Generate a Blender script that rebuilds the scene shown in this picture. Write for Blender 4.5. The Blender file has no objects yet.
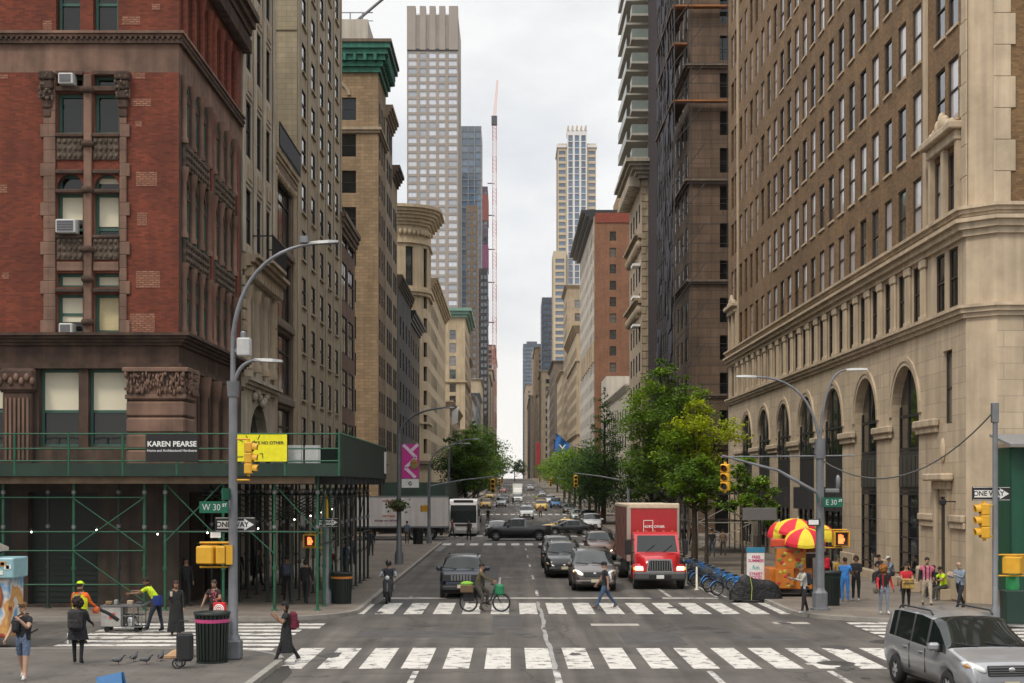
ZENITH, SUN_E, EXPO = 2.35, 1.5, 0.24
import bpy, bmesh, math, random
import numpy as np
from mathutils import Vector, Matrix
R = math.radians
PI = math.pi
rnd = random.Random(7)
scene = bpy.context.scene
COL = scene.collection
_GY = [-50, 122, 160, 200, 280, 361, 450, 600, 760, 1000, 4000]
_GZ = [0, 0, .14, .36, 1.2, 2.2, 4.0, 6.6, 9.0, 10.0, 12.0]
def g(y):
 return float(np.interp(y, _GY, _GZ))
MATS = {}
def _mix(nt, a, b, fac, mode='MIX'):
 n = nt.nodes.new('ShaderNodeMix'); n.data_type = 'RGBA'; n.blend_type = mode
 for sock, v in ((6, a), (7, b), (0, fac)):
  if hasattr(v, 'is_linked') or hasattr(v, 'links'):
   nt.links.new(v, n.inputs[sock])
  else:
   n.inputs[sock].default_value = v
 return n.outputs[2]
def c4(c): return (c[0], c[1], c[2], 1)
def mat(name, col, rough=.8, metal=0., var=.25, scale=1.5, bump=0., brick=None, emit=None, spec=.5, coat=0., streak=0., fine=0., rand=0., alpha=None, coord='Object'):
 if name in MATS: return MATS[name]
 m = bpy.data.materials.new(name); m.use_nodes = True
 nt = m.node_tree; N = nt.nodes; L = nt.links
 p = N['Principled BSDF']
 p.inputs['Roughness'].default_value = rough
 p.inputs['Metallic'].default_value = metal
 p.inputs['Specular IOR Level'].default_value = spec
 p.inputs['Coat Weight'].default_value = coat
 tc = N.new('ShaderNodeTexCoord')
 vec = tc.outputs[coord]
 out = None
 if brick:
  b = N.new('ShaderNodeTexBrick')
  bw, bh, mc, ms = brick[:4]
  b.inputs['Scale'].default_value = 1
  b.inputs['Brick Width'].default_value = bw
  b.inputs['Row Height'].default_value = bh
  b.inputs['Mortar Size'].default_value = ms
  b.inputs['Mortar Smooth'].default_value = .3
  b.inputs['Bias'].default_value = 0
  k = brick[4] if len(brick) > 4 else .22
  b.inputs['Color1'].default_value = c4([x*(1-k) for x in col])
  b.inputs['Color2'].default_value = c4([min(1, x*(1+k)) for x in col])
  b.inputs['Mortar'].default_value = c4(mc)
  L.new(tc.outputs['UV'], b.inputs['Vector'])
  out = b.outputs['Color']
 else:
  rgb = N.new('ShaderNodeRGB'); rgb.outputs[0].default_value = c4(col); out = rgb.outputs[0]
 if var > 0:
  nz = N.new('ShaderNodeTexNoise'); nz.inputs['Scale'].default_value = scale; nz.inputs['Detail'].default_value = 6; nz.inputs['Roughness'].default_value = .65
  L.new(vec, nz.inputs['Vector'])
  mr = N.new('ShaderNodeMapRange'); mr.inputs[1].default_value = .3; mr.inputs[2].default_value = .7
  mr.inputs[3].default_value = 1-var; mr.inputs[4].default_value = 1+var
  L.new(nz.outputs['Fac'], mr.inputs[0])
  out = _mix(nt, out, mr.outputs[0], 1.0, 'MULTIPLY')
 if streak > 0:      # vertical weathering streaks
  mp = N.new('ShaderNodeMapping'); mp.inputs['Scale'].default_value = (1.1, 1.1, .07)
  L.new(tc.outputs['Object'], mp.inputs['Vector'])
  nz = N.new('ShaderNodeTexNoise'); nz.inputs['Scale'].default_value = 2.2; nz.inputs['Detail'].default_value = 5
  L.new(mp.outputs[0], nz.inputs['Vector'])
  mr = N.new('ShaderNodeMapRange'); mr.inputs[1].default_value = .35; mr.inputs[2].default_value = .65
  mr.inputs[3].default_value = 1-streak; mr.inputs[4].default_value = 1+streak*.4
  L.new(nz.outputs['Fac'], mr.inputs[0])
  out = _mix(nt, out, mr.outputs[0], 1.0, 'MULTIPLY')
 if fine > 0:
  nz = N.new('ShaderNodeTexNoise'); nz.inputs['Scale'].default_value = 40; nz.inputs['Detail'].default_value = 3
  L.new(vec, nz.inputs['Vector'])
  mr = N.new('ShaderNodeMapRange'); mr.inputs[1].default_value = .3; mr.inputs[2].default_value = .7
  mr.inputs[3].default_value = 1-fine; mr.inputs[4].default_value = 1+fine
  L.new(nz.outputs['Fac'], mr.inputs[0])
  out = _mix(nt, out, mr.outputs[0], 1.0, 'MULTIPLY')
 if rand > 0:
  gi = N.new('ShaderNodeNewGeometry')
  mr = N.new('ShaderNodeMapRange'); mr.inputs[3].default_value = 1-rand; mr.inputs[4].default_value = 1+rand
  L.new(gi.outputs['Random Per Island'], mr.inputs[0])
  out = _mix(nt, out, mr.outputs[0], 1.0, 'MULTIPLY')
 L.new(out, p.inputs['Base Color'])
 if bump > 0:
  nz = N.new('ShaderNodeTexNoise'); nz.inputs['Scale'].default_value = scale*6; nz.inputs['Detail'].default_value = 5
  L.new(vec, nz.inputs['Vector'])
  bp = N.new('ShaderNodeBump'); bp.inputs['Strength'].default_value = bump; bp.inputs['Distance'].default_value = .05
  L.new(nz.outputs['Fac'], bp.inputs['Height']); L.new(bp.outputs[0], p.inputs['Normal'])
 if emit:
  p.inputs['Emission Color'].default_value = c4(emit[0]); p.inputs['Emission Strength'].default_value = emit[1]
 MATS[name] = m
 return m
def plain(col, rough=.7, metal=0., coat=0., var=.12):
 nm = 'paint_%d_%d_%d_%d_%d' % (col[0]*1000, col[1]*1000, col[2]*1000, rough*100, metal*100+coat*10)
 return mat(nm, col, rough, metal, var, 5, coat=coat)
def glass(name, col=(.015, .018, .02), rough=.06, rand=True, bright=(.12, .11, .10), share=.3, ior=1.9):
 """window glass seen from outside: dark room behind, some panes pale"""
 if name in MATS: return MATS[name]
 m = bpy.data.materials.new(name); m.use_nodes = True
 nt = m.node_tree; N = nt.nodes; L = nt.links; p = N['Principled BSDF']
 p.inputs['Roughness'].default_value = rough; p.inputs['Specular IOR Level'].default_value = .8
 p.inputs['IOR'].default_value = ior
 if rand:
  oi = N.new('ShaderNodeObjectInfo')
  gi = N.new('ShaderNodeNewGeometry')
  ad = N.new('ShaderNodeMath'); ad.operation = 'ADD'; L.new(oi.outputs['Random'], ad.inputs[0]); L.new(gi.outputs['Random Per Island'], ad.inputs[1])
  fr = N.new('ShaderNodeMath'); fr.operation = 'FRACT'; L.new(ad.outputs[0], fr.inputs[0])
  cr = N.new('ShaderNodeValToRGB'); cr.color_ramp.interpolation = 'CONSTANT'
  e = cr.color_ramp.elements; e[0].color = c4(col); e[1].position = 1-share; e[1].color = c4(bright)
  k = cr.color_ramp.elements.new((1-share)*.55); k.color = c4([x*1.8 for x in col])
  L.new(fr.outputs[0], cr.inputs[0]); L.new(cr.outputs[0], p.inputs['Base Color'])
 else:
  p.inputs['Base Color'].default_value = c4(col)
 tc = N.new('ShaderNodeTexCoord'); nz = N.new('ShaderNodeTexNoise'); nz.inputs['Scale'].default_value = .8
 L.new(tc.outputs['Object'], nz.inputs['Vector'])
 bp = N.new('ShaderNodeBump'); bp.inputs['Strength'].default_value = .12; bp.inputs['Distance'].default_value = .1
 L.new(nz.outputs['Fac'], bp.inputs['Height']); L.new(bp.outputs[0], p.inputs['Normal'])
 MATS[name] = m
 return m
class MB:
 def __init__(s, uv=True):
  s.v = []; s.f = []; s.m = []; s.sm = []; s.mats = []; s.uv = uv
 def mi(s, m):
  if m not in s.mats: s.mats.append(m)
  return s.mats.index(m)
 def face(s, pts, m, smooth=False):
  i = len(s.v); s.v += [tuple(p) for p in pts]; s.f.append(tuple(range(i, i+len(pts)))); s.m.append(s.mi(m)); s.sm.append(smooth)
 def grid(s, rings, m, closed=True, smooth=True, mfun=None):
  """loft of rings with the same number of points"""
  b = len(s.v); n = len(rings[0])
  for r in rings: s.v += [tuple(p) for p in r]
  for i in range(len(rings)-1):
   for j in range(n if closed else n-1):
    k = (j+1) % n
    mm = m if mfun is None else mfun(i, j)
    if mm is None: continue
    s.f.append((b+i*n+j, b+i*n+k, b+(i+1)*n+k, b+(i+1)*n+j)); s.m.append(s.mi(mm)); s.sm.append(smooth)
  return b
 def box(s, x0, y0, z0, x1, y1, z1, m, bevel=0):
  if bevel:
   b = min(bevel, abs(x1-x0)*.45, abs(y1-y0)*.45)
   poly = [(x0+b, y0), (x1-b, y0), (x1, y0+b), (x1, y1-b), (x1-b, y1), (x0+b, y1), (x0, y1-b), (x0, y0+b)]
   b2 = min(b, abs(z1-z0)*.45)
   cx, cy = (x0+x1)/2, (y0+y1)/2
   def ins(k): return [(px+(cx-px)*k[0], py+(cy-py)*k[1]) for px, py in poly]
   k = (2*b2/max(abs(x1-x0), 1e-4)*.7, 2*b2/max(abs(y1-y0), 1e-4)*.7)
   rings = [[(x, y, z0) for x, y in ins(k)], [(x, y, z0+b2) for x, y in poly], [(x, y, z1-b2) for x, y in poly], [(x, y, z1) for x, y in ins(k)]]
   s.grid(rings, m, smooth=False)
   s.face(rings[0][::-1], m); s.face(rings[-1], m); return
  P = [(x0, y0, z0), (x1, y0, z0), (x1, y1, z0), (x0, y1, z0), (x0, y0, z1), (x1, y0, z1), (x1, y1, z1), (x0, y1, z1)]
  i = len(s.v); s.v += P
  for q in ((0, 3, 2, 1), (4, 5, 6, 7), (0, 1, 5, 4), (1, 2, 6, 5), (2, 3, 7, 6), (3, 0, 4, 7)):
   s.f.append(tuple(i+k for k in q)); s.m.append(s.mi(m)); s.sm.append(False)
 def tube(s, pts, r, m, n=8, caps=True, smooth=True):
  pts = [Vector(p) for p in pts]
  rs = r if isinstance(r, (list, tuple)) else [r]*len(pts)
  rings = []; up = None
  for i, p in enumerate(pts):
   d = (pts[min(i+1, len(pts)-1)] - pts[max(i-1, 0)])
   if d.length < 1e-9: d = Vector((0, 0, 1))
   d.normalize()
   if up is None:
    a = Vector((0, 0, 1)) if abs(d.z) < .9 else Vector((1, 0, 0))
    up = d.cross(a).normalized()
   else:
    up = (up - d*up.dot(d))
    if up.length < 1e-6: up = d.orthogonal()
    up.normalize()
   w = d.cross(up)
   rings.append([p + (up*math.cos(2*PI*k/n) + w*math.sin(2*PI*k/n))*rs[i] for k in range(n)])
  s.grid(rings, m, smooth=smooth)
  if caps: s.face(rings[0][::-1], m); s.face(rings[-1], m)
 def lathe(s, prof, c, m, n=16, sx=1, sy=1, caps=True, smooth=True, mfun=None):
  rings = [[(c[0]+r*sx*math.cos(2*PI*k/n), c[1]+r*sy*math.sin(2*PI*k/n), c[2]+z) for k in range(n)] for r, z in prof]
  s.grid(rings, m, smooth=smooth, mfun=mfun)
  if caps: s.face(rings[0][::-1], m); s.face(rings[-1], m)
 def ell(s, c, r, m, n=12, k=8, rot=None):
  rings = []
  for i in range(k+1):
   t = PI*i/k; rr = max(math.sin(t), .02)
   ring = []
   for j in range(n):
    p = Vector((r[0]*rr*math.cos(2*PI*j/n), r[1]*rr*math.sin(2*PI*j/n), -r[2]*math.cos(t)))
    if rot is not None: p = rot @ p
    ring.append(p+Vector(c))
   rings.append(ring)
  s.grid(rings, m)
 def prism(s, poly, z0, z1, m, mtop=None):
  a = [(x, y, z0) for x, y in poly]; b = [(x, y, z1) for x, y in poly]
  s.grid([a, b], m, smooth=False); s.face(a[::-1], m); s.face(b, mtop or m)
 def xprism(s, poly, x0, x1, m):     # poly in (y,z)
  a = [(x0, y, z) for y, z in poly]; b = [(x1, y, z) for y, z in poly]
  s.grid([a, b], m, smooth=False); s.face(a[::-1], m); s.face(b, m)
 def yprism(s, poly, y0, y1, m):     # poly in (x,z)
  a = [(x, y0, z) for x, z in poly]; b = [(x, y1, z) for x, z in poly]
  s.grid([a, b], m, smooth=False); s.face(a[::-1], m); s.face(b, m)
 def wheel_disc(s, c, r, w, m, n=20):   # axis along x
  a = [(c[0]-w/2, c[1]+r*math.cos(2*PI*k/n), c[2]+r*math.sin(2*PI*k/n)) for k in range(n)]
  b = [(c[0]+w/2, p[1], p[2]) for p in a]
  s.grid([a, b], m); s.face(a[::-1], m); s.face(b, m)
 def mesh(s, name):
  me = bpy.data.meshes.new(name)
  me.from_pydata([tuple(p) for p in s.v], [], s.f)
  for m in s.mats: me.materials.append(m)
  me.polygons.foreach_set('material_index', s.m)
  me.polygons.foreach_set('use_smooth', s.sm)
  if s.uv and len(s.f):
   nl = len(me.loops)
   co = np.empty(len(me.vertices)*3); me.vertices.foreach_get('co', co); co = co.reshape(-1, 3)
   vi = np.empty(nl, dtype=np.int64); me.loops.foreach_get('vertex_index', vi)
   nr = np.empty(len(me.polygons)*3); me.polygons.foreach_get('normal', nr); nr = np.abs(nr.reshape(-1, 3))
   lt = np.empty(len(me.polygons), dtype=np.int64); me.polygons.foreach_get('loop_total', lt)
   ax = np.repeat(nr.argmax(1), lt); P = co[vi]
   u = np.where(ax == 0, P[:, 1], P[:, 0]); w = np.where(ax == 2, P[:, 1], P[:, 2])
   lay = me.uv_layers.new(name='metres')
   lay.data.foreach_set('uv', np.stack([u, w], 1).ravel())
  me.validate()
  return me
 def build(s, name, parent=None, loc=None, rotz=0):
  return place(s.mesh(name), name, parent, loc, rotz)
def place(me, name, parent=None, loc=None, rotz=0):
 o = bpy.data.objects.new(name, me); COL.objects.link(o)
 if parent is not None: o.parent = parent
 if loc is not None: o.location = loc
 if rotz: o.rotation_euler = (0, 0, rotz)
 return o
def tag(o, label=None, cat=None, group=None, kind=None):
 if label: o['label'] = label
 if cat: o['category'] = cat
 if group: o['group'] = group
 if kind: o['kind'] = kind
 return o
def thing(name, label, cat, loc=(0, 0, 0), rotz=0, group=None):
 o = bpy.data.objects.new(name, None); COL.objects.link(o); o.empty_display_size = .2
 o.location = loc; o.rotation_euler = (0, 0, rotz)
 return tag(o, label, cat, group)
def struct(name, mb): return tag(mb.build(name), kind='structure')
def copy_tree(o, loc=None, rotz=None, label=None, parent=None):
 c = o.copy(); COL.objects.link(c)
 if parent is not None: c.parent = parent
 if loc is not None: c.location = loc
 if rotz is not None: c.rotation_euler = (0, 0, rotz)
 if label: c['label'] = label
 for ch in list(o.children): copy_tree(ch, parent=c)
 return c
def lettering(txt, size, m, parent, loc, rotz=0, align='CENTER', bold=0., name='lettering', tilt=0., sx=1.):
 cu = bpy.data.curves.new('t', 'FONT'); cu.body = txt; cu.size = size; cu.align_x = align; cu.align_y = 'CENTER'; cu.offset = bold; cu.resolution_u = 3
 t = bpy.data.objects.new('t', cu); COL.objects.link(t)
 bpy.context.view_layer.update()
 me = bpy.data.meshes.new_from_object(t.evaluated_get(bpy.context.evaluated_depsgraph_get()))
 bpy.data.objects.remove(t); bpy.data.curves.remove(cu)
 me.materials.clear(); me.materials.append(m)
 me.transform(Matrix.Scale(sx, 4, (1, 0, 0)))
 me.transform(Matrix.Rotation(PI/2, 4, 'X') @ Matrix.Rotation(tilt, 4, 'Z'))
 return place(me, name, parent, loc, rotz)
def px(x, y, z):    # image position of a world point, only used to rank sizes
 return 510+x/y*1454, 487-(z-4.6)/y*1454
M_LIME = mat('limestone', (.47, .375, .265), .85, var=.16, scale=.5, brick=(1.5, .62, (.27, .225, .175), .012, .08), streak=.16, bump=.1)
M_LIMEP = mat('limestone_plain', (.47, .375, .265), .85, var=.18, scale=.7, streak=.2, bump=.12)
M_TANBRICK = mat('tan_brown_brick', (.20, .115, .05), .9, var=.25, scale=.35, brick=(.24, .085, (.15, .10, .055), .012, .3), streak=.12)
M_REDBRICK = mat('red_brick', (.14, .029, .0135), .9, var=.3, scale=.5, brick=(.24, .08, (.11, .04, .024), .01, .28), streak=.15)
M_BROWNSTONE = mat('brownstone', (.165, .098, .07), .9, var=.35, scale=.8, brick=(1.9, 1.6, (.13, .085, .065), .012, .15), streak=.25, bump=.2)
M_BROWNDARK = mat('dark_brownstone', (.068, .04, .028), .9, var=.4, scale=1.2, streak=.35, bump=.25)
M_CARVED = mat('carved_stone', (.10, .075, .055), .95, var=.55, scale=5, bump=1.0)
M_DARKMETAL = plain((.02, .02, .022), .5)
M_GREENFRAME = plain((.035, .10, .075), .6)
M_BLIND = mat('pale_blind', (.66, .61, .47), .9, var=.08, scale=.6)
M_GLASS = glass('window_glass')
M_GLASSD = glass('window_glass_dark', (.008, .009, .009), .08, False, ior=1.42)
M_GLASSB = glass('tower_glass', (.06, .075, .09), .05, True, (.25, .27, .3), .35)
M_STEEL = mat('galvanised_steel', (.2, .205, .21), .5, .6, var=.18, scale=3)
M_YELLOW = mat('signal_yellow', (.62, .33, .02), .5, var=.12, scale=4)
M_WHITE = plain((.75, .75, .73), .6)
M_BLACK = plain((.012, .012, .012), .6)
M_RUBBER = plain((.015, .015, .016), .85)
M_CHROME = mat('chrome', (.55, .55, .56), .2, 1, var=.05)
M_GREENPIPE = mat('green_pipe', (.013, .085, .042), .55, var=.3, scale=3)
M_DKGREEN = mat('dark_green_panel', (.006, .026, .016), .6, var=.3, scale=1.2, streak=.3)
M_SIGNGREEN = plain((.0, .10, .055), .5)
M_RED = plain((.5, .02, .02), .5)
cam = bpy.data.cameras.new('camera'); co = bpy.data.objects.new('camera', cam); COL.objects.link(co); scene.camera = co
co.location = (0, 0, 4.6); co.rotation_euler = (PI/2, 0, 0)
cam.sensor_width = 36; cam.lens = 36*1454/1024
cam.shift_x = 2/1024; cam.shift_y = (487-341.5)/1024
cam.clip_end = 12000; cam.clip_start = .1
SUN_EL, SUN_AZ = R(52), R(215)      # azimuth from north (+Y) clockwise: from the south-west, over the camera's left shoulder
w = bpy.data.worlds.new('World'); scene.world = w; w.use_nodes = True
nt = w.node_tree; N = nt.nodes; L = nt.links
for n in list(N): N.remove(n)
out = N.new('ShaderNodeOutputWorld')
sky = N.new('ShaderNodeTexSky'); sky.sky_type = 'NISHITA'; sky.sun_disc = False
sky.sun_elevation = SUN_EL; sky.sun_rotation = SUN_AZ
b1 = N.new('ShaderNodeBackground'); b1.inputs[1].default_value = .1; L.new(sky.outputs[0], b1.inputs[0])
tc = N.new('ShaderNodeTexCoord')
sp = N.new('ShaderNodeSeparateXYZ'); L.new(tc.outputs['Generated'], sp.inputs[0])
mp = N.new('ShaderNodeMapping'); mp.inputs['Scale'].default_value = (1, 1, 2.2); L.new(tc.outputs['Generated'], mp.inputs[0])
nz = N.new('ShaderNodeTexNoise'); nz.inputs['Scale'].default_value = 5; nz.inputs['Detail'].default_value = 7; nz.inputs['Roughness'].default_value = .55
L.new(mp.outputs[0], nz.inputs['Vector'])
cr = N.new('ShaderNodeValToRGB'); e = cr.color_ramp.elements
e[0].position = .36; e[0].color = (.64, .66, .69, 1); e[1].position = .6; e[1].color = (.865, .86, .85, 1)
L.new(nz.outputs['Fac'], cr.inputs[0])
warm = N.new('ShaderNodeMapRange'); warm.inputs[1].default_value = 0; warm.inputs[2].default_value = .16; warm.inputs[3].default_value = .55; warm.inputs[4].default_value = 0
L.new(sp.outputs[2], warm.inputs[0])
wm = _mix(nt, cr.outputs[0], (.93, .87, .80, 1), warm.outputs[0])
zen = N.new('ShaderNodeMapRange'); zen.interpolation_type = 'SMOOTHSTEP'; zen.inputs[1].default_value = .3; zen.inputs[2].default_value = .95; zen.inputs[3].default_value = 1.0; zen.inputs[4].default_value = ZENITH
L.new(sp.outputs[2], zen.inputs[0])
b2 = N.new('ShaderNodeBackground'); L.new(wm, b2.inputs[0]); L.new(zen.outputs[0], b2.inputs[1])
mx = N.new('ShaderNodeMixShader'); mx.inputs[0].default_value = .93
L.new(b1.outputs[0], mx.inputs[1]); L.new(b2.outputs[0], mx.inputs[2]); L.new(mx.outputs[0], out.inputs[0])
sl = bpy.data.lights.new('sun', 'SUN'); sl.energy = SUN_E; sl.angle = R(11); sl.color = (1, .90, .75)
so = bpy.data.objects.new('sun', sl); COL.objects.link(so); so.location = (-40, -40, 90)
d = Vector((math.sin(SUN_AZ)*math.cos(SUN_EL), math.cos(SUN_AZ)*math.cos(SUN_EL), math.sin(SUN_EL)))
so.rotation_euler = d.to_track_quat('Z', 'Y').to_euler()
scene.view_settings.view_transform = 'Standard'; scene.view_settings.look = 'None'; scene.view_settings.gamma = 1
scene.view_settings.exposure = EXPO
scene.cycles.max_bounces = 6; scene.cycles.diffuse_bounces = 4; scene.cycles.glossy_bounces = 3; scene.cycles.transmission_bounces = 3
scene.cycles.volume_bounces = 0; scene.cycles.caustics_reflective = False; scene.cycles.caustics_refractive = False
M_ASPH = mat('asphalt', (.083, .073, .064), .85, var=.38, scale=.3, bump=.2, fine=.2)
def asphalt():
 m = M_ASPH; nt = m.node_tree; N = nt.nodes; L = nt.links; p = N['Principled BSDF']
 src = p.inputs['Base Color'].links[0].from_socket
 tc = N.new('ShaderNodeTexCoord')
 mp = N.new('ShaderNodeMapping'); mp.inputs['Scale'].default_value = (1.6, .05, 1); L.new(tc.outputs['Object'], mp.inputs[0])
 nz = N.new('ShaderNodeTexNoise'); nz.inputs['Scale'].default_value = 1; nz.inputs['Detail'].default_value = 5; L.new(mp.outputs[0], nz.inputs[0])
 mr = N.new('ShaderNodeMapRange'); mr.inputs[1].default_value = .35; mr.inputs[2].default_value = .65; mr.inputs[3].default_value = .66; mr.inputs[4].default_value = 1.25
 L.new(nz.outputs['Fac'], mr.inputs[0])
 o = _mix(nt, src, mr.outputs[0], 1., 'MULTIPLY')
 v = N.new('ShaderNodeTexVoronoi'); v.feature = 'DISTANCE_TO_EDGE'; v.inputs['Scale'].default_value = .16
 n2 = N.new('ShaderNodeTexNoise'); n2.inputs['Scale'].default_value = .9; n2.inputs['Detail'].default_value = 4; L.new(tc.outputs['Object'], n2.inputs[0])
 va = N.new('ShaderNodeVectorMath'); va.operation = 'MULTIPLY_ADD'; va.inputs[1].default_value = (1.4, 1.4, 0); L.new(n2.outputs['Color'], va.inputs[0]); L.new(tc.outputs['Object'], va.inputs[2])
 L.new(va.outputs[0], v.inputs['Vector'])
 m2 = N.new('ShaderNodeMapRange'); m2.inputs[1].default_value = .002; m2.inputs[2].default_value = .009; m2.inputs[3].default_value = .55; m2.inputs[4].default_value = 1.
 L.new(v.outputs['Distance'], m2.inputs[0])
 o = _mix(nt, o, m2.outputs[0], 1., 'MULTIPLY')
 L.new(o, p.inputs['Base Color'])
asphalt()
M_PAVE = mat('pavement_concrete', (.17, .142, .115), .9, var=.25, scale=.5, bump=.1, brick=(1.5, 1.5, (.10, .085, .07), .014, .10), fine=.1)
M_KERB = mat('kerb_stone', (.24, .225, .20), .85, var=.2, scale=1.5)
def paint_mat(name, col, wear):
 m = mat(name, col, .75, var=.12, scale=2)
 nt = m.node_tree; N = nt.nodes; L = nt.links; p = N['Principled BSDF']; src = p.inputs['Base Color'].links[0].from_socket
 tc = N.new('ShaderNodeTexCoord'); nz = N.new('ShaderNodeTexNoise'); nz.inputs['Scale'].default_value = 2.2; nz.inputs['Detail'].default_value = 9; nz.inputs['Roughness'].default_value = .75
 L.new(tc.outputs['Object'], nz.inputs[0])
 mr = N.new('ShaderNodeMapRange'); mr.inputs[1].default_value = wear; mr.inputs[2].default_value = wear-.07
 L.new(nz.outputs['Fac'], mr.inputs[0])
 L.new(_mix(nt, src, (.13, .12, .115, 1), mr.outputs[0]), p.inputs['Base Color'])
 return m
M_LINE = paint_mat('road_paint', (.54, .515, .475), .48)
M_LINEW = paint_mat('road_paint_worn', (.50, .48, .45), .52)
KL, KR = -5.65, 10.3
def strip(name, x0, x1, ys, z, m, kind='structure'):
 b = MB()
 for a, c in zip(ys[:-1], ys[1:]):
  b.face([(x0, a, g(a)+z), (x1, a, g(a)+z), (x1, c, g(c)+z), (x0, c, g(c)+z)], m, True)
 return tag(b.build(name), kind=kind)
YS = list(range(-30, 130, 10))+list(range(130, 1000, 15))+[1000, 2000, 3500]
b = MB()
for a, c in zip(YS[:-1], YS[1:]):
 b.face([(-3000, a, g(a)-.05), (3000, a, g(a)-.05), (3000, c, g(c)-.05), (-3000, c, g(c)-.05)], M_PAVE)
struct('ground', b)
strip('avenue', KL-.3, KR+.3, YS, 0, M_ASPH)
STREETS = [(39.4, 49.6)]+[(120.3+80.5*i, 130.5+80.5*i) for i in range(10)]
for a, c in STREETS:
 for x0, x1 in ((-200, KL-.3), (KR+.3, 200)):
  b = MB(); zz = g((a+c)/2)-.004
  b.face([(x0, a-3, zz), (x1, a-3, zz), (x1, c+3, zz), (x0, c+3, zz)], M_ASPH); struct('cross_street', b)
def rounded(x_in, x_out, y0, y1, r, side):
 """pavement outline; x_in is the kerb on the avenue, corners rounded there"""
 s = 1 if side == 'L' else -1       # L: block lies at x < x_in
 pts = [(x_out, y0)]
 for k in range(9):
  t = -PI/2+PI/2*k/8; pts.append((x_in-s*r+s*r*math.cos(t), y0+r+r*math.sin(t)))
 for k in range(9):
  t = PI/2*k/8; pts.append((x_in-s*r+s*r*math.cos(t), y1-r+r*math.sin(t)))
 pts.append((x_out, y1))
 return pts
def pavement(x_in, x_out, y0, y1, r, side):
 pts = rounded(x_in, x_out, y0, y1, r, side)
 if side == 'R': pts = pts[::-1]
 top = MB()
 H = .14
 top.face([(x, y, H) for x, y in pts], M_PAVE)
 kb = MB()
 n = len(pts); cx, cy = (x_in+x_out)/2, (y0+y1)/2
 rim = [(p[0], p[1]) for p in pts]
 s = 1 if side == 'L' else -1
 outp = []
 for i, p in enumerate(rim):
  a = rim[i-1]; c = rim[(i+1) % n]
  d = Vector((c[0]-a[0], c[1]-a[1]));
  if i in (0, n-1): d = Vector((1, 0)) if (i == 0) == (side == 'L') else Vector((-1, 0))
  if side == 'R' and i in (0, n-1): d = Vector((-1, 0)) if i == 0 else Vector((1, 0))
  d.normalize(); nn = Vector((d.y, -d.x))
  outp.append((p[0]+nn.x*.18, p[1]+nn.y*.18))
 for i in range(n-1):
  a, c, ao, cc = rim[i], rim[i+1], outp[i], outp[i+1]
  kb.face([(a[0], a[1], H), (ao[0], ao[1], H), (cc[0], cc[1], H), (c[0], c[1], H)], M_KERB)
  kb.face([(ao[0], ao[1], H), (ao[0], ao[1], -.02), (cc[0], cc[1], -.02), (cc[0], cc[1], H)], M_KERB)
 if y0 >= 120:       # follow the hill
  for q in (top, kb): pass
 return top, kb
for (x_in, x_out, y0, y1, r, side) in ((KL-.4, -60, -20, 40.2, 2.6, 'L'), (KL, -60, 50.0, 119.8, 3.2, 'L'), (KR, 60, -20, 39.2, 3.5, 'R'), (KR, 60, 49.4, 119.8, 3.6, 'R')):
 t, k = pavement(x_in, x_out, y0, y1, r, side)
 if y1 < 45: t.mats = [mat('worn_dark_pavement', (.098, .088, .077), .9, var=.28, scale=.6, bump=.1, brick=(1.5, 1.5, (.06, .052, .045), .012, .08), fine=.12)]
 struct('sidewalk', t); struct('kerb', k)
for i in range(10):
 y0, y1 = 131+80.5*i, 200.2+80.5*i
 ys = list(np.linspace(y0, y1, 6))
 for x0, x1 in ((-60, KL), (KR, 60)):
  strip('sidewalk', x0, x1, ys, .14, M_PAVE)
  b = MB(); xk = KL if x1 == KL else KR
  for a, c in zip(ys[:-1], ys[1:]):
   b.face([(xk, a, g(a)+.139), (xk, a, g(a)-.02), (xk, c, g(c)-.02), (xk, c, g(c)+.139)], M_KERB)
  for yy in (y0, y1): b.face([(x0, yy, g(yy)+.139), (x0, yy, g(yy)-.02), (x1, yy, g(yy)-.02), (x1, yy, g(yy)+.139)], M_KERB)
  struct('kerb', b)
def marks(name, rects, m, z=.005, jit=0.):
 b = MB()
 r2 = random.Random(len(rects))
 for x0, y0, x1, y1 in rects:
  n = max(1, int(abs(y1-y0)/8))
  for k in range(n):
   a = y0+(y1-y0)*k/n; c = y0+(y1-y0)*(k+1)/n
   j = [r2.uniform(-jit, jit) for _ in range(4)]
   b.face([(x0, a+j[0], g(a)+z), (x1, a+j[1], g(a)+z), (x1, c+j[2], g(c)+z), (x0, c+j[3], g(c)+z)], m)
 return struct(name, b)
marks('crosswalk_marking', [(-5.95+1.06*i, 36.8, -5.28+1.06*i, 41.5) for i in range(16)], M_LINE, jit=.05)
marks('crosswalk_marking', [(-5.95+1.05*i, 52.6, -5.29+1.05*i, 57.6) for i in range(16)], M_LINE, jit=.06)
marks('crosswalk_marking', [(-13.2, 40.9+1.06*i, -6.7+(.5 if i > 5 else 0), 41.55+1.06*i) for i in range(8)], M_LINE, z=.004)
marks('crosswalk_marking', [(11.4, 40.2+1.06*i, 17.4, 40.85+1.06*i) for i in range(9)], M_LINE, z=.004)
for i in range(8):
 y = 80.5*i
 marks('crosswalk_marking', [(-5.4+1.1*k, 114.6+y, -4.75+1.1*k, 118.6+y) for k in range(14)], M_LINE)
 marks('crosswalk_marking', [(-5.4+1.1*k, 133.5+y, -4.75+1.1*k, 137.5+y) for k in range(14)], M_LINE)
marks('stop_line', [(-5.4, 59.9, 8.6, 60.4)], M_LINE, z=.005)
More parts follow.
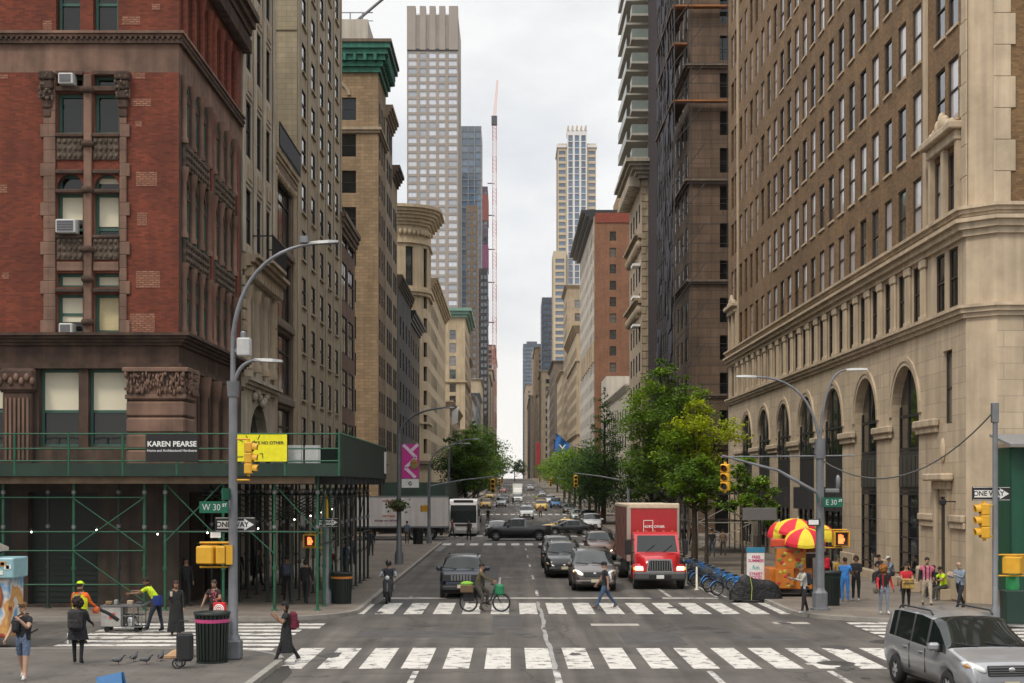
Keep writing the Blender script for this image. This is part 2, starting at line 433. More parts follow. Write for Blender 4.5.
marks('lane_marking', [(1.10, 61.5+11.0*k, 1.22, 64.6+11.0*k) for k in range(5)]+[(6.62, 60.9, 6.78, 66), (1.07, 30, 1.24, 36.4), (-2.42, 30, -2.27, 36.3), (4.9, 30, 5.06, 36.3), (7.9, 30, 8.06, 36.3)], M_LINEW, z=.006)
marks('lane_marking', [(1.08, 140+12*k, 1.24, 143+12*k) for k in range(60)]+[(5.0, 140+12*k, 5.16, 143+12*k) for k in range(60)]+[(-2.6, 140+12*k, -2.44, 143+12*k) for k in range(60)], M_LINEW, z=.006)
marks('lane_marking', [(8.6, 60.6, 8.72, 78), (8.95, 60.6, 9.07, 66), (-.55, 66, -.45, 74), (-.55, 74, .6, 74.12), (-4.2, 60.8, -4.1, 61.2)], M_LINEW, z=.006)
M_SEAM = mat('grey_sealant', (.27, .26, .25), .8, var=.3, scale=3)
b = MB(); prev = None
for k in range(27):
 y = 36.6+k*.83; x = 1.12+.02*math.sin(k*1.3)+.03*math.sin(k*.43); wd = .065+.015*math.sin(k*2.1)
 cur = ((x-wd, y, .007), (x+wd, y, .007))
 if prev: b.face([prev[0], prev[1], cur[1], cur[0]], M_SEAM)
 prev = cur
struct('road_seam', b)
M_PATCH = mat('dark_patch', (.065, .062, .06), .9, var=.3, scale=1.5, fine=.2)
M_IRON = mat('cast_iron', (.05, .045, .04), .6, .4, var=.3, scale=4)
M_PALEPATCH = mat('pale_patch', (.36, .33, .29), .85, var=.25, scale=2)
for (x, y, rr) in ((11.3, 43.2, .5), (6.2, 47.5, .45), (-2.9, 48.4, .42), (8.5, 37.9, .4), (-1.0, 45.6, .4)):
 b = MB(); b.lathe([(rr+.1, 0), (rr+.1, .004)], (x, y, .006), M_PATCH, 20); b.lathe([(rr, .004), (rr-.03, .009), (.02, .009)], (x, y, .006), M_IRON, 20, caps=False)
 struct('manhole_cover', b)
for (x0, y0, x1, y1, m) in ((-4.8, 44.4, -1.0, 46.6, M_PATCH), (3.4, 42.3, 5.2, 46.0, M_PATCH), (6.8, 43.5, 8.8, 45.2, M_PATCH), (-.6, 47.0, .4, 52, M_PATCH), (-5.2, 52, -3.9, 59, M_PATCH), (3.2, 62, 4.6, 64, M_PATCH), (-8.5, 43, -7, 45.4, M_PATCH), (1.6, 88, 4.6, 96, M_PATCH), (-4, 98, -2, 108, M_PATCH), (2.7, 48.2, 4.3, 48.9, M_PALEPATCH), (8.9, 48.8, 10.1, 49.5, M_PALEPATCH), (-3.2, 70, -.6, 86, M_PATCH), (2.0, 30, 3.6, 34, M_PATCH), (7.7, 37.6, 9.0, 38.0, M_PALEPATCH)):
 b = MB(); b.face([(x0, y0, .003), (x1, y0, .003), (x1, y1, .003), (x0, y1, .003)], m); struct('road_patch', b)
M_STAIN = mat('oil_stain', (.05, .047, .045), .6, var=.4, scale=3)
rs_ = random.Random(77); b = MB()
for k in range(46):
 x, y, q = rs_.uniform(-5, 9.5), rs_.uniform(34, 100), rs_.uniform(.08, .34)
 b.face([(x+q*rs_.uniform(.6, 1.3)*math.cos(2*PI*i/9), y+q*2.2*rs_.uniform(.6, 1.3)*math.sin(2*PI*i/9), .0085) for i in range(9)], M_STAIN)
struct('oil_stain', b)
b = MB(); M_GUM = mat('gum_spot', (.07, .06, .052), .8, var=.2)
for k in range(260):
 x, y, q = rs_.uniform(-12.5, -6.6) if k % 2 else rs_.uniform(11, 17), rs_.uniform(50.8, 90) if k % 3 else rs_.uniform(31, 39), rs_.uniform(.03, .08)
 b.face([(x+q*math.cos(2*PI*i/7), y+q*math.sin(2*PI*i/7), .144) for i in range(7)], M_GUM)
struct('gum_spot', b)
M_PUDDLE = mat('wet_gutter', (.05, .047, .044), .4, var=.2, scale=2)
for pts in ([(-5.86, 33), (-5.35, 33), (-5.4, 36), (-5.7, 37.4), (-5.86, 37.2)], [(-5.6, 57), (-5.2, 57), (-5.2, 66), (-5.5, 70)], [(-5.6, 104), (-5.0, 104), (-4.9, 112), (-5.5, 114)]):
 b = MB(); b.face([(x, y, .008) for x, y in pts], M_PUDDLE); struct('gutter_water', b)
def at(x, y, zg=0.):      # a pixel of the photograph to a point on the (flat) near ground
 Y = (4.6-zg)*1454/(y-487)
 return ((x-510)*Y/1454, Y, zg)
WCACHE = {}
def window_mesh(w, h, st):
 """one sash window, facing -y, origin at the centre of its sill line, pane 0 .. frame in front"""
 key = (round(w, 2), round(h, 2), st.get('name'))
 if key in WCACHE: return WCACHE[key]
 b = MB(); fm = st.get('frame', M_DARKMETAL); t = st.get('t', .07); gm = st.get('glass', M_GLASS)
 mid = st.get('mid', .5); nv = st.get('nv', 1)
 hw = w/2
 b.face([(-hw, .05, 0), (hw, .05, 0), (hw, .05, h), (-hw, .05, h)], gm)
 b.box(-hw, -.02, 0, -hw+t, .04, h, fm); b.box(hw-t, -.02, 0, hw, .04, h, fm)
 b.box(-hw+t, -.02, 0, hw-t, .04, t, fm); b.box(-hw+t, -.02, h-t, hw-t, .04, h, fm)
 if mid: b.box(-hw+t, -.01, h*mid-t*.4, hw-t, .035, h*mid+t*.4, fm)
 for k in range(1, nv):
  x = -hw+w*k/nv; b.box(x-t*.4, 0, t, x+t*.4, .03, h-t, fm)
 if st.get('sill'): b.box(-hw-.06, -.13, -.12, hw+.06, .0, -.002, st['sill'])
 me = b.mesh('window'); WCACHE[key] = me
 return me
class Bld:
 def __init__(s, name, label, cat='building', group=None):
  s.root = thing(name, label, cat, group=group); s.w = MB(); s.wins = []; s.parts = {}
 def part(s, n):
  if n[-1] == '#': n += str(len(s.parts))
  if n not in s.parts: s.parts[n] = MB()
  return s.parts[n]
 def facade(s, p0, d, W, z0, z1, holes, m, depth=.3, rm=None, style=None, mb=None):
  """wall with recessed openings. p0: left end seen from outside, d: unit direction to the right, holes: (u0,u1,z0,z1[,rise])"""
  mb = mb or s.w; rm = rm or m
  n = (d[1], -d[0])
  def P(u, z, k=0): return (p0[0]+d[0]*u-n[0]*k, p0[1]+d[1]*u-n[1]*k, z)
  H = [h for h in holes if h[0] < W and h[1] > 0 and h[2] < z1 and h[3] > z0]
  us = sorted(set([0, W]+[round(x, 4) for h in H for x in h[:2]])); zs = sorted(set([z0, z1]+[round(x, 4) for h in H for x in h[2:4]]))
  us = [u for u in us if 0 <= u <= W]; zs = [z for z in zs if z0 <= z <= z1]
  for i in range(len(us)-1):
   run = None
   for j in range(len(zs)-1):
    uc, zc = (us[i]+us[i+1])/2, (zs[j]+zs[j+1])/2
    hole = any(h[0] < uc < h[1] and h[2] < zc < h[3] for h in H)
    if not hole:
     if run is None: run = zs[j]
    if hole and run is not None:
     mb.face([P(us[i], run), P(us[i+1], run), P(us[i+1], zs[j]), P(us[i], zs[j])], m); run = None
   if run is not None: mb.face([P(us[i], run), P(us[i+1], run), P(us[i+1], zs[-1]), P(us[i], zs[-1])], m)
  for h in H:
   u0, u1, a, c = h[:4]; rise = h[4] if len(h) > 4 else 0
   dp = h[5] if len(h) > 5 else depth
   st = h[6] if len(h) > 6 else style
   if not rise:
    for q in (((u0, a), (u1, a)), ((u1, a), (u1, c)), ((u1, c), (u0, c)), ((u0, c), (u0, a))):
     mb.face([P(*q[0]), P(*q[1]), P(*q[1], dp), P(*q[0], dp)], rm)
   else:
    uc = (u0+u1)/2; r = (u1-u0)/2; sp = c-rise; K = 12
    arc = [(uc-r*math.cos(PI*k/K), sp+rise*math.sin(PI*k/K)) for k in range(K+1)]
    for k in range(K):
     (ua, za), (ub, zb) = arc[k], arc[k+1]
     mb.face([P(ua, za), P(ub, zb), P(ub, c), P(ua, c)], m)
     mb.face([P(ua, za), P(ub, zb), P(ub, zb, dp), P(ua, za, dp)], rm)
    for q in (((u0, a), (u1, a)), ((u1, a), (u1, sp)), ((u0, sp), (u0, a))):
     mb.face([P(*q[0]), P(*q[1]), P(*q[1], dp), P(*q[0], dp)], rm)
   if st is not None:
    c0 = P((u0+u1)/2, a, max(dp-.05, .0))
    s.wins.append((c0, math.atan2(d[1], d[0]), u1-u0, c-a, st))
  return P
 def quad(s, pts, m): s.w.face(pts, m)
 def finish(s, wall_name='wall', limit=100):
  if s.w.f: s.w.build(wall_name, s.root)
  for n, mb in s.parts.items():
   if mb.f: mb.build(n.split('#')[0], s.root)
  def size(wn):
   c, a, w, h, st = wn
   if c[1] < 2: return 0
   x, y = px(*c); k = (1454/c[1])**2*w*h
   face = abs(math.cos(a))*1.+abs(math.sin(a))*abs(c[0])/c[1]
   if not (-20 < x < 1044 and -40 < y < 700): return k*face*1e-6
   return k*face
  s.wins.sort(key=size, reverse=True)
  for c, a, w, h, st in s.wins[:limit]:
   place(window_mesh(w, h, st), 'window', s.root, c, a)
  if len(s.wins) > limit:
   mb = MB()
   for c, a, w, h, st in s.wins[limit:]:
    gm = st.get('glass', M_GLASS); fm = st.get('frame', M_DARKMETAL); ca, sa = math.cos(a), math.sin(a)
    def T(x, y, z): return (c[0]+x*ca-y*sa, c[1]+x*sa+y*ca, c[2]+z)
    mb.face([T(-w/2, .05, 0), T(w/2, .05, 0), T(w/2, .05, h), T(-w/2, .05, h)], gm)
    if st.get('mid', .5):
     q = h*st.get('mid', .5); mb.face([T(-w/2, .03, q-.04), T(w/2, .03, q-.04), T(w/2, .03, q+.04), T(-w/2, .03, q+.04)], fm)
    mb.face([T(-w/2, .03, 0), T(-w/2+.07, .03, 0), T(-w/2+.07, .03, h), T(-w/2, .03, h)], fm)
    mb.face([T(w/2-.07, .03, 0), T(w/2, .03, 0), T(w/2, .03, h), T(w/2-.07, .03, h)], fm)
   tag(mb.build('window', s.root), kind='stuff')
  return s.root
def cells(W, m0, m1, n, ww, zs, h, rise=0):
 """n columns of holes between margins; zs: sill heights"""
 out = []
 for i in range(n):
  u = m0+(W-m0-m1)*(i+.5)/n
  for z in zs: out.append((u-ww/2, u+ww/2, z, z+h)+((rise,) if rise else ()))
 return out
ST_DARK = dict(name='dark', frame=M_DARKMETAL, glass=M_GLASS, t=.06)
ST_GREEN = dict(name='green', frame=M_GREENFRAME, glass=M_GLASSD, t=.09)
ST_BROWN = dict(name='brown', frame=plain((.05, .035, .025), .7), glass=M_GLASS, t=.07)
ST_WIDE = dict(name='wide', frame=plain((.03, .022, .018), .7), glass=M_GLASSD, t=.1, nv=3, mid=.7)
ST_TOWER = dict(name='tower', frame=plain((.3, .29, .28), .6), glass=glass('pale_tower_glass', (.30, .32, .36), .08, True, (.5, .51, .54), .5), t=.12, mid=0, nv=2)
ST_BLUE = dict(name='blue', frame=plain((.1, .1, .1), .6), glass=glass('blue_tower_glass', (.025, .06, .11), .05, True, (.07, .11, .16), .3), t=.1, mid=.4)
def ledge(mb, x0, y0, x1, y1, z0, z1, pr, m, sides='SE', steps=3):
 """stepped cornice projecting pr from the block x0..x1,y0..y1 on the given sides"""
 for k in range(steps):
  p = pr*(k+1)/steps; a = z0+(z1-z0)*k/steps; c = z0+(z1-z0)*(k+1)/steps
  X0 = x0-(p if 'W' in sides else -.004); X1 = x1+(p if 'E' in sides else -.004); Y0 = y0-(p if 'S' in sides else -.004); Y1 = y1+(p if 'N' in sides else -.004)
  mb.box(X0, Y0, a+(.002 if k else 0), X1, Y1, c, m)
XL = -12.3
def red_brick_building():
 B = Bld('corner_building', 'red brick and brownstone corner building above the green sidewalk shed')
 Y0, Y1, X0 = 54.0, 66.5, -32.
 s = 26.93
 def Z(y): return 4.6+(487-y)/s
 def X(p): return (p-510)/s
 O = (X0, Y0); D = (1, 0); W = XL-X0
 def U(p): return X(p)-X0
 bays = [0, -6.4, -11.8]; M_BASE = mat('shade_tinted_stone', (.05, .036, .027), .9, var=.4, scale=1, streak=.3)  # ground-floor brownstone with the shade under the shed put into its colour
 hol = [(0.4, W-2.0, .2, 4.6, 0, .5)]
 hol = []
 for i in range(6):
  u = W-3.4-i*3.2; hol.append((u-2.2, u+.4, .25, 4.4))
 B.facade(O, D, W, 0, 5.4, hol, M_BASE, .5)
 for h in hol:
  b = B.part('shopfront#'); u0, u1 = X0+h[0], X0+h[1]
  b.box(u0, Y0+.4, h[2], u1, Y0+.46, 2.9, mat('roller_shutter', (.012, .017, .014), .6, var=.2, scale=2)); b.face([(u0, Y0+.42, 2.9), (u1, Y0+.42, 2.9), (u1, Y0+.42, h[3]), (u0, Y0+.42, h[3])], M_BLACK)
  for k in range(12): b.box(u0, Y0+.37, .3+k*.2, u1, Y0+.4, .33+k*.2, M_DKGREEN)
 sw = [(-20.5, -18.5), (-17.49, -16.02), (-15.67, -14.22), (-23.4, -21.9), (-25.4, -23.8)]
 P = B.facade(O, D, W, 5.4, 9.06, [(a-X0, c-X0, 6.1, 8.98) for a, c in sw], M_BROWNDARK, .45)
 B.facade(O, D, W, 9.06, 10.25, [], M_BROWNDARK)
 B.facade(O, D, W, 10.25, 20.0, [(U(57)+b0, U(83)+b0, *z) for b0 in bays for z in ((Z(333), Z(294)), (Z(287), Z(273)), (Z(236), Z(193)), (Z(190), Z(174), .5), (Z(133), Z(93)), (Z(86), Z(75)))]
   + [(U(94)+b0, U(119)+b0, *z) for b0 in bays for z in ((Z(333), Z(294)), (Z(287), Z(273)), (Z(236), Z(193)), (Z(190), Z(174), .5), (Z(133), Z(93)), (Z(86), Z(75)))], M_REDBRICK, .4, M_BROWNSTONE)
 B.facade(O, D, W, 20.0, 21.46, [], M_BROWNSTONE)
 B.facade(O, D, W, 21.46, 24.6, [(U(56)+b0, U(80)+b0, Z(31), 24.1) for b0 in bays]+[(U(93)+b0, U(118)+b0, Z(31), 24.1) for b0 in bays], M_REDBRICK, .35)
 def win(xc, z0, w, h, face='S', blind=0., yb=None, frame=M_GREENFRAME, mid=.5, air=False, bm=M_BLIND, arch=False, yy=None, dp=.36):
  if face == 'S': loc, rz = (xc, Y0+dp, z0), 0
  else: loc, rz = (XL-dp, yy, z0), PI/2
  b = MB(); b.face([(-w/2, .03, 0), (w/2, .03, 0), (w/2, .03, h), (-w/2, .03, h)], M_GLASSD)
  o = b.build('window', B.root, loc, rz)
  f = MB(); t = .1
  f.box(-w/2, -.06, 0, -w/2+t, .02, h, frame); f.box(w/2-t, -.06, 0, w/2, .02, h, frame); f.box(-w/2+t, -.06, 0, w/2-t, .02, t, frame); f.box(-w/2+t, -.06, h-t, w/2-t, .02, h, frame)
  if mid: f.box(-w/2+t, -.04, h*mid-.05, w/2-t, .015, h*mid+.05, frame)
  f.build('frame', o)
  if blind:
   q = MB(); q.box(-w/2+t, .004, h-t-(h-2*t)*blind, w/2-t, .024, h-t, bm); q.build('blind', o)
  return o
 for (a, c), bl in zip(sw, (.5, .54, .54, .5, .4)):
  win((a+c)/2, 6.1, c-a, 2.88, blind=bl, mid=.46, dp=.4)
 WARM = mat('cream_curtain', (.52, .44, .26), .9, var=.15, scale=2)
 for ib, b0 in enumerate(bays):
  for col, (pa, pb) in enumerate(((57, 83), (94, 119))):
   xc = (X(pa)+X(pb))/2+b0; wd = (pb-pa)/s
   first = ib == 0
   win(xc, Z(333), wd, Z(294)-Z(333), blind=.72 if col == 0 else .97, mid=.0 if col else .5, bm=M_BLIND if col == 0 else WARM)
   win(xc, Z(287), wd, Z(273)-Z(287), blind=.96, mid=0)
   win(xc, Z(236), wd, Z(193)-Z(236), blind=.6 if col == 0 else .78, mid=.18)
   win(xc, Z(190), wd, Z(174)-Z(190), mid=0, blind=.5 if col else 0)
   win(xc, Z(133), wd, Z(93)-Z(133), mid=0)
   win(xc, Z(86), wd, Z(75)-Z(86), mid=0)
   win(X((56, 93)[col])/1+wd/2+b0, Z(31), (80-56)/s, 24.1-Z(31), mid=.42)
 for ib, b0 in enumerate(bays):
  st = B.part('stone_trim#')
  xl, xr = X(44)+b0, X(127)+b0
  for k in range(20):        # toothed quoins
   z = 10.3+k*.485; o = .12 if k % 3 == 0 else 0
   if z > 19.6: break
   st.box(xl-o, Y0-.10, z, X(56)+b0, Y0-.0, z+.482, M_BROWNSTONE, .02); st.box(X(120)+b0, Y0-.10, z, xr+o, Y0, z+.482, M_BROWNSTONE, .02)
  st.box(X(84.5)+b0, Y0-.16, 10.3, X(92.5)+b0, Y0-.0, 19.9, M_BROWNSTONE, .03)
  for z in (10.6, 12.2, 13.3, 15.5, 17.2, 19.2): st.lathe([(.19, 0), (.24, .06), (.24, .16), (.19, .22)], (X(88.5)+b0, Y0-.14, z), M_BROWNDARK, 10)
  for (ya, yb) in ((271, 262), (260, 238), (160, 138)):
   for pa, pb in ((57, 83.6), (93.4, 119)):
    m = M_CARVED if ya != 271 else M_BROWNSTONE; ca = B.part('carved_panel#' if ya != 271 else 'lintel#')
    ca.box(X(pa)+b0, Y0-.07, Z(ya), X(pb)+b0, Y0-.003, Z(yb), m, .02)
    if m is M_CARVED:
     nx = 5
     for q in range(nx*3):
      xx = X(pa)+b0+(q % nx+.5)*((pb-pa)/s)/nx; zz = Z(ya)+(q//nx+.5)*(Z(yb)-Z(ya))/3
      ca.ell((xx, Y0-.08, zz), (.075, .06, .1), M_CARVED, 6, 4)
  for (y_, h_) in ((336, .14), (290.5, .16), (237, .12), (191.5, .14), (172, .16), (135.5, .14), (89.5, .18), (73.5, .16)):
   for pa, pb in ((56, 84), (93, 120)): st.box(X(pa)+b0, Y0-.14, Z(y_)-h_/2, X(pb)+b0, Y0-.002, Z(y_)+h_/2, M_BROWNDARK, .03)
  for xx in (X(48)+b0, X(123.5)+b0):     # carved corbels under the belt
   cb = B.part('corbel#')
   for q in range(5): cb.box(xx-.16-.03*q, Y0-.14-.05*q, 18.3+q*.34, xx+.16+.03*q, Y0-.003, 18.62+q*.34, M_BROWNDARK, .05)
   for q in range(26): cb.ell((xx+rnd.uniform(-.25, .25), Y0-.24-.04*(q % 3), 18.9+rnd.random()), (.05, .05, .08), M_CARVED, 6, 4)
 pt = B.part('repaired_brick'); PM = mat('pale_brick', (.25, .135, .08), .9, var=.2, scale=3, brick=(.24, .08, (.16, .06, .04), .03, .3))
 for (xa, ya, xb, yb) in ((122, 25, 140, 16), (152, 10, 160, 4), (43, 30, 52, 20), (132, 79, 145, 73), (131, 106, 151, 99), (135, 127, 142, 121), (136, 186, 157, 172), (137, 226, 147, 212), (136, 288, 160, 271), (130, 336, 155, 313), (0, 193, 7, 184), (2, 279, 9, 272), (0, 79, 8, 74)):
  pt = B.part('repaired_brick#'); pt.box(X(xa), Y0-.012, Z(ya), X(xb), Y0-.002, Z(yb), PM)
 en = B.part('cornice')
 ledge(en, X0, Y0, XL, Y1, 9.86, 10.3, .5, M_BROWNDARK, 'SE', 4)
 en.box(X0, Y0-.12, 9.0, XL+.12, Y1, 9.2, M_BROWNDARK)
 en.box(X0, Y0-.14, 21.05, XL+.14, Y1, 21.2, M_BROWNDARK); ledge(en, X0, Y0, XL, Y1, 21.3, 21.5, .22, M_BROWNSTONE, 'SE', 2)
 x = X0+.1
 while x < XL: en.box(x, Y0-.2, 21.19, x+.09, Y0-.1, 21.3, M_BROWNDARK); x += .2
 y = Y0
 while y < Y1: en.box(XL+.1, y, 21.19, XL+.2, y+.09, 21.3, M_BROWNDARK); y += .2
 ledge(en, X0, Y0, XL, Y1, 24.6, 26.1, .85, M_BROWNDARK, 'SE', 5)
 for k in range(44): en.box(XL+.1, Y0+.1+k*.285, 24.4, XL+.5, Y0+.22+k*.285, 25.0, M_BROWNDARK); en.box(XL-.15-k*.285, Y0-.5, 24.4, XL-.27-k*.285, Y0-.1, 25.0, M_BROWNDARK)
 pr = B.part('corner_pier'); xa, xb = X(128), XL
 z = 5.4
 while z < 7.9:
  pr.box(xa, Y0-.3, z, xb+.3, Y0+1.5, z+.57, M_BROWNSTONE, .07); z += .6
 cp = B.part('capital'); cp.box(xa-.04, Y0-.34, 7.85, xb+.34, Y0+1.54, 8.02, M_BROWNSTONE, .03); cp.box(xa-.12, Y0-.44, 8.85, xb+.44, Y0+1.6, 9.02, M_BROWNSTONE, .03); cp.box(xa+.02, Y0-.28, 8.02, xb+.28, Y0+1.5, 8.85, M_CARVED)
 r3 = random.Random(3)
 for q in range(150):
  xx = r3.uniform(xa, xb+.3); cp.ell((xx, Y0-.29-.05*(q % 3), r3.uniform(8.08, 8.8)), (r3.uniform(.03, .07), .06, r3.uniform(.06, .15)), M_BROWNSTONE, 6, 4)
  cp.ell((xb+.3+.1*(q % 2), r3.uniform(Y0-.2, Y0+1.5), r3.uniform(8.08, 8.8)), (.06, r3.uniform(.03, .07), r3.uniform(.06, .15)), M_BROWNSTONE, 6, 5)
 for xq in (X(19), X(19)-5.2):
  q = B.part('pilaster#'); q.box(xq-.55, Y0-.2, 5.4, xq+.55, Y0+.1, 8.1, M_BROWNDARK, .04); q.box(xq-.68, Y0-.32, 8.1, xq+.68, Y0+.1, 9.0, M_BROWNDARK, .12)
  for k in range(6): q.box(xq-.45+k*.16, Y0-.25, 5.6, xq-.37+k*.16, Y0-.19, 7.9, M_BROWNSTONE)
  for k in range(7): q.ell((xq-.6+k*.2, Y0-.34, 8.5+.15*(k % 2)), (.11, .1, .16), M_BROWNSTONE, 6, 5)
 O = (XL, Y0); D = (0, 1); W = Y1-Y0
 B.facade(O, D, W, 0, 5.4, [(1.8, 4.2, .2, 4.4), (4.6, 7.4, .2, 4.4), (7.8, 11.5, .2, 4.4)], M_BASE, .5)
 for u0, u1 in ((1.8, 4.2), (4.6, 7.4), (7.8, 11.5)):
  q = B.part('shopfront#'); q.face([(XL-.48, Y0+u0, .2), (XL-.48, Y0+u1, .2), (XL-.48, Y0+u1, 4.4), (XL-.48, Y0+u0, 4.4)], M_GLASSD)
  q.box(XL-.47, (u0+u1)/2+Y0-.05, .2, XL-.4, (u0+u1)/2+Y0+.05, 4.4, M_GREENFRAME)
 ew = [(2.0, 3.3), (4.2, 5.5), (6.3, 7.6), (8.3, 9.6), (10.3, 11.6)]
 B.facade(O, D, W, 5.4, 9.06, [(a, c, 6.1, 8.9) for a, c in ew], M_BROWNDARK, .45)
 for a, c in ew: win(0, 6.1, c-a, 2.8, 'E', blind=.3, yy=Y0+(a+c)/2, dp=.4)
 for a in (1.6, 3.75, 5.9, 7.95, 9.95):
  q = B.part('pilaster#'); q.lathe([(.25, 5.4), (.25, 5.6), (.2, 5.7), (.18, 8.1), (.25, 8.2), (.3, 8.6), (.34, 8.95)], (XL+.1, Y0+a+.12, 0), M_BROWNSTONE, 10)
 B.facade(O, D, W, 9.06, 10.25, [], M_BROWNDARK)
 tri = []
 for b0 in (.75, 6.2):
  tri += [(b0+k*1.5, b0+k*1.5+1.12) for k in range(3)]
 rows = ((Z(333), Z(294)), (Z(287), Z(273)), (Z(236), Z(193)), (Z(190), Z(174), .5), (Z(133), Z(93)), (Z(86), Z(75)))
 B.facade(O, D, W, 10.25, 20, [(a, c, *z) for a, c in tri for z in rows], M_BROWNDARK, .14, M_BROWNDARK)
 for a, c in tri:
  for z in rows: win(0, z[0], c-a, z[1]-z[0], 'E', yy=Y0+(a+c)/2, mid=.5 if z[1]-z[0] > 1 else 0, dp=.1, blind=.4 if rnd.random() < .3 else 0)
 B.facade(O, D, W, 20, 21.46, [], M_BROWNSTONE)
 B.facade(O, D, W, 21.46, 24.6, [(a, c, 21.6, 24.0, .5) for a, c in tri], M_REDBRICK, .16)
 for a, c in tri: win(0, 21.6, c-a, 2.4, 'E', yy=Y0+(a+c)/2, dp=.12)
 for b0 in (.75, 6.2):
  for k in range(4):
   yy = Y0+b0-.19+k*1.5; q = B.part('colonnette#')
   for z0, z1 in ((10.4, 13.0), (13.95, 16.6), (17.5, 20.0)):
    q.lathe([(.17, 0), (.17, .15), (.12, .22), (.105, z1-z0-.55), (.14, z1-z0-.45), (.19, z1-z0-.15), (.2, z1-z0)], (XL+.07, yy, z0), M_BROWNSTONE, 8)
   q.lathe([(.17, 0), (.14, .15), (.14, 1.9), (.19, 2.1), (.22, 2.4)], (XL+.07, yy, 21.5), M_REDBRICK, 8)
  for z0, z1 in ((13.0, 13.9), (16.6, 17.5)):
   q2 = B.part('carved_panel#')
   q2.box(XL+.003, Y0+b0-.2, z0, XL+.12, Y0+b0+4.3, z1, M_CARVED, .02)
   for k in range(30): q2.ell((XL+.14, Y0+b0+(k % 10)*.42, z0+.18+.28*(k//10)), (.09, .13, .11), M_CARVED, 6, 4)
 st = B.part('stone_trim')
 for yy in (5.25, 10.9):
  st.box(XL+.003, Y0+yy, 10.3, XL+.14, Y0+yy+.5, 20, M_REDBRICK, .03)
 B.facade((X0, Y0+.3), (1, 0), XL-X0-.3, 26.1, 28.5, [], M_REDBRICK); B.facade((XL-.3, Y0+.3), (0, 1), Y1-Y0-.3, 26.1, 28.5, [], M_REDBRICK)
 B.quad([(XL, Y1, 0), (X0, Y1, 0), (X0, Y1, 28.5), (XL, Y1, 28.5)], M_REDBRICK)
 B.part('roof').face([(X0, Y0+.3, 28.4), (XL-.3, Y0+.3, 28.4), (XL-.3, Y1, 28.4), (X0, Y1, 28.4)], M_DARKMETAL)
 return B.finish()
red_brick_building()
def aircon(xc, z, w, h, label, y=53.78):
 t = thing('air_conditioner', label, 'air conditioner', (xc, y, z), group='window air conditioners')
 b = MB(); b.box(-w/2, -.22, 0, w/2, .35, h, plain((.45, .45, .43), .6), .03); b.build('casing', t)
 b = MB(); b.box(-w/2+.06, -.235, .06, w/2-.08, -.222, h-.06, plain((.05, .05, .06), .6))
 for k in range(6): b.box(-w/2+.06, -.245, .07+k*(h-.14)/6, w/2-.08, -.236, .085+k*(h-.14)/6, plain((.25, .25, .26), .6))
 b.build('grille', t)
aircon((67-510)/27.04, 4.6+(487-85)/27.04, .55, .4, 'small white air conditioner in the top window of the red brick wall')
aircon((67-510)/27.04, 4.6+(487-233.5)/27.04, .74, .5, 'large white air conditioner in the arched window pair')
aircon((67-510)/27.04, 4.6+(487-334)/27.04, .5, .38, 'small grey air conditioner just above the brown stone ledge')
XR = 17.6
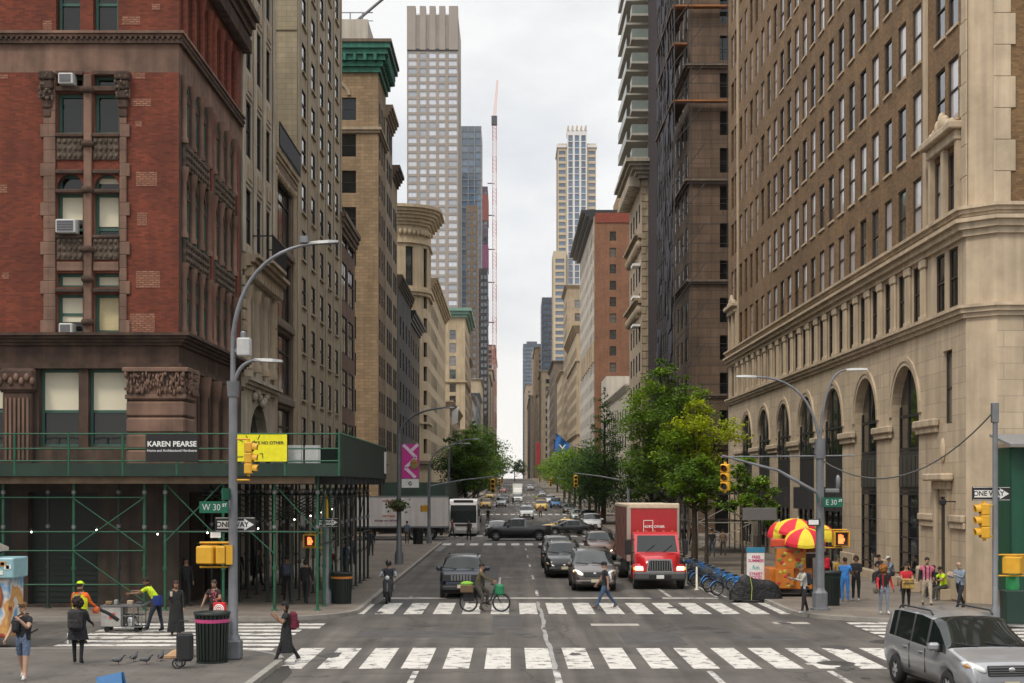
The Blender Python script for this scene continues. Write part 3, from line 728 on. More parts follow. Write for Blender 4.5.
def limestone_block():
 B = Bld('office_block', 'brown brick office block on a pale stone base with tall arches')
 Y0, Y1, XE, ZT = 55.2, 117.2, 42., 51.
 C = .9          # corner chamfer
 O = (XR, Y1); D = (0, -1); W = Y1-Y0-C
 def U(y): return Y1-y
 arches = [64.8+7.2*i for i in range(7)]
 cols = [62.9+2.4*j for j in range(21)]; ends = [59.5, 57.75, 113.3, 115.0]
 hol = [(U(a)-2.2, U(a)+2.2, .5, 10.0, 2.2, .42 if a < 73 else .14) for a in arches]
 hol += [(U(59.0)-.65, U(59.0)+.65, .3, 4.2, 0, .16), (U(58.5)-.62, U(58.5)+.62, 7.15, 10.1, 0, .22, dict(ST_BROWN, name='slot')), (U(114.2)-.6, U(114.2)+.6, 7.15, 10.1, 0, .2)]
 B.facade(O, D, W, 0, 11.2, hol, M_LIME, .9)
 B.facade(O, D, W, 11.2, 15.36, [(U(y)-.62, U(y)+.62, 11.75, 14.1) for y in cols+ends], M_LIMEP, .12, style=dict(ST_BROWN, name='colon', glass=M_GLASSD))
 rows = [15.42+3.72*i for i in range(9)]; R1G = dict(ST_BROWN, name='r1win', sill=M_LIMEP, glass=glass('office_glass', (.03, .032, .036), .05, True, (.5, .47, .48), .5, 2.2))  # half the office panes coloured pale to stand in for sky reflection
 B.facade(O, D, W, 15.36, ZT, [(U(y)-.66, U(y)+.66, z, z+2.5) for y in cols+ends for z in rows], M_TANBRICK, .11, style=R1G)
 P1 = (XR, Y0+C); P2 = (XR+C, Y0)
 dl = math.hypot(C, C); dd = ((P2[0]-P1[0])/dl, (P2[1]-P1[1])/dl)
 B.facade(P1, dd, dl, 0, ZT, [], M_LIMEP)
 OS = (XR+C, Y0); WS = XE-OS[0]
 B.facade(OS, (1, 0), WS, 0, 11.2, [(3+5*i, 5.5+5*i, 1, 8) for i in range(4)], M_LIME, .5)
 B.facade(OS, (1, 0), WS, 11.2, 15.36, [(2.2+2.4*i, 3.4+2.4*i, 11.75, 14.1) for i in range(8)], M_LIMEP, .4, style=ST_BROWN)
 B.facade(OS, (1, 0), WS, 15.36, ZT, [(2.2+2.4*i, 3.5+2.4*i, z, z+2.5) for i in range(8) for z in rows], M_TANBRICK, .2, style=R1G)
 B.facade((XE, Y1), (-1, 0), XE-XR, 0, ZT, [], M_TANBRICK)
 B.part('roof').face([(XR, Y0+C, ZT-.3), (XR+C, Y0, ZT-.3), (XE, Y0, ZT-.3), (XE, Y1, ZT-.3), (XR, Y1, ZT-.3)], M_DARKMETAL)
 def course(mb, z0, z1, pr, m):
  k = pr*math.tan(PI/8)
  out = [(XR-pr, Y1), (XR-pr, Y0+C-k), (XR+C-k, Y0-pr), (XE, Y0-pr)]
  inn = [(XR+.01, Y1), (XR+.01, Y0+C), (XR+C, Y0+.01), (XE, Y0+.01)]
  for i in range(3):
   a, c = out[i], out[i+1]; ai, ci = inn[i], inn[i+1]
   mb.face([(*a, z0), (*c, z0), (*c, z1), (*a, z1)], m)
   mb.face([(*a, z1), (*c, z1), (*ci, z1), (*ai, z1)], m); mb.face([(*ai, z0), (*ci, z0), (*c, z0), (*a, z0)], m)
 cn = B.part('cornice')
 for z0, z1, pr in ((11.12, 11.3, .12), (11.3, 11.48, .24), (11.48, 11.6, .34), (14.25, 14.5, .14), (14.5, 14.75, .3), (14.75, 14.9, .46), (14.98, 15.1, .2), (15.1, 15.25, .3), (15.25, 15.38, .42)):
  course(cn, z0, z1, pr, M_LIMEP)
 bs = B.part('base_course')
 for j in range(22):
  y = 61.7+2.4*j
  q = B.part('pilaster#'); q.box(XR-.12, y-.36, 11.62, XR-.003, y+.36, 13.85, M_LIMEP, .03); q.box(XR-.17, y-.44, 13.85, XR-.003, y+.44, 14.22, M_LIMEP, .05); q.box(XR-.17, y-.42, 11.6, XR-.003, y+.42, 11.85, M_LIMEP, .03)
 tr = B.part('stone_trim')
 for y in (61.45, 112.1): tr.box(XR-.1, y-.22, 15.4, XR-.002, y+.22, ZT, M_LIMEP)
 k = 0; z = 15.4
 while z < ZT:
  o = .18 if k % 2 else 0
  h = 1.18
  tr.box(XR-.06, Y0+C-.15, z, XR-.002, Y0+C+.45+o, z+h, M_LIMEP, .01); tr.box(XR+C-.15, Y0-.06, z, XR+C+.5+o, Y0-.002, z+h, M_LIMEP, .01)
  z += 1.2; k += 1
 for yc in (58.6, 114.2):
  su = B.part('window_surround#')
  su.box(XR-.2, yc-1.9, 15.42, XR-.003, yc-1.62, 18.55, M_LIMEP); su.box(XR-.2, yc+1.62, 15.42, XR-.003, yc+1.9, 18.55, M_LIMEP); su.box(XR-.2, yc-.2, 15.42, XR-.003, yc+.2, 18.15, M_LIMEP)
  su.box(XR-.3, yc-1.95, 18.15, XR-.003, yc+1.95, 18.55, M_LIMEP, .04); su.box(XR-.55, yc-2.15, 18.55, XR-.003, yc+2.15, 18.85, M_LIMEP, .05)
  for q in range(7): su.ell((XR-.2, yc-1.3+q*.43, 18.95+.3*math.exp(-((q-3)/1.4)**2)), (.18, .3, .2+.25*math.exp(-((q-3)/1.4)**2)), M_LIMEP, 8, 6)
 for i, a in enumerate(arches):
  q = MB(); K = 16
  for ra, rb, pr in ((2.2, 2.4, .05), (2.4, 2.6, .09)):
   ring = []
   for k in range(K+1):
    t = PI*k/K; ring.append([(XR-.002, a-ra*math.cos(t), 7.8+ra*math.sin(t)), (XR-pr, a-ra*math.cos(t), 7.8+ra*math.sin(t)), (XR-pr, a-rb*math.cos(t), 7.8+rb*math.sin(t)), (XR-.002, a-rb*math.cos(t), 7.8+rb*math.sin(t))])
   q.grid(ring, M_LIMEP, closed=False, smooth=False)
  q.build('archivolt', B.root)
  gz = MB(); x = XR+(.4 if i < 2 else .12)
  glz = glass('shop_glass', (.012, .014, .013), .04, False)
  gz.face([(x, a+2.2, .5), (x, a-2.2, .5), (x, a-2.2, 7.8), (x, a+2.2, 7.8)], glz)
  K = 14; arc = [(x, a+2.2*math.cos(PI*k/K), 7.8+2.2*math.sin(PI*k/K)) for k in range(K+1)]
  gz.face(arc[::-1], glz)
  o = gz.build('arched_window', B.root)
  f = MB()
  for yy in (-2.15, -.72, .72, 2.15): f.box(x-.06, a+yy-.06, .5, x-.01, a+yy+.06, 7.8+math.sqrt(max(0, 2.2**2-yy*yy)), M_DARKMETAL)
  for zz in (4.3, 6.3, 7.8): f.box(x-.07, a-2.15, zz-.07, x-.012, a+2.15, zz+.07, M_DARKMETAL)
  f.box(x-.07, a-2.15, 4.4, x-.02, a+2.15, 6.2, M_DARKMETAL if i > 1 else plain((.035, .033, .03), .6))
  if i < 2:
   for k in range(6): f.box(x-.14, a-2.05+k*.7, 4.6, x-.105, a-1.5+k*.7, 6.0, plain((.05, .047, .04), .6), .02)
   for k in range(5): f.box(x-.1, a-2.1, .9+k*.7, x-.02, a+2.1, .94+k*.7, M_DARKMETAL)
  f.build('frame', o)
  st = MB(); st.box(XR+.02, a-2.2, .14, x-.015, a+2.2, .52, M_LIMEP, .02); st.build('sill', o)
 for y in [61.2+7.2*i for i in range(8)]:
  q = B.part('impost#'); q.box(XR-.14, y-1.5, 6.85, XR-.003, y+1.5, 7.1, M_LIMEP, .03); q.box(XR-.24, y-1.62, 7.1, XR-.003, y+1.62, 7.42, M_LIMEP, .05)
  bs = B.part('base_course#'); bs.box(XR-.12, y-1.45, .14, XR-.003, y+1.45, 1.2, M_LIMEP, .03)
 for a in arches[2:]:
  q = MB(); q.box(XR-.35, a-2.1, 3.3, XR+.1, a+2.1, 4.6, plain((.025, .025, .027), .6)); q.build('shop_fascia', B.root)
 q = MB(); q.box(XR+.1, 58.35, .3, XR+.15, 59.65, 4.2, plain((.03, .028, .025), .5)); q.build('door', B.root)
 en = B.part('door_surround')
 for y in (58.0, 59.68): en.box(XR-.16, y, .2, XR-.003, y+.32, 4.5, M_LIMEP, .02)
 en.box(XR-.2, 57.9, 4.5, XR-.003, 60.1, 4.85, M_LIMEP, .03); en.box(XR-.5, 57.6, 4.85, XR-.003, 60.4, 5.15, M_LIMEP, .06)
 en.ell((XR-.04, 59, 6.1), (.1, .3, .5), M_LIMEP, 12, 8)
 for ya, yb in ((Y0+C, 57.9), (60.1, 62.2)):
  bs.box(XR-.2, ya, 3.2, XR-.003, yb, 3.5, M_LIMEP, .05); bs.box(XR-.12, ya, 2.95, XR-.003, yb, 3.2, M_LIMEP, .03)
  bs.box(XR-.28, ya, .1, XR-.003, yb, 1.25, M_LIMEP, .12)
 q = B.part('wall_lamp'); q.box(XR-.5, 57.4, 4.0, XR-.003, 57.46, 4.05, M_BLACK); q.box(XR-.62, 57.3, 3.9, XR-.4, 57.56, 4.1, M_BLACK, .03)
 B.finish()
limestone_block()
M_GREYSTONE = mat('grey_limestone', (.38, .33, .26), .88, var=.22, scale=.6, streak=.25, bump=.15)
M_OLIVE = mat('olive_tan_brick', (.30, .255, .175), .9, var=.14, scale=.4, brick=(.6, .3, (.18, .155, .115), .012, .08), streak=.18)
M_OLIVEP = mat('olive_tan_terracotta', (.35, .295, .21), .85, var=.15, scale=.6, streak=.2)
M_BROWNWALL = mat('brown_stone_front', (.15, .115, .085), .9, var=.22, scale=.7, streak=.25)
M_TAN = mat('tan_brick', (.27, .185, .105), .9, var=.18, scale=.4, brick=(.8, .3, (.2, .145, .09), .03, .16), streak=.15)
M_TANP = mat('tan_stone', (.35, .275, .19), .88, var=.18, scale=.5, streak=.2)
M_BUFF = mat('buff_stone', (.43, .34, .225), .88, var=.15, scale=.4, streak=.18)
M_COPPER = mat('green_copper', (.012, .125, .082), .6, var=.25, scale=1.5, streak=.3)
M_PALEBOX = mat('pale_render', (.45, .41, .35), .9, var=.12, scale=.3, streak=.15)
def left_limestone():
 B = Bld('stone_building', 'narrow grey limestone building with an arched doorway and little balcony')
 Y0, Y1, X0, ZT = 66.5, 76.1, -30, 36
 O = (XL, Y0); W = Y1-Y0; D = (0, 1)
 B.facade(O, D, W, 0, 9.6, [(2.2, 7.4, .2, 8.6, 2.2, .5)], M_GREYSTONE)
 B.part('doorway').box(XL-.55, Y0+2.2, .2, XL-.5, Y0+7.4, 8.6, M_GLASSD)
 for k in range(4): B.part('doorway').box(XL-.5, Y0+2.3+k*1.65, .2, XL-.42, Y0+2.45+k*1.65, 7.6, plain((.06, .05, .04), .7))
 B.facade(O, D, W, 9.6, 14.6, [(1.5+2.35*k, 3.2+2.35*k, 10.2, 14.0, 0, .25) for k in range(3)], M_GREYSTONE, .25, style=ST_DARK)
 for k in range(4): B.part('column#').lathe([(.32, 0), (.32, .3), (.23, .4), (.2, 3.2), (.3, 3.5), (.34, 3.9)], (XL+.02, Y0+1.25+2.35*k, 10.1), M_TANP, 12)
 for k in range(9): B.part('quoin').box(XL-.0+.003, Y0+8.7, 9.7+k*.52, XL+.14, Y0+9.5-(k % 2)*.2, 10.15+k*.52, M_TANP, .03); B.part('quoin').box(XL+.003, Y0+.1, 9.7+k*.52, XL+.14, Y0+.9-(k % 2)*.2, 10.15+k*.52, M_TANP, .03)
 c = B.part('cornice'); ledge(c, X0, Y0+.3, XL, Y1, 9.2, 9.7, .4, M_GREYSTONE, 'E'); ledge(c, X0, Y0+.2, XL, Y1, 14.6, 15.3, .8, M_TANP, 'E', 4)
 for k in range(14): c.box(XL+.05, Y0+.4+k*.66, 14.3, XL+.5, Y0+.65+k*.66, 14.75, M_TANP, .04)
 for q in range(9): c.ell((XL+.1, Y0+3+q*.45, 8.9+.25*math.sin(q)), (.16, .25, .22), M_GREYSTONE, 8, 6)
 r = B.part('balcony'); r.box(XL+.0, Y0+2.9, 15.3, XL+1.0, Y0+7.1, 15.45, M_TANP)
 for k in range(22): r.box(XL+.93, Y0+2.95+k*.195, 15.45, XL+.97, Y0+2.99+k*.195, 16.6, M_BLACK)
 r.box(XL+.92, Y0+2.9, 16.6, XL+.98, Y0+7.1, 16.66, M_BLACK)
 for e in (2.95, 7.05): r.box(XL, Y0+e-.03, 16.56, XL+.95, Y0+e+.03, 16.62, M_BLACK)
 rows = [16.0+4.1*i for i in range(5)]
 us = [1.9, 4.6, 7.3]
 B.facade(O, D, W, 15.3, ZT, [(u-.75, u+.75, z, z+2.6) for u in us for z in rows], M_GREYSTONE, .12, style=dict(ST_DARK, name='l2', glass=M_GLASSD))
 for u in (.35, 3.25, 5.95, 8.95): B.part('pilaster#').box(XL+.003, Y0+u-.3, 15.4, XL+.12, Y0+u+.3, ZT, M_GREYSTONE, .05)
 for u in us:
  for z in rows: sp_ = B.part('spandrel#'); sp_.box(XL+.003, Y0+u-.85, z-1.3, XL+.06, Y0+u+.85, z-.15, M_GREYSTONE, .05); sp_.box(XL+.06, Y0+u-.55, z-1.1, XL+.1, Y0+u+.55, z-.4, M_TANP, .05)
 B.facade((X0, Y0), (1, 0), XL-X0, 26, ZT, [], M_OLIVE); B.facade((XL, Y1), (-1, 0), XL-X0, 0, ZT, [], M_OLIVE)
 B.part('roof').face([(X0, Y0, ZT), (XL, Y0, ZT), (XL, Y1, ZT), (X0, Y1, ZT)], M_DARKMETAL)
 B.finish()
left_limestone()
def left_brown():
 B = Bld('loft_building', 'dark brown loft building with wide windows between two taller buildings')
 Y0, Y1, X0, ZT = 76.1, 84, -30, 22.4
 O = (XL-.15, Y0); D = (0, 1); W = Y1-Y0
 B.facade(O, D, W, 0, ZT, [(1, W-1, .3, 4.6)]+[(1.2, W-1.2, 5.6+4.1*i, 8.9+4.1*i) for i in range(4)], M_BROWNWALL, .2, style=ST_WIDE)
 for u in (.45, W-.45): B.part('pilaster#').box(XL-.148, Y0+u-.42, 0, XL+.0, Y0+u+.42, ZT-1, M_TANP, .04)
 for i in range(4): B.part('spandrel#').box(XL-.148, Y0+1, 9.1+4.1*i, XL+.05, Y1-1, 9.5+4.1*i, M_BROWNWALL, .05)
 c = B.part('cornice'); ledge(c, X0, Y0+.1, XL-.15, Y1-.1, ZT-.9, ZT, .32, M_TANP, 'E', 4)
 r2 = random.Random(2)
 for k in range(22): c.ell((XL-.08, Y0+.3+k*.345, ZT-1.1+.1*(k % 2)), (.16, .17, .25), M_TANP, 6, 5)
 r = B.part('railing')
 for k in range(30): r.box(XL+.2, Y0+.1+k*.26, ZT, XL+.24, Y0+.15+k*.26, ZT+1.3, M_BLACK)
 r.box(XL+.19, Y0+.1, ZT+1.3, XL+.25, Y1-.1, ZT+1.37, M_BLACK); r.box(XL+.195, Y0+.1, ZT+.2, XL+.235, Y1-.1, ZT+1.2, plain((.05, .06, .08), .5))
 B.part('roof').face([(X0, Y0, ZT-.1), (XL-.15, Y0, ZT-.1), (XL-.15, Y1, ZT-.1), (X0, Y1, ZT-.1)], M_DARKMETAL)
 B.finish()
left_brown()
def row_building(name, label, side, xf, y0, y1, zt, wall, zs, wh, ncol, ww, depth=.3, xdeep=24, south=None, style=ST_DARK, cornice=None, margins=(.8, .8), base=None, zb=None, north=False, parapet=None, rise=0, sill=None, belts=(), beltm=None, group=None):
 """a building on the avenue; side 'L' faces east, 'R' faces west. south: (ncol, ww, margins) windows on its south wall"""
 B = Bld(name, label, group=group)
 dE = .07 if y0 < 140 else .045 if y0 < 250 else .02
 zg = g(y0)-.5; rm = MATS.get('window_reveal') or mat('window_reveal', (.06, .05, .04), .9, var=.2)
 W = y1-y0
 if side == 'L': O, D, xb = (xf, y0), (0, 1), xf-xdeep
 else: O, D, xb = (xf, y1), (0, -1), xf+xdeep
 st = dict(style, name=style['name']+name+str(round(xf))+str(round(y0)), sill=sill) if sill else style
 H = cells(W, margins[0], margins[1], ncol, ww, zs, wh, rise) if ncol else []
 if base:       # tall shop openings at street level
  n = base[0]
  H2 = cells(W, .6, .6, n, (W-1.2)/n-.7, [zg+.8], base[1])
  B.facade(O, D, W, zg, zb, H2, base[2], .12, style=dict(style, name='shop', glass=M_GLASSD, mid=.7))
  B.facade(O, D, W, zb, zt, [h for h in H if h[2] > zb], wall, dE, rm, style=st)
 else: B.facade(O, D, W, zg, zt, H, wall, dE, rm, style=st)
 S = cells(xdeep, south[2], south[3], south[0], south[1], zs, wh) if south else []
 sw = south[4] if south and len(south) > 4 else wall
 if side == 'L':
  B.facade((xb, y0), (1, 0), xdeep, zg, zt, S, sw, depth, style=st)
  B.quad([(xf, y1, zg), (xb, y1, zg), (xb, y1, zt), (xf, y1, zt)], wall)
  x0, x1, sides = xb, xf, 'SE'
 else:
  B.facade((xf, y0), (1, 0), xdeep, zg, zt, S, sw, depth, style=st)
  B.quad([(xf, y1, zg), (xb, y1, zg), (xb, y1, zt), (xf, y1, zt)], wall)
  x0, x1, sides = xf, xb, 'SW'
 B.part('roof').face([(x0, y0, zt-.05), (x1, y0, zt-.05), (x1, y1, zt-.05), (x0, y1, zt-.05)], M_DARKMETAL)
 if cornice:
  z0, z1, pr, cm = cornice[:4]; sd = cornice[4] if len(cornice) > 4 else sides
  ledge(B.part('cornice'), x0, y0+.05, x1, y1-.05, z0, z1, pr, cm, sd, 4)
 for zz, hh, pr in belts:
  c = B.part('belt_course'); ledge(c, x0, y0+.02, x1, y1-.02, zz, zz+hh, pr, beltm or wall, sides, 2)
 return B
B = row_building('tall_building', 'tall olive tan building with narrow windows and a blank side wall', 'L', XL, 84, 105.9, 46, M_OLIVEP, [2.78*i+7 for i in range(14)], 1.75, 5, 1.7, .35, 22, None, dict(ST_DARK, name='l3', glass=M_GLASSD), None, (.7, .7), (4, 4.2, M_OLIVEP), 5.8, sill=M_OLIVEP)
p = B.part('side_wall')
for k in range(6): p.box(XL-9, 83.93, 10+k*7, XL-.02, 83.997, 10.12+k*7, M_OLIVE)
p.face([(XL-10, 83.995, 5), (XL-.01, 83.995, 5), (XL-.01, 83.995, 46), (XL-10, 83.995, 46)], M_OLIVE)
for k in range(6): B.part('pier#').box(XL+.002, 84.05+k*4.28, 5.8, XL+.06, 84.55+k*4.28, 46, M_OLIVEP, .03)
B.finish()
row_building('loft_building', 'low brown loft building with paired windows beside the tall olive building', 'L', XL-.1, 105.9, 116.2, 24.4, mat('reddish_brown_brick', (.16, .095, .065), .9, var=.2, scale=.5, brick=(.25, .09, (.12, .08, .06), .012, .2), streak=.2), [4.0*i+6.5 for i in range(5)], 2.9, 2, 3.6, .4, 18, None, dict(ST_WIDE, name='l4', nv=2, mid=.6), (23.2, 24.6, .5, M_BROWNWALL), (.6, .6), (2, 4.2, M_BROWNWALL), 5.6).finish()
B = row_building('corner_building', 'tan brick corner building crowned by a bright green copper cornice', 'L', XL, 135.5, 144, 43.2, M_TAN, [3.4*i+8.2 for i in range(10)], 2.1, 3, 1.3, .3, 26, (5, 1.7, 1, .44), dict(ST_DARK, name='l5', glass=M_GLASSD), None, (.8, .8), (2, 4.5, M_TANP), 6.6, belts=((37.6, .5, .35), (6.6, .5, .4)), beltm=M_TANP)
c = B.part('cornice'); ledge(c, XL-26, 135.5, XL, 144, 43.2, 45.7, 1.2, M_COPPER, 'SE', 5)
for k in range(24): c.box(XL-.35-k*.95, 134.5, 44.1, XL-.02-k*.95, 135.4, 44.7, M_COPPER, .05)
for k in range(9): c.box(XL+.1, 135.6+k*.95, 44.1, XL+.95, 135.95+k*.95, 44.7, M_COPPER, .05)
ledge(c, XL-26, 135.5, XL, 144, 45.72, 46.0, 1.35, M_BROWNWALL, 'SE', 1)
for xc in (XL-4.35, XL-8.3):
 K = 10
 q = B.part('arch_moulding')
 ring = []
 for k in range(K+1):
  t = PI*k/K; ring.append([(xc-1.5*math.cos(t), 135.5-.003, 41.1+1.2*math.sin(t)), (xc-1.5*math.cos(t), 135.3, 41.1+1.2*math.sin(t)), (xc-1.8*math.cos(t), 135.3, 41.1+1.5*math.sin(t)), (xc-1.8*math.cos(t), 135.5-.003, 41.1+1.5*math.sin(t))])
 q.grid(ring, M_TANP, closed=False, smooth=False)
B.part('penthouse').box(XL-16, 138, 45.5, XL-1.2, 144, 49.0, M_PALEBOX)
B.part('penthouse').box(XL-16, 137.9, 45.6, XL-2.4-8, 138, 47.4, M_COPPER)
m_ = B.part('roof_mast')
for k in range(6): m_.tube([(XL-8+k*1.2, 141, 49), (XL-8+k*1.2, 141, 50.6)], .06, M_STEEL, 5)
m_.tube([(XL-8.5, 141, 50.6), (XL-1, 141, 50.6)], .06, M_STEEL, 5); m_.tube([(XL-8.5, 141, 49.8), (XL-1, 141, 49.8)], .05, M_STEEL, 5); m_.tube([(XL-4, 142, 49), (XL+.3, 140, 51.8)], .14, M_STEEL, 6)
B.finish()
row_building('narrow_building', 'tan stone strip building touching the green cornice', 'L', XL, 144, 152, 42.3, M_TANP, [3.4*i+8.2 for i in range(10)], 2.1, 3, 1.4, .3, 24, None, dict(ST_DARK, name='l5d'), (41.2, 42.5, .7, M_TANP, 'E')).finish()
row_building('narrow_building', 'lower tan stone strip building two doors past the green cornice', 'L', XL, 152, 158.5, 38, M_BUFF, [3.4*i+8.2 for i in range(8)], 2.1, 2, 1.6, .3, 24, None, dict(ST_DARK, name='l5e'), (37, 38.3, .8, M_BROWNWALL, 'E')).finish()
row_building('narrow_building', 'dark grey narrow building beyond the green cornice, lower than its neighbours', 'L', XL+.1, 158.5, 179, 27.5, mat('grey_render', (.14, .135, .135), .9, var=.15, scale=.3, streak=.2), [3.6*i+7 for i in range(5)], 2.2, 4, 1.6, .3, 20, None, dict(ST_DARK, name='l5b'), (26.5, 27.8, .5, M_BROWNWALL, 'E')).finish()
row_building('narrow_building', 'small brown building with a black cornice just before the rounded tan corner', 'L', XL-.1, 179, 199.6, 26.2, M_BROWNWALL, [3.6*i+7 for i in range(5)], 2.2, 4, 1.6, .3, 20, None, dict(ST_DARK, name='l5c'), (25, 26.4, .8, M_DARKMETAL, 'E')).finish()
def rounded_tan():
 B = Bld('corner_building', 'tan stone building with a rounded corner and deep ornate cornice')
 Y0, Y1, X0 = 214.5, 277, XL-26
 RR = 4.2; cx, cy = XL-RR, Y0+RR
 zt = 45.2
 rows = [9.6+3.6*i for i in range(7)]; tall = (34.4, 40.2)
 hs = lambda us: [(u-.75, u+.75, z, z+2.2) for u in us for z in rows]+[(u-.8, u+.8, tall[0], tall[1]) for u in us]
 WS = cx-X0
 B.facade((X0, Y0), (1, 0), WS, 0, zt, hs([WS-2-4.6*k for k in range(4)]), M_BUFF, .4, style=dict(ST_DARK, name='l6'))
 K = 6; pts = [(cx+RR*math.sin(PI/2*k/K), cy-RR*math.cos(PI/2*k/K)) for k in range(K+1)]
 for k in range(K):
  a, c = pts[k], pts[k+1]; L_ = math.dist(a, c); d = ((c[0]-a[0])/L_, (c[1]-a[1])/L_)
  B.facade(a, d, L_, 0, zt, hs([L_/2]) if k in (1, 4) else [], M_BUFF, .4, style=dict(ST_DARK, name='l6b'))
 B.facade((XL, Y0+RR), (0, 1), 8, 0, zt, hs([2, 5.5]), M_BUFF, .4, style=dict(ST_DARK, name='l6'))
 W2 = Y1-Y0-RR-8
 B.facade((XL, Y0+RR+8), (0, 1), W2, 0, 37, [(u-.75, u+.75, z, z+2.2) for u in [2+3.6*k for k in range(13)] for z in rows], M_BUFF, .04, style=dict(ST_DARK, name='l6'))
 B.quad([(XL, Y0+RR+8, 37), (X0, Y0+RR+8, 37), (X0, Y0+RR+8, zt), (XL, Y0+RR+8, zt)], M_BUFF)
 def ring(mb, z0, z1, pr, m):
  out = [(X0, Y0-pr)]+[(cx+(RR+pr)*math.sin(PI/2*k/12), cy-(RR+pr)*math.cos(PI/2*k/12)) for k in range(13)]+[(XL+pr, Y0+RR+8)]
  inn = [(X0, Y0+.1)]+[(cx+(RR-.1)*math.sin(PI/2*k/12), cy-(RR-.1)*math.cos(PI/2*k/12)) for k in range(13)]+[(XL-.1, Y0+RR+8)]
  for i in range(len(out)-1):
   a, c, ai, ci = out[i], out[i+1], inn[i], inn[i+1]
   mb.face([(*a, z0), (*c, z0), (*c, z1), (*a, z1)], m, True); mb.face([(*a, z1), (*c, z1), (*ci, z1), (*ai, z1)], m); mb.face([(*ai, z0), (*ci, z0), (*c, z0), (*a, z0)], m)
  mb.face([(out[-1][0], out[-1][1], z0), (inn[-1][0], inn[-1][1], z0), (inn[-1][0], inn[-1][1], z1), (out[-1][0], out[-1][1], z1)], m)
 c = B.part('cornice')
 for k in range(6): ring(c, 43.4+.45*k, 43.84+.45*k, .3+.36*k, M_BUFF)
 for z0, z1, p in ((40.7, 41.1, .3), (33.0, 33.5, .35), (33.5, 33.9, .6), (8.0, 8.5, .5), (14, 14.3, .3), (7.4, 8.0, .3)): ring(c, z0, z1, p, M_BUFF if z0 > 9 else M_BROWNWALL)
 for k in range(34):
  xx = X0+.5+k*.65
  if xx < cx: c.ell((xx, Y0-.25, 42.3), (.28, .25, .5), M_BUFF, 6, 5)
 for k in range(10):
  t = PI/2*(k+.5)/10; c.ell((cx+(RR+.2)*math.sin(t), cy-(RR+.2)*math.cos(t), 42.3), (.32, .32, .5), M_BUFF, 6, 5)
 for k in range(14):     # rusticated blocks between the tall windows
  for u in (WS-4.3, WS-8.9): B.part('quoin').box(X0+u-.9, Y0-.14, 34.2+k*.45, X0+u+.9, Y0-.003, 34.55+k*.45, M_BUFF, .04)
 ledge(c, X0, Y0+RR+8, XL, Y1, 35.6, 37.2, 1.1, M_BUFF, 'E', 4)
 rf = B.part('roof'); rf.face([(X0, Y0, zt), (cx, Y0, zt), (XL, cy, zt), (XL, Y0+RR+8, zt), (X0, Y0+RR+8, zt)], M_DARKMETAL); rf.face([(X0, Y0+RR+8, 37), (XL, Y0+RR+8, 37), (XL, Y1, 37), (X0, Y1, 37)], M_DARKMETAL)
 ph = B.part('penthouse'); ph.xprism([(Y0+2, 46), (Y0+9, 46), (Y0+9, 48.6), (Y0+5, 51), (Y0+2, 48)], XL-12, XL-5.5, mat('verdigris', (.16, .28, .23), .7, var=.2))
 B.finish()
rounded_tan()
row_building('low_building', 'low tan storefront building half hidden by the street tree', 'L', XL, 296, 358, 22, M_TANP, [3.7*i+8 for i in range(4)], 2.2, 12, 1.7, .3, 24, (4, 1.7, 1, 1), dict(ST_DARK, name='l7a'), (21, 22.2, .8, M_TANP)).finish()
B = row_building('corner_building', 'yellowish tan building with a flat green copper eave', 'L', XL, 398, 440, 51, M_BUFF, [3.6*i+9 for i in range(11)], 2.6, 8, 1.5, .3, 26, (5, 1.7, 1, 1), dict(ST_DARK, name='l7'), None, belts=((33, .6, .5), (20, .6, .4)))
ledge(B.part('cornice'), XL-26, 398, XL, 440, 51, 53.5, 1.8, mat('verdigris', (.16, .28, .23), .7, var=.2), 'SE', 3)
B.finish()
M_RUST = mat('brown_rusticated_stone', (.125, .082, .054), .9, var=.22, scale=.4, brick=(2.4, .9, (.075, .052, .037), .05, .1), streak=.2)
def rusticated():
 B = row_building('corner_building', 'brown banded stone building behind scaffolding and netting', 'R', 17.2, 139, 154.5, 66, M_RUST, [3.58*i+9.6 for i in range(15)], 2.35, 4, 1.6, .4, 30, (6, 1.75, 1.4, .6), dict(ST_DARK, name='r2', glass=M_GLASSD), None, (1, 1), (3, 6, M_RUST), 8.2, belts=((8.2, .8, .6), (13.1, .4, .3), (24.0, .4, .4), (33.6, .4, .5), (44.6, .4, .5)), beltm=M_BROWNWALL)
 q = B.part('door_arch'); q.box(19.6, 138.9, .2, 21.9, 138.995, 7.4, M_GLASSD)
 return B.finish()
rusticated()
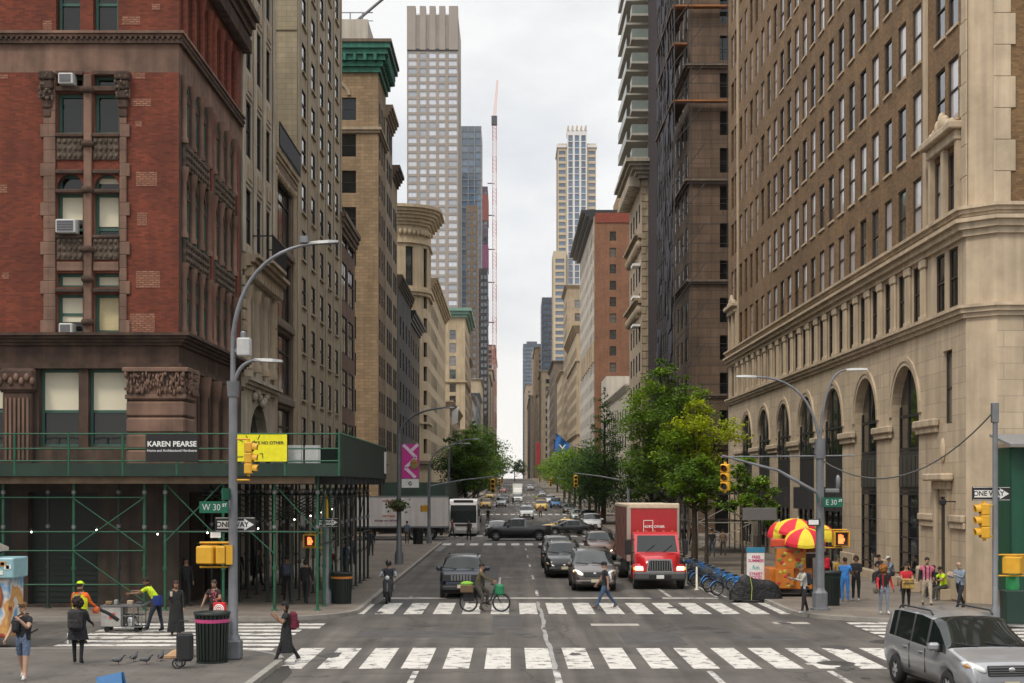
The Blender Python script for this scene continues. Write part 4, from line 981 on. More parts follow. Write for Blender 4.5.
def scaffold_tower():
 t = thing('facade_scaffold', 'dark netted pipe scaffold climbing the brown banded building', 'scaffold', (0, 0, 0))
 pm = plain((.03, .028, .03), .6); om = mat('orange_plank', (.28, .11, .035), .85, var=.25, scale=1)
 b = MB()
 for y in np.linspace(137.9, 154.3, 9): b.tube([(15.6, y, .1), (15.6, y, 66)], .06, pm, 5, False)
 for x in (17.2, 20.6): b.tube([(x, 137.9, 8), (x, 137.9, 66)], .035, pm, 5, False)
 for z in np.arange(3, 66, 1.9):
  b.tube([(15.6, 137.9, z), (15.6, 154.3, z)], .05, pm, 5, False); b.tube([(15.6, 137.9, z), (21.5, 137.9, z)], .02, pm, 5, False)
 for i, z in enumerate(np.arange(3, 64, 3.8)):
  ys = np.linspace(137.9, 154.3, 9)
  for k in range(8): b.tube([(15.6, ys[k], z), (15.6, ys[k+1], z+3.8)], .045, pm, 4, False)
  b.tube([(15.6, 137.9, z), (18.5, 137.9, z+3.8)], .04, pm, 4, False)
 b.build('pipe_frame', t)
 d = MB()
 for z in (50.2, 46.6, 41.2):
  d.box(15.5, 137.9, z, 21.4 if z not in (46.6, 54) else 16.8, 138.7, z+.16, om); d.box(15.4, 138.7, z, 16.8, 154.2, z+.16, plain((.12, .07, .04), .9))
 d.build('plank_deck', t)
 nm = mat('debris_net', (.045, .042, .055), .95, var=.5, scale=1.6)
 n = MB(); r4 = random.Random(4)
 for k in range(150):
  y = 138.2+r4.random()*14; z = 8+r4.random()*56; hh = r4.uniform(.8, 3); ww = r4.uniform(.6, 2)
  n.face([(15.5-r4.random()*.1, y, z), (15.5, y+ww, z), (15.45, y+ww, z+hh), (15.5, y, z+hh)], nm)
 n.build('netting', t)
scaffold_tower()
M_SLAB = mat('dark_metal_cladding', (.028, .021, .023), .6, .2, var=.25, scale=.3, streak=.3)
B = row_building('dark_tower', 'dark windowless clad tower rising between scaffold and balconies', 'R', 17.0, 154.6, 178.6, 84, M_SLAB, [], 1, 0, 1, .2, 26)
for k in range(40): B.part('cladding_rib').box(16.93, 155+k*.59, 4, 16.997, 155.1+k*.59, 84, plain((.05, .038, .042), .6))
B.finish()
def balcony_tower():
 B = row_building('stone_building', 'pale stone building with heavy cornice under the balcony tower', 'R', 16.2, 178.8, 197.2, 42.5, M_TANP, [3.7*i+8 for i in range(9)], 2.3, 4, 1.7, .4, 24, None, dict(ST_DARK, name='r4'), None, (1, 1), (3, 5, M_TANP), 7)
 c = B.part('cornice'); ledge(c, 16.2, 178.6, 40, 197.2, 42.5, 44.6, 2.1, M_GREYSTONE, 'SW', 5)
 for k in range(14): c.box(14.6, 179.3+k*1.28, 41.6, 16.15, 179.8+k*1.28, 42.9, M_GREYSTONE, .1)
 for z in (34.5, 26.5):
  for k in range(14): c.ell((16.0, 179.5+k*1.3, z), (.5, .45, .7), M_TANP, 6, 5)
  ledge(c, 16.2, 178.9, 40, 197.2, z+.8, z+1.3, .9, M_TANP, 'W', 2)
 for k in range(44): B.part('quoin').box(16.16, 178.72, 2+k*.92, 16.75+.3*(k % 2), 178.79, 2.8+k*.92, M_TANP, .02)
 for z in (32, 28, 24.5):
  B.part('awning').box(15.2, 180, z, 16.15, 183, z+.3, M_WHITE)
 B.finish()
 B = Bld('balcony_tower', 'tall apartment tower with stacked glass balconies over the stone building')
 z0, zt = 44.7, 86
 B.facade((17.4, 197), (0, -1), 17.6, z0, zt, cells(17.6, .5, .5, 4, 3.4, [z0+.3+2.95*i for i in range(14)], 2.3), M_TANP, .2, style=dict(ST_BLUE, name='bt'))
 B.facade((17.4, 179.4), (1, 0), 20, z0, zt, [], M_SLAB)
 B.quad([(17.4, 197, z0), (38, 197, z0), (38, 197, zt), (17.4, 197, zt)], M_TANP)
 gl = mat('balcony_glass', (.2, .235, .215), .15, var=.1, spec=.8); sl_ = mat('balcony_slab', (.40, .38, .34), .8, var=.1)
 for i in range(14):
  z = z0+.4+2.95*i
  q = MB()
  q.box(15.0, 179.5, z, 17.38, 182.2, z+.28, sl_); q.box(14.6, 183, z, 17.38, 196.8, z+.25, sl_)
  o = q.build('balcony', B.root)
  q = MB(); q.box(15.05, 179.55, z+.28, 17.3, 179.6, z+1.35, gl); q.box(15.05, 179.6, z+.28, 15.1, 182.1, z+1.35, gl); q.box(14.65, 183.05, z+.25, 14.7, 196.7, z+1.3, gl); q.build('glass_guard', o)
 B.part('roof').box(17.4, 179.4, zt, 38, 197, zt+.2, M_DARKMETAL)
 B.finish()
balcony_tower()
row_building('low_building', 'low pale rendered building beside the dark conifer', 'R', 17.4, 216, 262, 19.6, M_PALEBOX, [6.5, 10.5, 14.5], 2, 9, 1.6, .3, 24, None, dict(ST_DARK, name='r4b'), (18.8, 19.9, .5, M_PALEBOX)).finish()
B = Bld('roof_hut', 'brown brick hut standing on the pale low roof', 'roof hut'); B.facade((18.5, 219), (1, 0), 5, 19.7, 22.6, [(1, 2, 20.4, 22)], M_TAN, .2, style=ST_DARK); B.facade((18.5, 224), (0, -1), 5, 19.7, 22.6, [], M_TAN); B.quad([(23.5, 219, 19.7), (23.5, 224, 19.7), (23.5, 224, 22.6), (23.5, 219, 22.6)], M_TAN); B.quad([(18.5, 224, 19.7), (23.5, 224, 19.7), (23.5, 224, 22.6), (18.5, 224, 22.6)], M_TAN); ledge(B.part('cornice'), 18.5, 219, 23.5, 224, 22.6, 23, .3, M_BROWNWALL, 'SWEN', 2); B.finish()
row_building('low_building', 'taller white rendered wall at the back of the low building', 'R', 17.4, 262.2, 277, 24.6, M_PALEBOX, [6.5, 10.5, 14.5], 2, 3, 1.6, .3, 24, None, dict(ST_DARK, name='r4c')).finish()
M_ORBRICK = mat('orange_brown_brick', (.20, .088, .045), .9, var=.2, scale=.3, brick=(.5, .2, (.2, .12, .08), .02, .15), streak=.12)
B = row_building('apartment_building', 'orange brown brick apartment building with a dark overhanging eave', 'R', 17.2, 297, 358, 60, M_PALEBOX, [3.35*i+8 for i in range(15)], 1.9, 11, 1.5, .3, 22, (4, 1.3, 1.5, 2, M_ORBRICK), dict(ST_DARK, name='r5'))
ledge(B.part('cornice'), 17.2, 299, 30, 358, 59.6, 61.6, 2.6, M_DARKMETAL, 'W', 3)
B.part('penthouse').box(22, 299, 60, 34, 310, 64.4, M_TAN); B.part('penthouse').box(30, 297.8, 60.05, 38, 298.8, 64, M_WHITE)
B.part('parapet').box(17.5, 296.8, 58.6, 39, 297.2, 60.6, mat('red_parapet_brick', (.2, .05, .03), .9, var=.2))
for k in range(8): B.part('bracket').box(16.8, 296.9+k*7, 30, 17.19, 299+k*7, 34.5, M_TANP, .1)
B.finish()
row_building('corner_building', 'cream stone building with roof cornice past the orange brick apartments', 'R', 17.3, 377, 438, 46, M_BUFF, [3.6*i+10 for i in range(9)], 2.3, 12, 1.7, .35, 26, (4, 1.7, 1, 1), dict(ST_DARK, name='r6'), (44.8, 46.8, 1.2, M_BUFF), belts=((37, .5, .4), (18, .5, .5))).finish()
M_GRID = mat('tower_concrete', (.29, .255, .225), .85, var=.08, scale=.1)
def grid_tower():
 B = Bld('grid_tower', 'very tall grey tower with a regular grid of bright windows', 'tower')
 x0, x1, y0, y1, zt = -49.6, -25.0, 700., 742., 236.
 W = x1-x0
 pitch = 3.72; rows = [40+pitch*i for i in range(47)]
 B.facade((x0, y0), (1, 0), W, 0, zt-20, [(W*a, W*c, z, z+2.5) for a, c in ((.02, .19), (.25, .38), (.43, .57), (.62, .75), (.81, .98)) for z in rows], M_GRID, .35, style=ST_TOWER)
 B.facade((x1, y0), (0, 1), y1-y0, 0, zt-20, [(2+4*k, 4.6+4*k, z, z+2.6) for k in range(10) for z in rows], M_GRID, .8, style=ST_TOWER)
 B.facade((x0, y0), (1, 0), W, zt-20, zt-4, [], mat('tower_crown', (.42, .375, .33), .85, var=.15, scale=.12, streak=.2)); B.facade((x1, y0), (0, 1), y1-y0, zt-20, zt-4, [], M_GRID)
 for a, c in ((0, .17), (.25, .37), (.44, .56), (.63, .75), (.82, 1)): B.part('crown').box(x0+W*a, y0-.6, zt-21, x0+W*c, y0+4, zt, M_GRID)
 B.part('crown').box(x0, y0-.3, zt-21.5, x1, y0, zt-20.5, M_DARKMETAL)
 for k in range(30): B.part('crown').box(x0, y0-.5, zt-19.6+k*.55, x1, y0-.42, zt-19.5+k*.55, M_GRID)
 B.quad([(x0, y1, 0), (x1, y1, 0), (x1, y1, zt-4), (x0, y1, zt-4)], M_GRID); B.quad([(x0, y0, 0), (x0, y1, 0), (x0, y1, zt-4), (x0, y0, zt-4)], M_GRID)
 B.part('roof').face([(x0, y0, zt-4), (x1, y0, zt-4), (x1, y1, zt-4), (x0, y1, zt-4)], M_GRID)
 B.finish()
grid_tower()
def plain_tower(name, label, x0, x1, y0, y1, zt, wall, cols, rows, frac=(.7, .7), style=ST_BLUE, zb=10, side='S', e_cols=0, limit=100, top=None, seams=0):
 """far tower: south face and one side face with recessed windows in a regular grid"""
 B = Bld(name, label, 'tower')
 W = x1-x0; ph = (zt-zb-3)/rows
 zs = [zb+ph*i+ph*(1-frac[1])/2 for i in range(rows)]
 B.facade((x0, y0), (1, 0), W, g(y0)-1, zt, [(W*(i+.5-frac[0]/2)/cols, W*(i+.5+frac[0]/2)/cols, z, z+ph*frac[1]) for i in range(cols) for z in zs] if cols else [], wall, .5, style=style)
 D = y1-y0
 O, d = ((x1, y0), (0, 1)) if 'E' in side else ((x0, y1), (0, -1))
 n = e_cols or cols
 B.facade(O, d, D, g(y0)-1, zt, [(D*(i+.5-frac[0]/2)/n, D*(i+.5+frac[0]/2)/n, z, z+ph*frac[1]) for i in range(n) for z in zs] if n else [], wall, .5, style=style)
 ox = x0 if 'E' in side else x1
 B.quad([(ox, y0, 0), (ox, y1, 0), (ox, y1, zt), (ox, y0, zt)], wall); B.quad([(x0, y1, 0), (x1, y1, 0), (x1, y1, zt), (x0, y1, zt)], wall)
 B.part('roof').face([(x0, y0, zt), (x1, y0, zt), (x1, y1, zt), (x0, y1, zt)], M_GRID)
 if top: B.part('penthouse').box(x0+W*.2, y0+D*.2, zt, x1-W*.2, y1-D*.2, zt+top, wall)
 for k in range(seams): B.part('mullion').box(x0+W*k/max(1, seams-1)-.15, y0-.25, zb, x0+W*k/max(1, seams-1)+.15, y0-.003, zt, M_GRID)
 B.limit = limit
 return B
M_BLUEG = mat('blue_grey_glass_wall', (.10, .125, .15), .25, var=.2, scale=.08, spec=.8)
plain_tower('glass_tower', 'slim blue grey glass tower right behind the grid tower', -34, -17.8, 900, 940, 228, M_BLUEG, 4, 50, (.86, .8), dict(ST_BLUE, name='gt', mid=0), side='E', seams=5).finish(limit=60)
B = plain_tower('unfinished_tower', 'dark unfinished tower with purple and red netting beside the crane', -26.0, -16.9, 1100, 1130, 232, mat('purple_wrap', (.09, .06, .085), .85, var=.5, scale=.06), 3, 50, (.75, .7), dict(ST_DARK, name='ut', mid=0), side='E', e_cols=5)
for (z0, z1, m) in ((206, 226, (.2, .06, .05)), (170, 188, (.16, .05, .1)), (130, 150, (.17, .07, .12)), (110, 118, (.25, .09, .05))): B.part('netting').box(-22.5, 1099, z0, -16.5, 1131, z1, plain(m, .9, var=.4))
B.finish(limit=50)
plain_tower('dark_slab', 'dark glass slab standing just left of the crane mast', -18.2, -12.6, 800, 850, 125, mat('dark_slab_wall', (.05, .05, .055), .5, var=.3, scale=.1), 3, 30, (.8, .6), dict(ST_DARK, name='ds', mid=0), side='E', e_cols=8).finish(limit=60)
plain_tower('stepped_tower', 'tan setback tower between grid tower and dark slab', -23, -17, 760, 790, 152, mat('far_tan_wall', (.30, .225, .165), .9, var=.15, scale=.1), 2, 36, (.6, .6), dict(ST_DARK, name='st', mid=0), side='E', e_cols=6).finish(limit=60)
FAR_L = [(441, 470, 40, M_TANP, 'brown'), (471, 520, 30, M_PALEBOX, 'pale grey'), (540, 600, 34, M_BLUEG, 'blue glass'), (620, 680, 44, M_BUFF, 'cream'), (860, 960, 62, M_TANP, 'tan'), (980, 1080, 74, M_TANP, 'brown'), (1180, 1400, 110, mat('far_reddish_wall', (.24, .15, .12), .9, var=.15, scale=.1), 'reddish')]
for i, (a, c, z, m, n) in enumerate(FAR_L):
 gz = g(a); nf = int((z-6)/4)
 row_building('avenue_building', 'distant %s building in the left row, %s' % (n, ('next to the green eave', 'with a flat low roof', 'with dark panes', 'behind the street trees', 'under the dark slab', 'near the crane mast base', 'last before the sky gap')[i]), 'L', XL-.3+.3*(i % 3), a, c, gz+z, m, [gz+7+4*k for k in range(nf-1)], 2.4, max(4, int((c-a)/7)), 3, .4, 22, (4, 2.4, 1, 1), dict(ST_DARK, name='far'), (gz+z-1, gz+z, .8, m)).finish(limit=30)
FAR_R = [(440, 470, 62, M_TANP, 'tan'), (471, 519, 38, M_BUFF, 'cream'), (540, 600, 46, M_BROWNWALL, 'brown'), (620, 676, 40, M_PALEBOX, 'pale'), (780, 840, 58, M_BUFF, 'buff'), (860, 890, 50, M_TANP, 'grey'), (990, 1080, 90, M_TAN, 'tan brick'), (1200, 1400, 70, M_BROWNWALL, 'brown stone'), (1500, 1650, 100, M_TANP, 'pale tan')]
for i, (a, c, z, m, n) in enumerate(FAR_R):
 gz = g(a); nf = int((z-6)/4)
 row_building('avenue_building', 'distant %s building in the right row, %s' % (n, ('behind the cream cornice', 'behind the flags', 'beyond the flags', 'under the beige tower', 'beside the red banner', 'by the dark blue slab', 'before the blue tower', 'at the foot of the blue tower', 'last before the sky gap')[i]), 'R', 17.3-.5*(i % 3), a, c, gz+z, m, [gz+7+4*k for k in range(nf-1)], 2.4, max(4, int((c-a)/7)), 3, .4, 22, (4, 2.4, 1, 1), dict(ST_DARK, name='far'), (gz+z-1, gz+z, .8, m)).finish(limit=30)
def striped_tower():
 B = Bld('striped_tower', 'tall beige and white tower with blue window bands', 'tower')
 y0 = 700.; s = 1454/y0
 xa, xb = (558-510)/s, (596-510)/s
 zt = 4.6+(487-131)/s
 W = xb-xa; WH = mat('tower_white', (.62, .61, .61), .8, var=.06, scale=.1); BG = mat('tower_beige', (.48, .40, .29), .85, var=.08, scale=.1)
 n = 50; ph = (zt-20)/n
 zs = [18+ph*i for i in range(n)]
 B.facade((xa, y0), (1, 0), W, 5, zt-6, [(W*.02, W*.2, z, z+ph*.6) for z in zs[:-2]]+[(W*.8, W*.98, z, z+ph*.6) for z in zs[:-2]], BG, .5, style=dict(ST_BLUE, name='str1', mid=0))
 B.facade((xa+W*.24, y0-1.2), (1, 0), W*.52, 5, zt, [(W*(.03+.17*k), W*(.03+.17*k+.115), z, z+ph*.9) for k in range(3) for z in zs], WH, .5, style=dict(ST_BLUE, name='str2', mid=0))
 for x in (xa+W*.24, xa+W*.76): B.quad([(x, y0-1.2, 5), (x, y0+.5, 5), (x, y0+.5, zt), (x, y0-1.2, zt)], WH)
 B.facade((xa, y0+26), (0, -1), 26, 5, zt-6, [(2+6*k, 6+6*k, z, z+ph*.6) for k in range(4) for z in zs[:-2]], BG, .5, style=dict(ST_BLUE, name='str3', mid=0))
 B.quad([(xb, y0, 5), (xb, y0+26, 5), (xb, y0+26, zt-6), (xb, y0, zt-6)], BG); B.quad([(xa, y0+26, 5), (xb, y0+26, 5), (xb, y0+26, zt), (xa, y0+26, zt)], WH)
 for k in range(5): B.part('crown').box(xa+W*(.25+.115*k), y0-1.6, zt, xa+W*(.29+.115*k), y0+14, zt+2.2, BG)
 for z in (zt-8, zt-60, zt-110): B.part('band').box(xa-.5, y0-.6, z, xa+W*.23, y0+26, z+1.2, WH); B.part('band').box(xa+W*.77, y0-.6, z, xb+.5, y0+26, z+1.2, WH)
 xs = (553-510)/s; zl = 4.6+(487-253)/s
 B.facade((xs, y0-6), (1, 0), 6.2, 5, zl, [(1, 5.2, z, z+ph*.62) for z in zs if z < zl-3], BG, .5, style=dict(ST_BLUE, name='str4', mid=0))
 B.facade((xs, y0+20), (0, -1), 26, 5, zl, [(2+6*k, 6+6*k, z, z+ph*.6) for k in range(4) for z in zs if z < zl-3], BG, .5, style=dict(ST_BLUE, name='str3', mid=0))
 B.quad([(xs+6.2, y0-6, 5), (xs+6.2, y0, 5), (xs+6.2, y0, zl), (xs+6.2, y0-6, zl)], BG)
 B.part('roof').face([(xs, y0-6, zl), (xs+6.2, y0-6, zl), (xs+6.2, y0+20, zl), (xs, y0+20, zl)], BG); B.part('roof').face([(xa, y0, zt-6), (xb, y0, zt-6), (xb, y0+26, zt-6), (xa, y0+26, zt-6)], WH)
 B.finish()
striped_tower()
plain_tower('dark_slab', 'dark blue slab tower against the beige striped tower', 19.8, 27.5, 900, 940, 122, mat('navy_glass_wall', (.055, .065, .085), .3, var=.2, scale=.1), 4, 30, (.8, .6), dict(ST_BLUE, name='ds2', mid=0), side='W', e_cols=8).finish(limit=60)
plain_tower('blue_tower', 'broad hazy blue tower closing the right side of the sky gap', 15.4, 36, 1700, 1760, 172, mat('hazy_blue_wall', (.075, .095, .125), .4, var=.12, scale=.05), 6, 36, (.8, .55), dict(ST_BLUE, name='bt2', mid=0), side='W', e_cols=8, top=4).finish(limit=60)
plain_tower('stepped_tower', 'tan banded tower in front of the hazy blue tower', 21.5, 36, 1400, 1440, 136, mat('far_tan_wall', (.30, .225, .165), .9, var=.15, scale=.1), 2, 24, (.8, .4), dict(ST_DARK, name='st2', mid=0), side='W', e_cols=6).finish(limit=50)
def crane():
 t = thing('tower_crane', 'slender red and white tower crane beside the unfinished tower', 'crane', (0, 0, 0))
 y = 1100.; x = (494.5-510)*y/1454; zt = 4.6+(487-125)*y/1454
 rm = plain((.45, .13, .09), .6); wm = plain((.6, .42, .38), .6)
 for i in range(22):
  b = MB(); z0 = 12+i*(zt-12)/22; z1 = 12+(i+1)*(zt-12)/22; m = rm if i % 2 else wm; r = 1.35
  for dx in (-r, r):
   for dy in (-r, r): b.tube([(x+dx, y+dy, z0), (x+dx, y+dy, z1)], .28, m, 4, False)
  n = 4
  for k in range(n):
   za = z0+(z1-z0)*k/n; zb = z0+(z1-z0)*(k+1)/n
   b.tube([(x-r, y-r, za), (x+r, y-r, zb)], .13, m, 4, False); b.tube([(x-r, y-r, zb), (x+r, y-r, zb)], .13, m, 4, False); b.tube([(x+r, y-r, za), (x+r, y+r, zb)], .13, m, 4, False)
  b.build('mast_section', t)
 b = MB(); b.box(x-2.3, y-2.3, zt, x+2.0, y+2.2, zt+6.5, plain((.06, .06, .07), .6)); b.build('cab', t)
 b = MB(); za, zb = zt+6.5, 4.6+(487-73)*y/1454
 for dx in (-.9, .9): b.tube([(x+dx, y, za), (x+2.0+dx*.4, y+20, zb)], .35, wm, 4, False)
 n = 14
 for k in range(n):
  p = k/n; q = (k+1)/n; s = -1 if k % 2 else 1
  b.tube([(x+2*p+s*.9*(1-.6*p), y+20*p, za+(zb-za)*p), (x+2*q-s*.9*(1-.6*q), y+20*q, za+(zb-za)*q)], .25, wm, 4, False)
 b.build('jib', t)
 b = MB()
 for yy in (183, 215, 249, 282, 322, 358):
  z = 4.6+(487-yy)*y/1454; b.tube([(-17.0, y+1, z), (x, y, z-.4)], .45, plain((.12, .07, .07), .7), 4)
 b.build('wall_tie', t)
crane()
PV = .14
def sidewalk_shed():
 t = thing('sidewalk_shed', 'green pipe sidewalk shed wrapping the foot of the red brick corner building', 'scaffold')
 YS_, XE_ = 51.9, -6.1            # parapet planes
 XW, YN = -31., 71.5
 zd, zt = 5.35, 6.5
 d = MB()
 d.box(XW, YS_, 4.98, XE_, 53.75, zd, M_DKGREEN); d.box(-12.0, 53.75, 4.98, XE_, YN, zd, M_DKGREEN)
 d.build('deck', t)
 beam = MB(); wood = mat('weathered_plank', (.16, .11, .07), .9, var=.3, scale=2)
 beam.box(XW, YS_+.2, 4.72, -7.0, YS_+.4, 4.978, wood)
 for k in range(14): beam.box(-12, 54+k*1.3, 4.72, XE_, 54.12+k*1.3, 4.978, M_DARKMETAL)
 beam.build('joist', t)
 r = MB()
 for z in (zd+.18, zd+.62, zt): r.tube([(XW, YS_, z), (XE_, YS_, z)], .03, M_GREENPIPE, 6)
 x = XE_
 while x > XW:
  r.tube([(x, YS_, zd-.35), (x, YS_, zt+.02)], .045, M_GREENPIPE, 6); x -= 1.93
 r.box(XW, YS_-.02, zd-.36, XE_, YS_+.02, zd+.1, M_DKGREEN)
 for k in range(40): r.tube([(XW+k*.62, YS_+.01, zd+.1), (XW+k*.62, YS_+.01, zt)], .008, M_GREENPIPE, 4, False)
 r.build('railing', t)
 p = MB(); pan = mat('green_plywood', (.007, .022, .014), .75, var=.25, scale=1.5, streak=.3)
 n = 14
 for k in range(n):
  a = YS_+.1+(YN-YS_-.1)*k/n; c = YS_+.1+(YN-YS_-.1)*(k+1)/n
  p.box(XE_-.04, a+.015, zd-.35, XE_+.02, c-.015, zt, pan)
 p.tube([(XE_, YS_, zt+.02), (XE_, YN, zt+.02)], .04, M_GREENPIPE, 6)
 p.build('parapet', t)
 p = MB(); p.box(-12, YN-.05, zd-.35, XE_, YN, zt, pan); p.build('parapet', t)
 g2 = MB(); wp = plain((.42, .43, .42), .8)
 for k in range(3): g2.box(-8.6+k*.62, YS_+.3, zd+.05, -8.05+k*.62, YS_+.34, zd+.75, wp)
 g2.build('grey_panel', t)
 w_ = MB(); w_.box(XE_+.025, 70.2, zd-.1, XE_+.05, 71.2, zd+.95, M_WHITE); w_.build('notice_panel', t)
 def post(x, y, m=M_GREENPIPE, r_=.055, zb=PV):
  q = MB(); q.tube([(x, y, zb+.05), (x, y, 4.98)], r_, m, 8, False); q.lathe([(.13, zb), (.13, zb+.03), (.07, zb+.05)], (x, y, 0), m, 8)
  for z in (1.6, 3.1, 4.35): q.lathe([(r_+.03, z), (r_+.03, z+.12)], (x, y, 0), M_STEEL if z > 3 else m, 8)
  q.build('post', t)
 yp = 52.5
 front = [-6.95, -8.5, -10.35, -12.45, -13.2, -15.75, -18.3, -20.85, -23.4]
 for x in front: post(x, yp)
 dkpipe = plain((.018, .03, .024), .6)
 for k in range(1, 11):
  y = 52.5+k*1.86
  post(-6.95, y, M_GREENPIPE if k < 3 else dkpipe)
 for k in range(1, 10):
  post(-11.6, 54.6+k*1.86, dkpipe)
  if k % 2: post(-9.4, 54.6+k*1.86, dkpipe)
 for x in (-14.4, -17, -19.6, -22): post(x, 53.5, dkpipe)
 for k in range(16): post((-8.3, -10.5)[k % 2], 55.3+k*1.0, dkpipe, .04)
 b = MB()
 for z, x1 in ((4.22, -13.2), (2.98, -6.95), (2.3, -13.2), (1.08, -13.2)): b.tube([(XW, yp-.08, z), (x1, yp-.08, z)], .028, M_GREENPIPE, 6)
 for x0, x1, z0, z1 in ((-15.75, -13.2, 4.2, 2.4), (-15.75, -13.2, 2.3, .5), (-13.2, -15.75, 4.2, 2.4), (-12.45, -10.35, 4.75, 2.6), (-10.35, -12.45, 4.75, 2.6), (-8.5, -6.95, 4.7, 3.0), (-10.35, -8.5, 3.9, 2.2), (-20.85, -18.3, 4.2, 2.3), (-18.3, -20.0, 2.2, .6)):
  b.tube([(x0, yp-.12, z0), (x1, yp-.12, z1)], .025, M_GREENPIPE, 6)
 for z in (4.2, 2.5): b.tube([(-6.9, yp, z), (-6.9, YN, z)], .028, dkpipe, 6); b.tube([(-11.6, 54, z), (-11.6, YN, z)], .028, dkpipe, 6)
 for k in range(10):
  y = 52.5+k*1.86; s = k % 2
  b.tube([(-6.9, y, 4.7 if s else 3.4), (-6.9, y+1.86, 3.4 if s else 4.7)], .022, dkpipe, 5)
  b.tube([(-6.95, y+1.86, 4.6), (-9.3, y+1.86, 3.3)], .022, dkpipe, 5); b.tube([(-11.6, y+1.86, 4.6), (-9.3, y+1.86, 3.3)], .022, dkpipe, 5)
  b.tube([(-11.6, y+1.86, 4.3), (-6.95, y+1.86, 4.3)], .022, dkpipe, 5)
 b.build('brace', t)
 bulb = mat('lit_bulb', (1, .95, .85), .5, var=0, emit=((1, .93, .8), 5))
 cable = MB(); cable.tube([(XW, yp-.02, 3.0), (-7, yp-.02, 3.02)], .012, M_BLACK, 4); cable.build('cable', t)
 for x, y, z in [(-17.25, yp-.1, 2.98), (-14.9, yp-.1, 3.05), (-12.7, yp-.1, 2.9), (-10.9, yp-.1, 2.95), (-9.7, 56, 3.0), (-8.6, 58, 3.3), (-8.3, 60.5, 3.4), (-8.2, 63, 3.5), (-8.0, 65.5, 3.6), (-10.6, 57.6, 3.0)]:
  q = MB(); q.ell((x, y, z), (.03, .03, .036), bulb, 8, 6); q.box(x-.03, y-.03, z+.06, x+.03, y+.03, z+.14, M_BLACK); q.build('bulb', t)
sidewalk_shed()
def banner(name, label, x0, x1, y, z0, z1, m, lines, cat='banner'):
 t = thing(name, label, cat, ((x0+x1)/2, y, z0))
 b = MB(); b.box(-(x1-x0)/2, -.012, 0, (x1-x0)/2, .012, z1-z0, m); b.build('sheet', t)
 for (txt, size, lm, lx, lz, al, bold) in lines: lettering(txt, size, lm, t, (lx, -.02, lz), align=al, bold=bold)
 return t
SY = 51.86
def sx(p): return (p-510)*SY/1454
def sz(y): return 4.6+(487-y)*SY/1454
M_BANK = plain((.014, .013, .014), .8)
banner('banner', 'black shop banner with white lettering hung on the green shed railing', sx(146), sx(198), SY, sz(461), sz(434), M_BANK, [('KAREN PEARSE', .262, M_WHITE, 0, .60, 'CENTER', .006), ('Home and Architectural Hardware', .125, plain((.6, .6, .6), .8), 0, .37, 'CENTER', .002)])
M_YB = plain((.72, .66, .01), .7)
t = banner('banner', 'bright yellow banner hung on the green shed railing', sx(233), sx(287), SY, sz(461.5), sz(434.5), M_YB, [('LIKE NO OTHER', .155, M_BLACK, .28, .66, 'CENTER', .004), ('NOW', .1, M_BLACK, -.72, .16, 'CENTER', .002)])
b = MB()
for p in (((-.5, .93), (-.42, .8)), ((-.28, .6), (-.2, .75)), ((.0, .95), (-.08, .78)), ((-.85, .85), (-.6, .7)), ((.0, .28), (.1, .28)), ((.1, .28), (.1, .12))):
 b.tube([(p[0][0], -.016, p[0][1]), (p[1][0], -.016, p[1][1])], .014, M_BLACK, 5)
b.build('drawn_line', t)
M_POLE = mat('grey_pole_paint', (.175, .18, .195), .55, .3, var=.2, scale=2, streak=.2)
M_SIGNW = plain((.7, .7, .68), .6); M_SIGNB = plain((.015, .015, .015), .6)
def street_sign(txt, label, loc, w, h=.3, rotz=0, green=True, lam=None, pre=''):
 t = thing('street_sign', label, 'street sign', loc, rotz)
 b = MB(); b.box(-w/2, -.012, -h/2, w/2, .012, h/2, M_SIGNGREEN); b.build('plate', t)
 if txt:
  lettering(txt, h*.8, plain((.5, .52, .5), .6), t, (-w*.08, -.018, -.01), bold=.0, sx=.85); lettering('ST', h*.36, M_SIGNW, t, (w*.38, -.018, h*.16), bold=.003)
 return t
def one_way(label, loc, w, rotz=0, inv=False):
 h = w*.36
 t = thing('one_way_sign', label, 'traffic sign', loc, rotz)
 b = MB(); b.box(-w/2, -.012, -h/2, w/2, .012, h/2, M_SIGNB); b.build('plate', t)
 b = MB(); y0, y1 = -.02, -.013
 b.yprism([(-w*.44, -h*.26), (w*.22, -h*.26), (w*.22, -h*.4), (w*.46, 0), (w*.22, h*.4), (w*.22, h*.26), (-w*.44, h*.26)], y0, y1, M_SIGNW); b.build('arrow', t)
 for z in (-h*.46, h*.44):
  b = MB(); b.box(-w*.48, y0, z, w*.48, y1, z+h*.03, M_SIGNW); b.build('border', t)
 lettering('ONE WAY', h*.5, M_SIGNB, t, (-w*.07, -.024, 0), bold=.005, sx=.95)
 return t
LENS_OFF = [plain((.05, .01, .008), .3), plain((.07, .05, .01), .3), plain((.01, .05, .03), .3)]
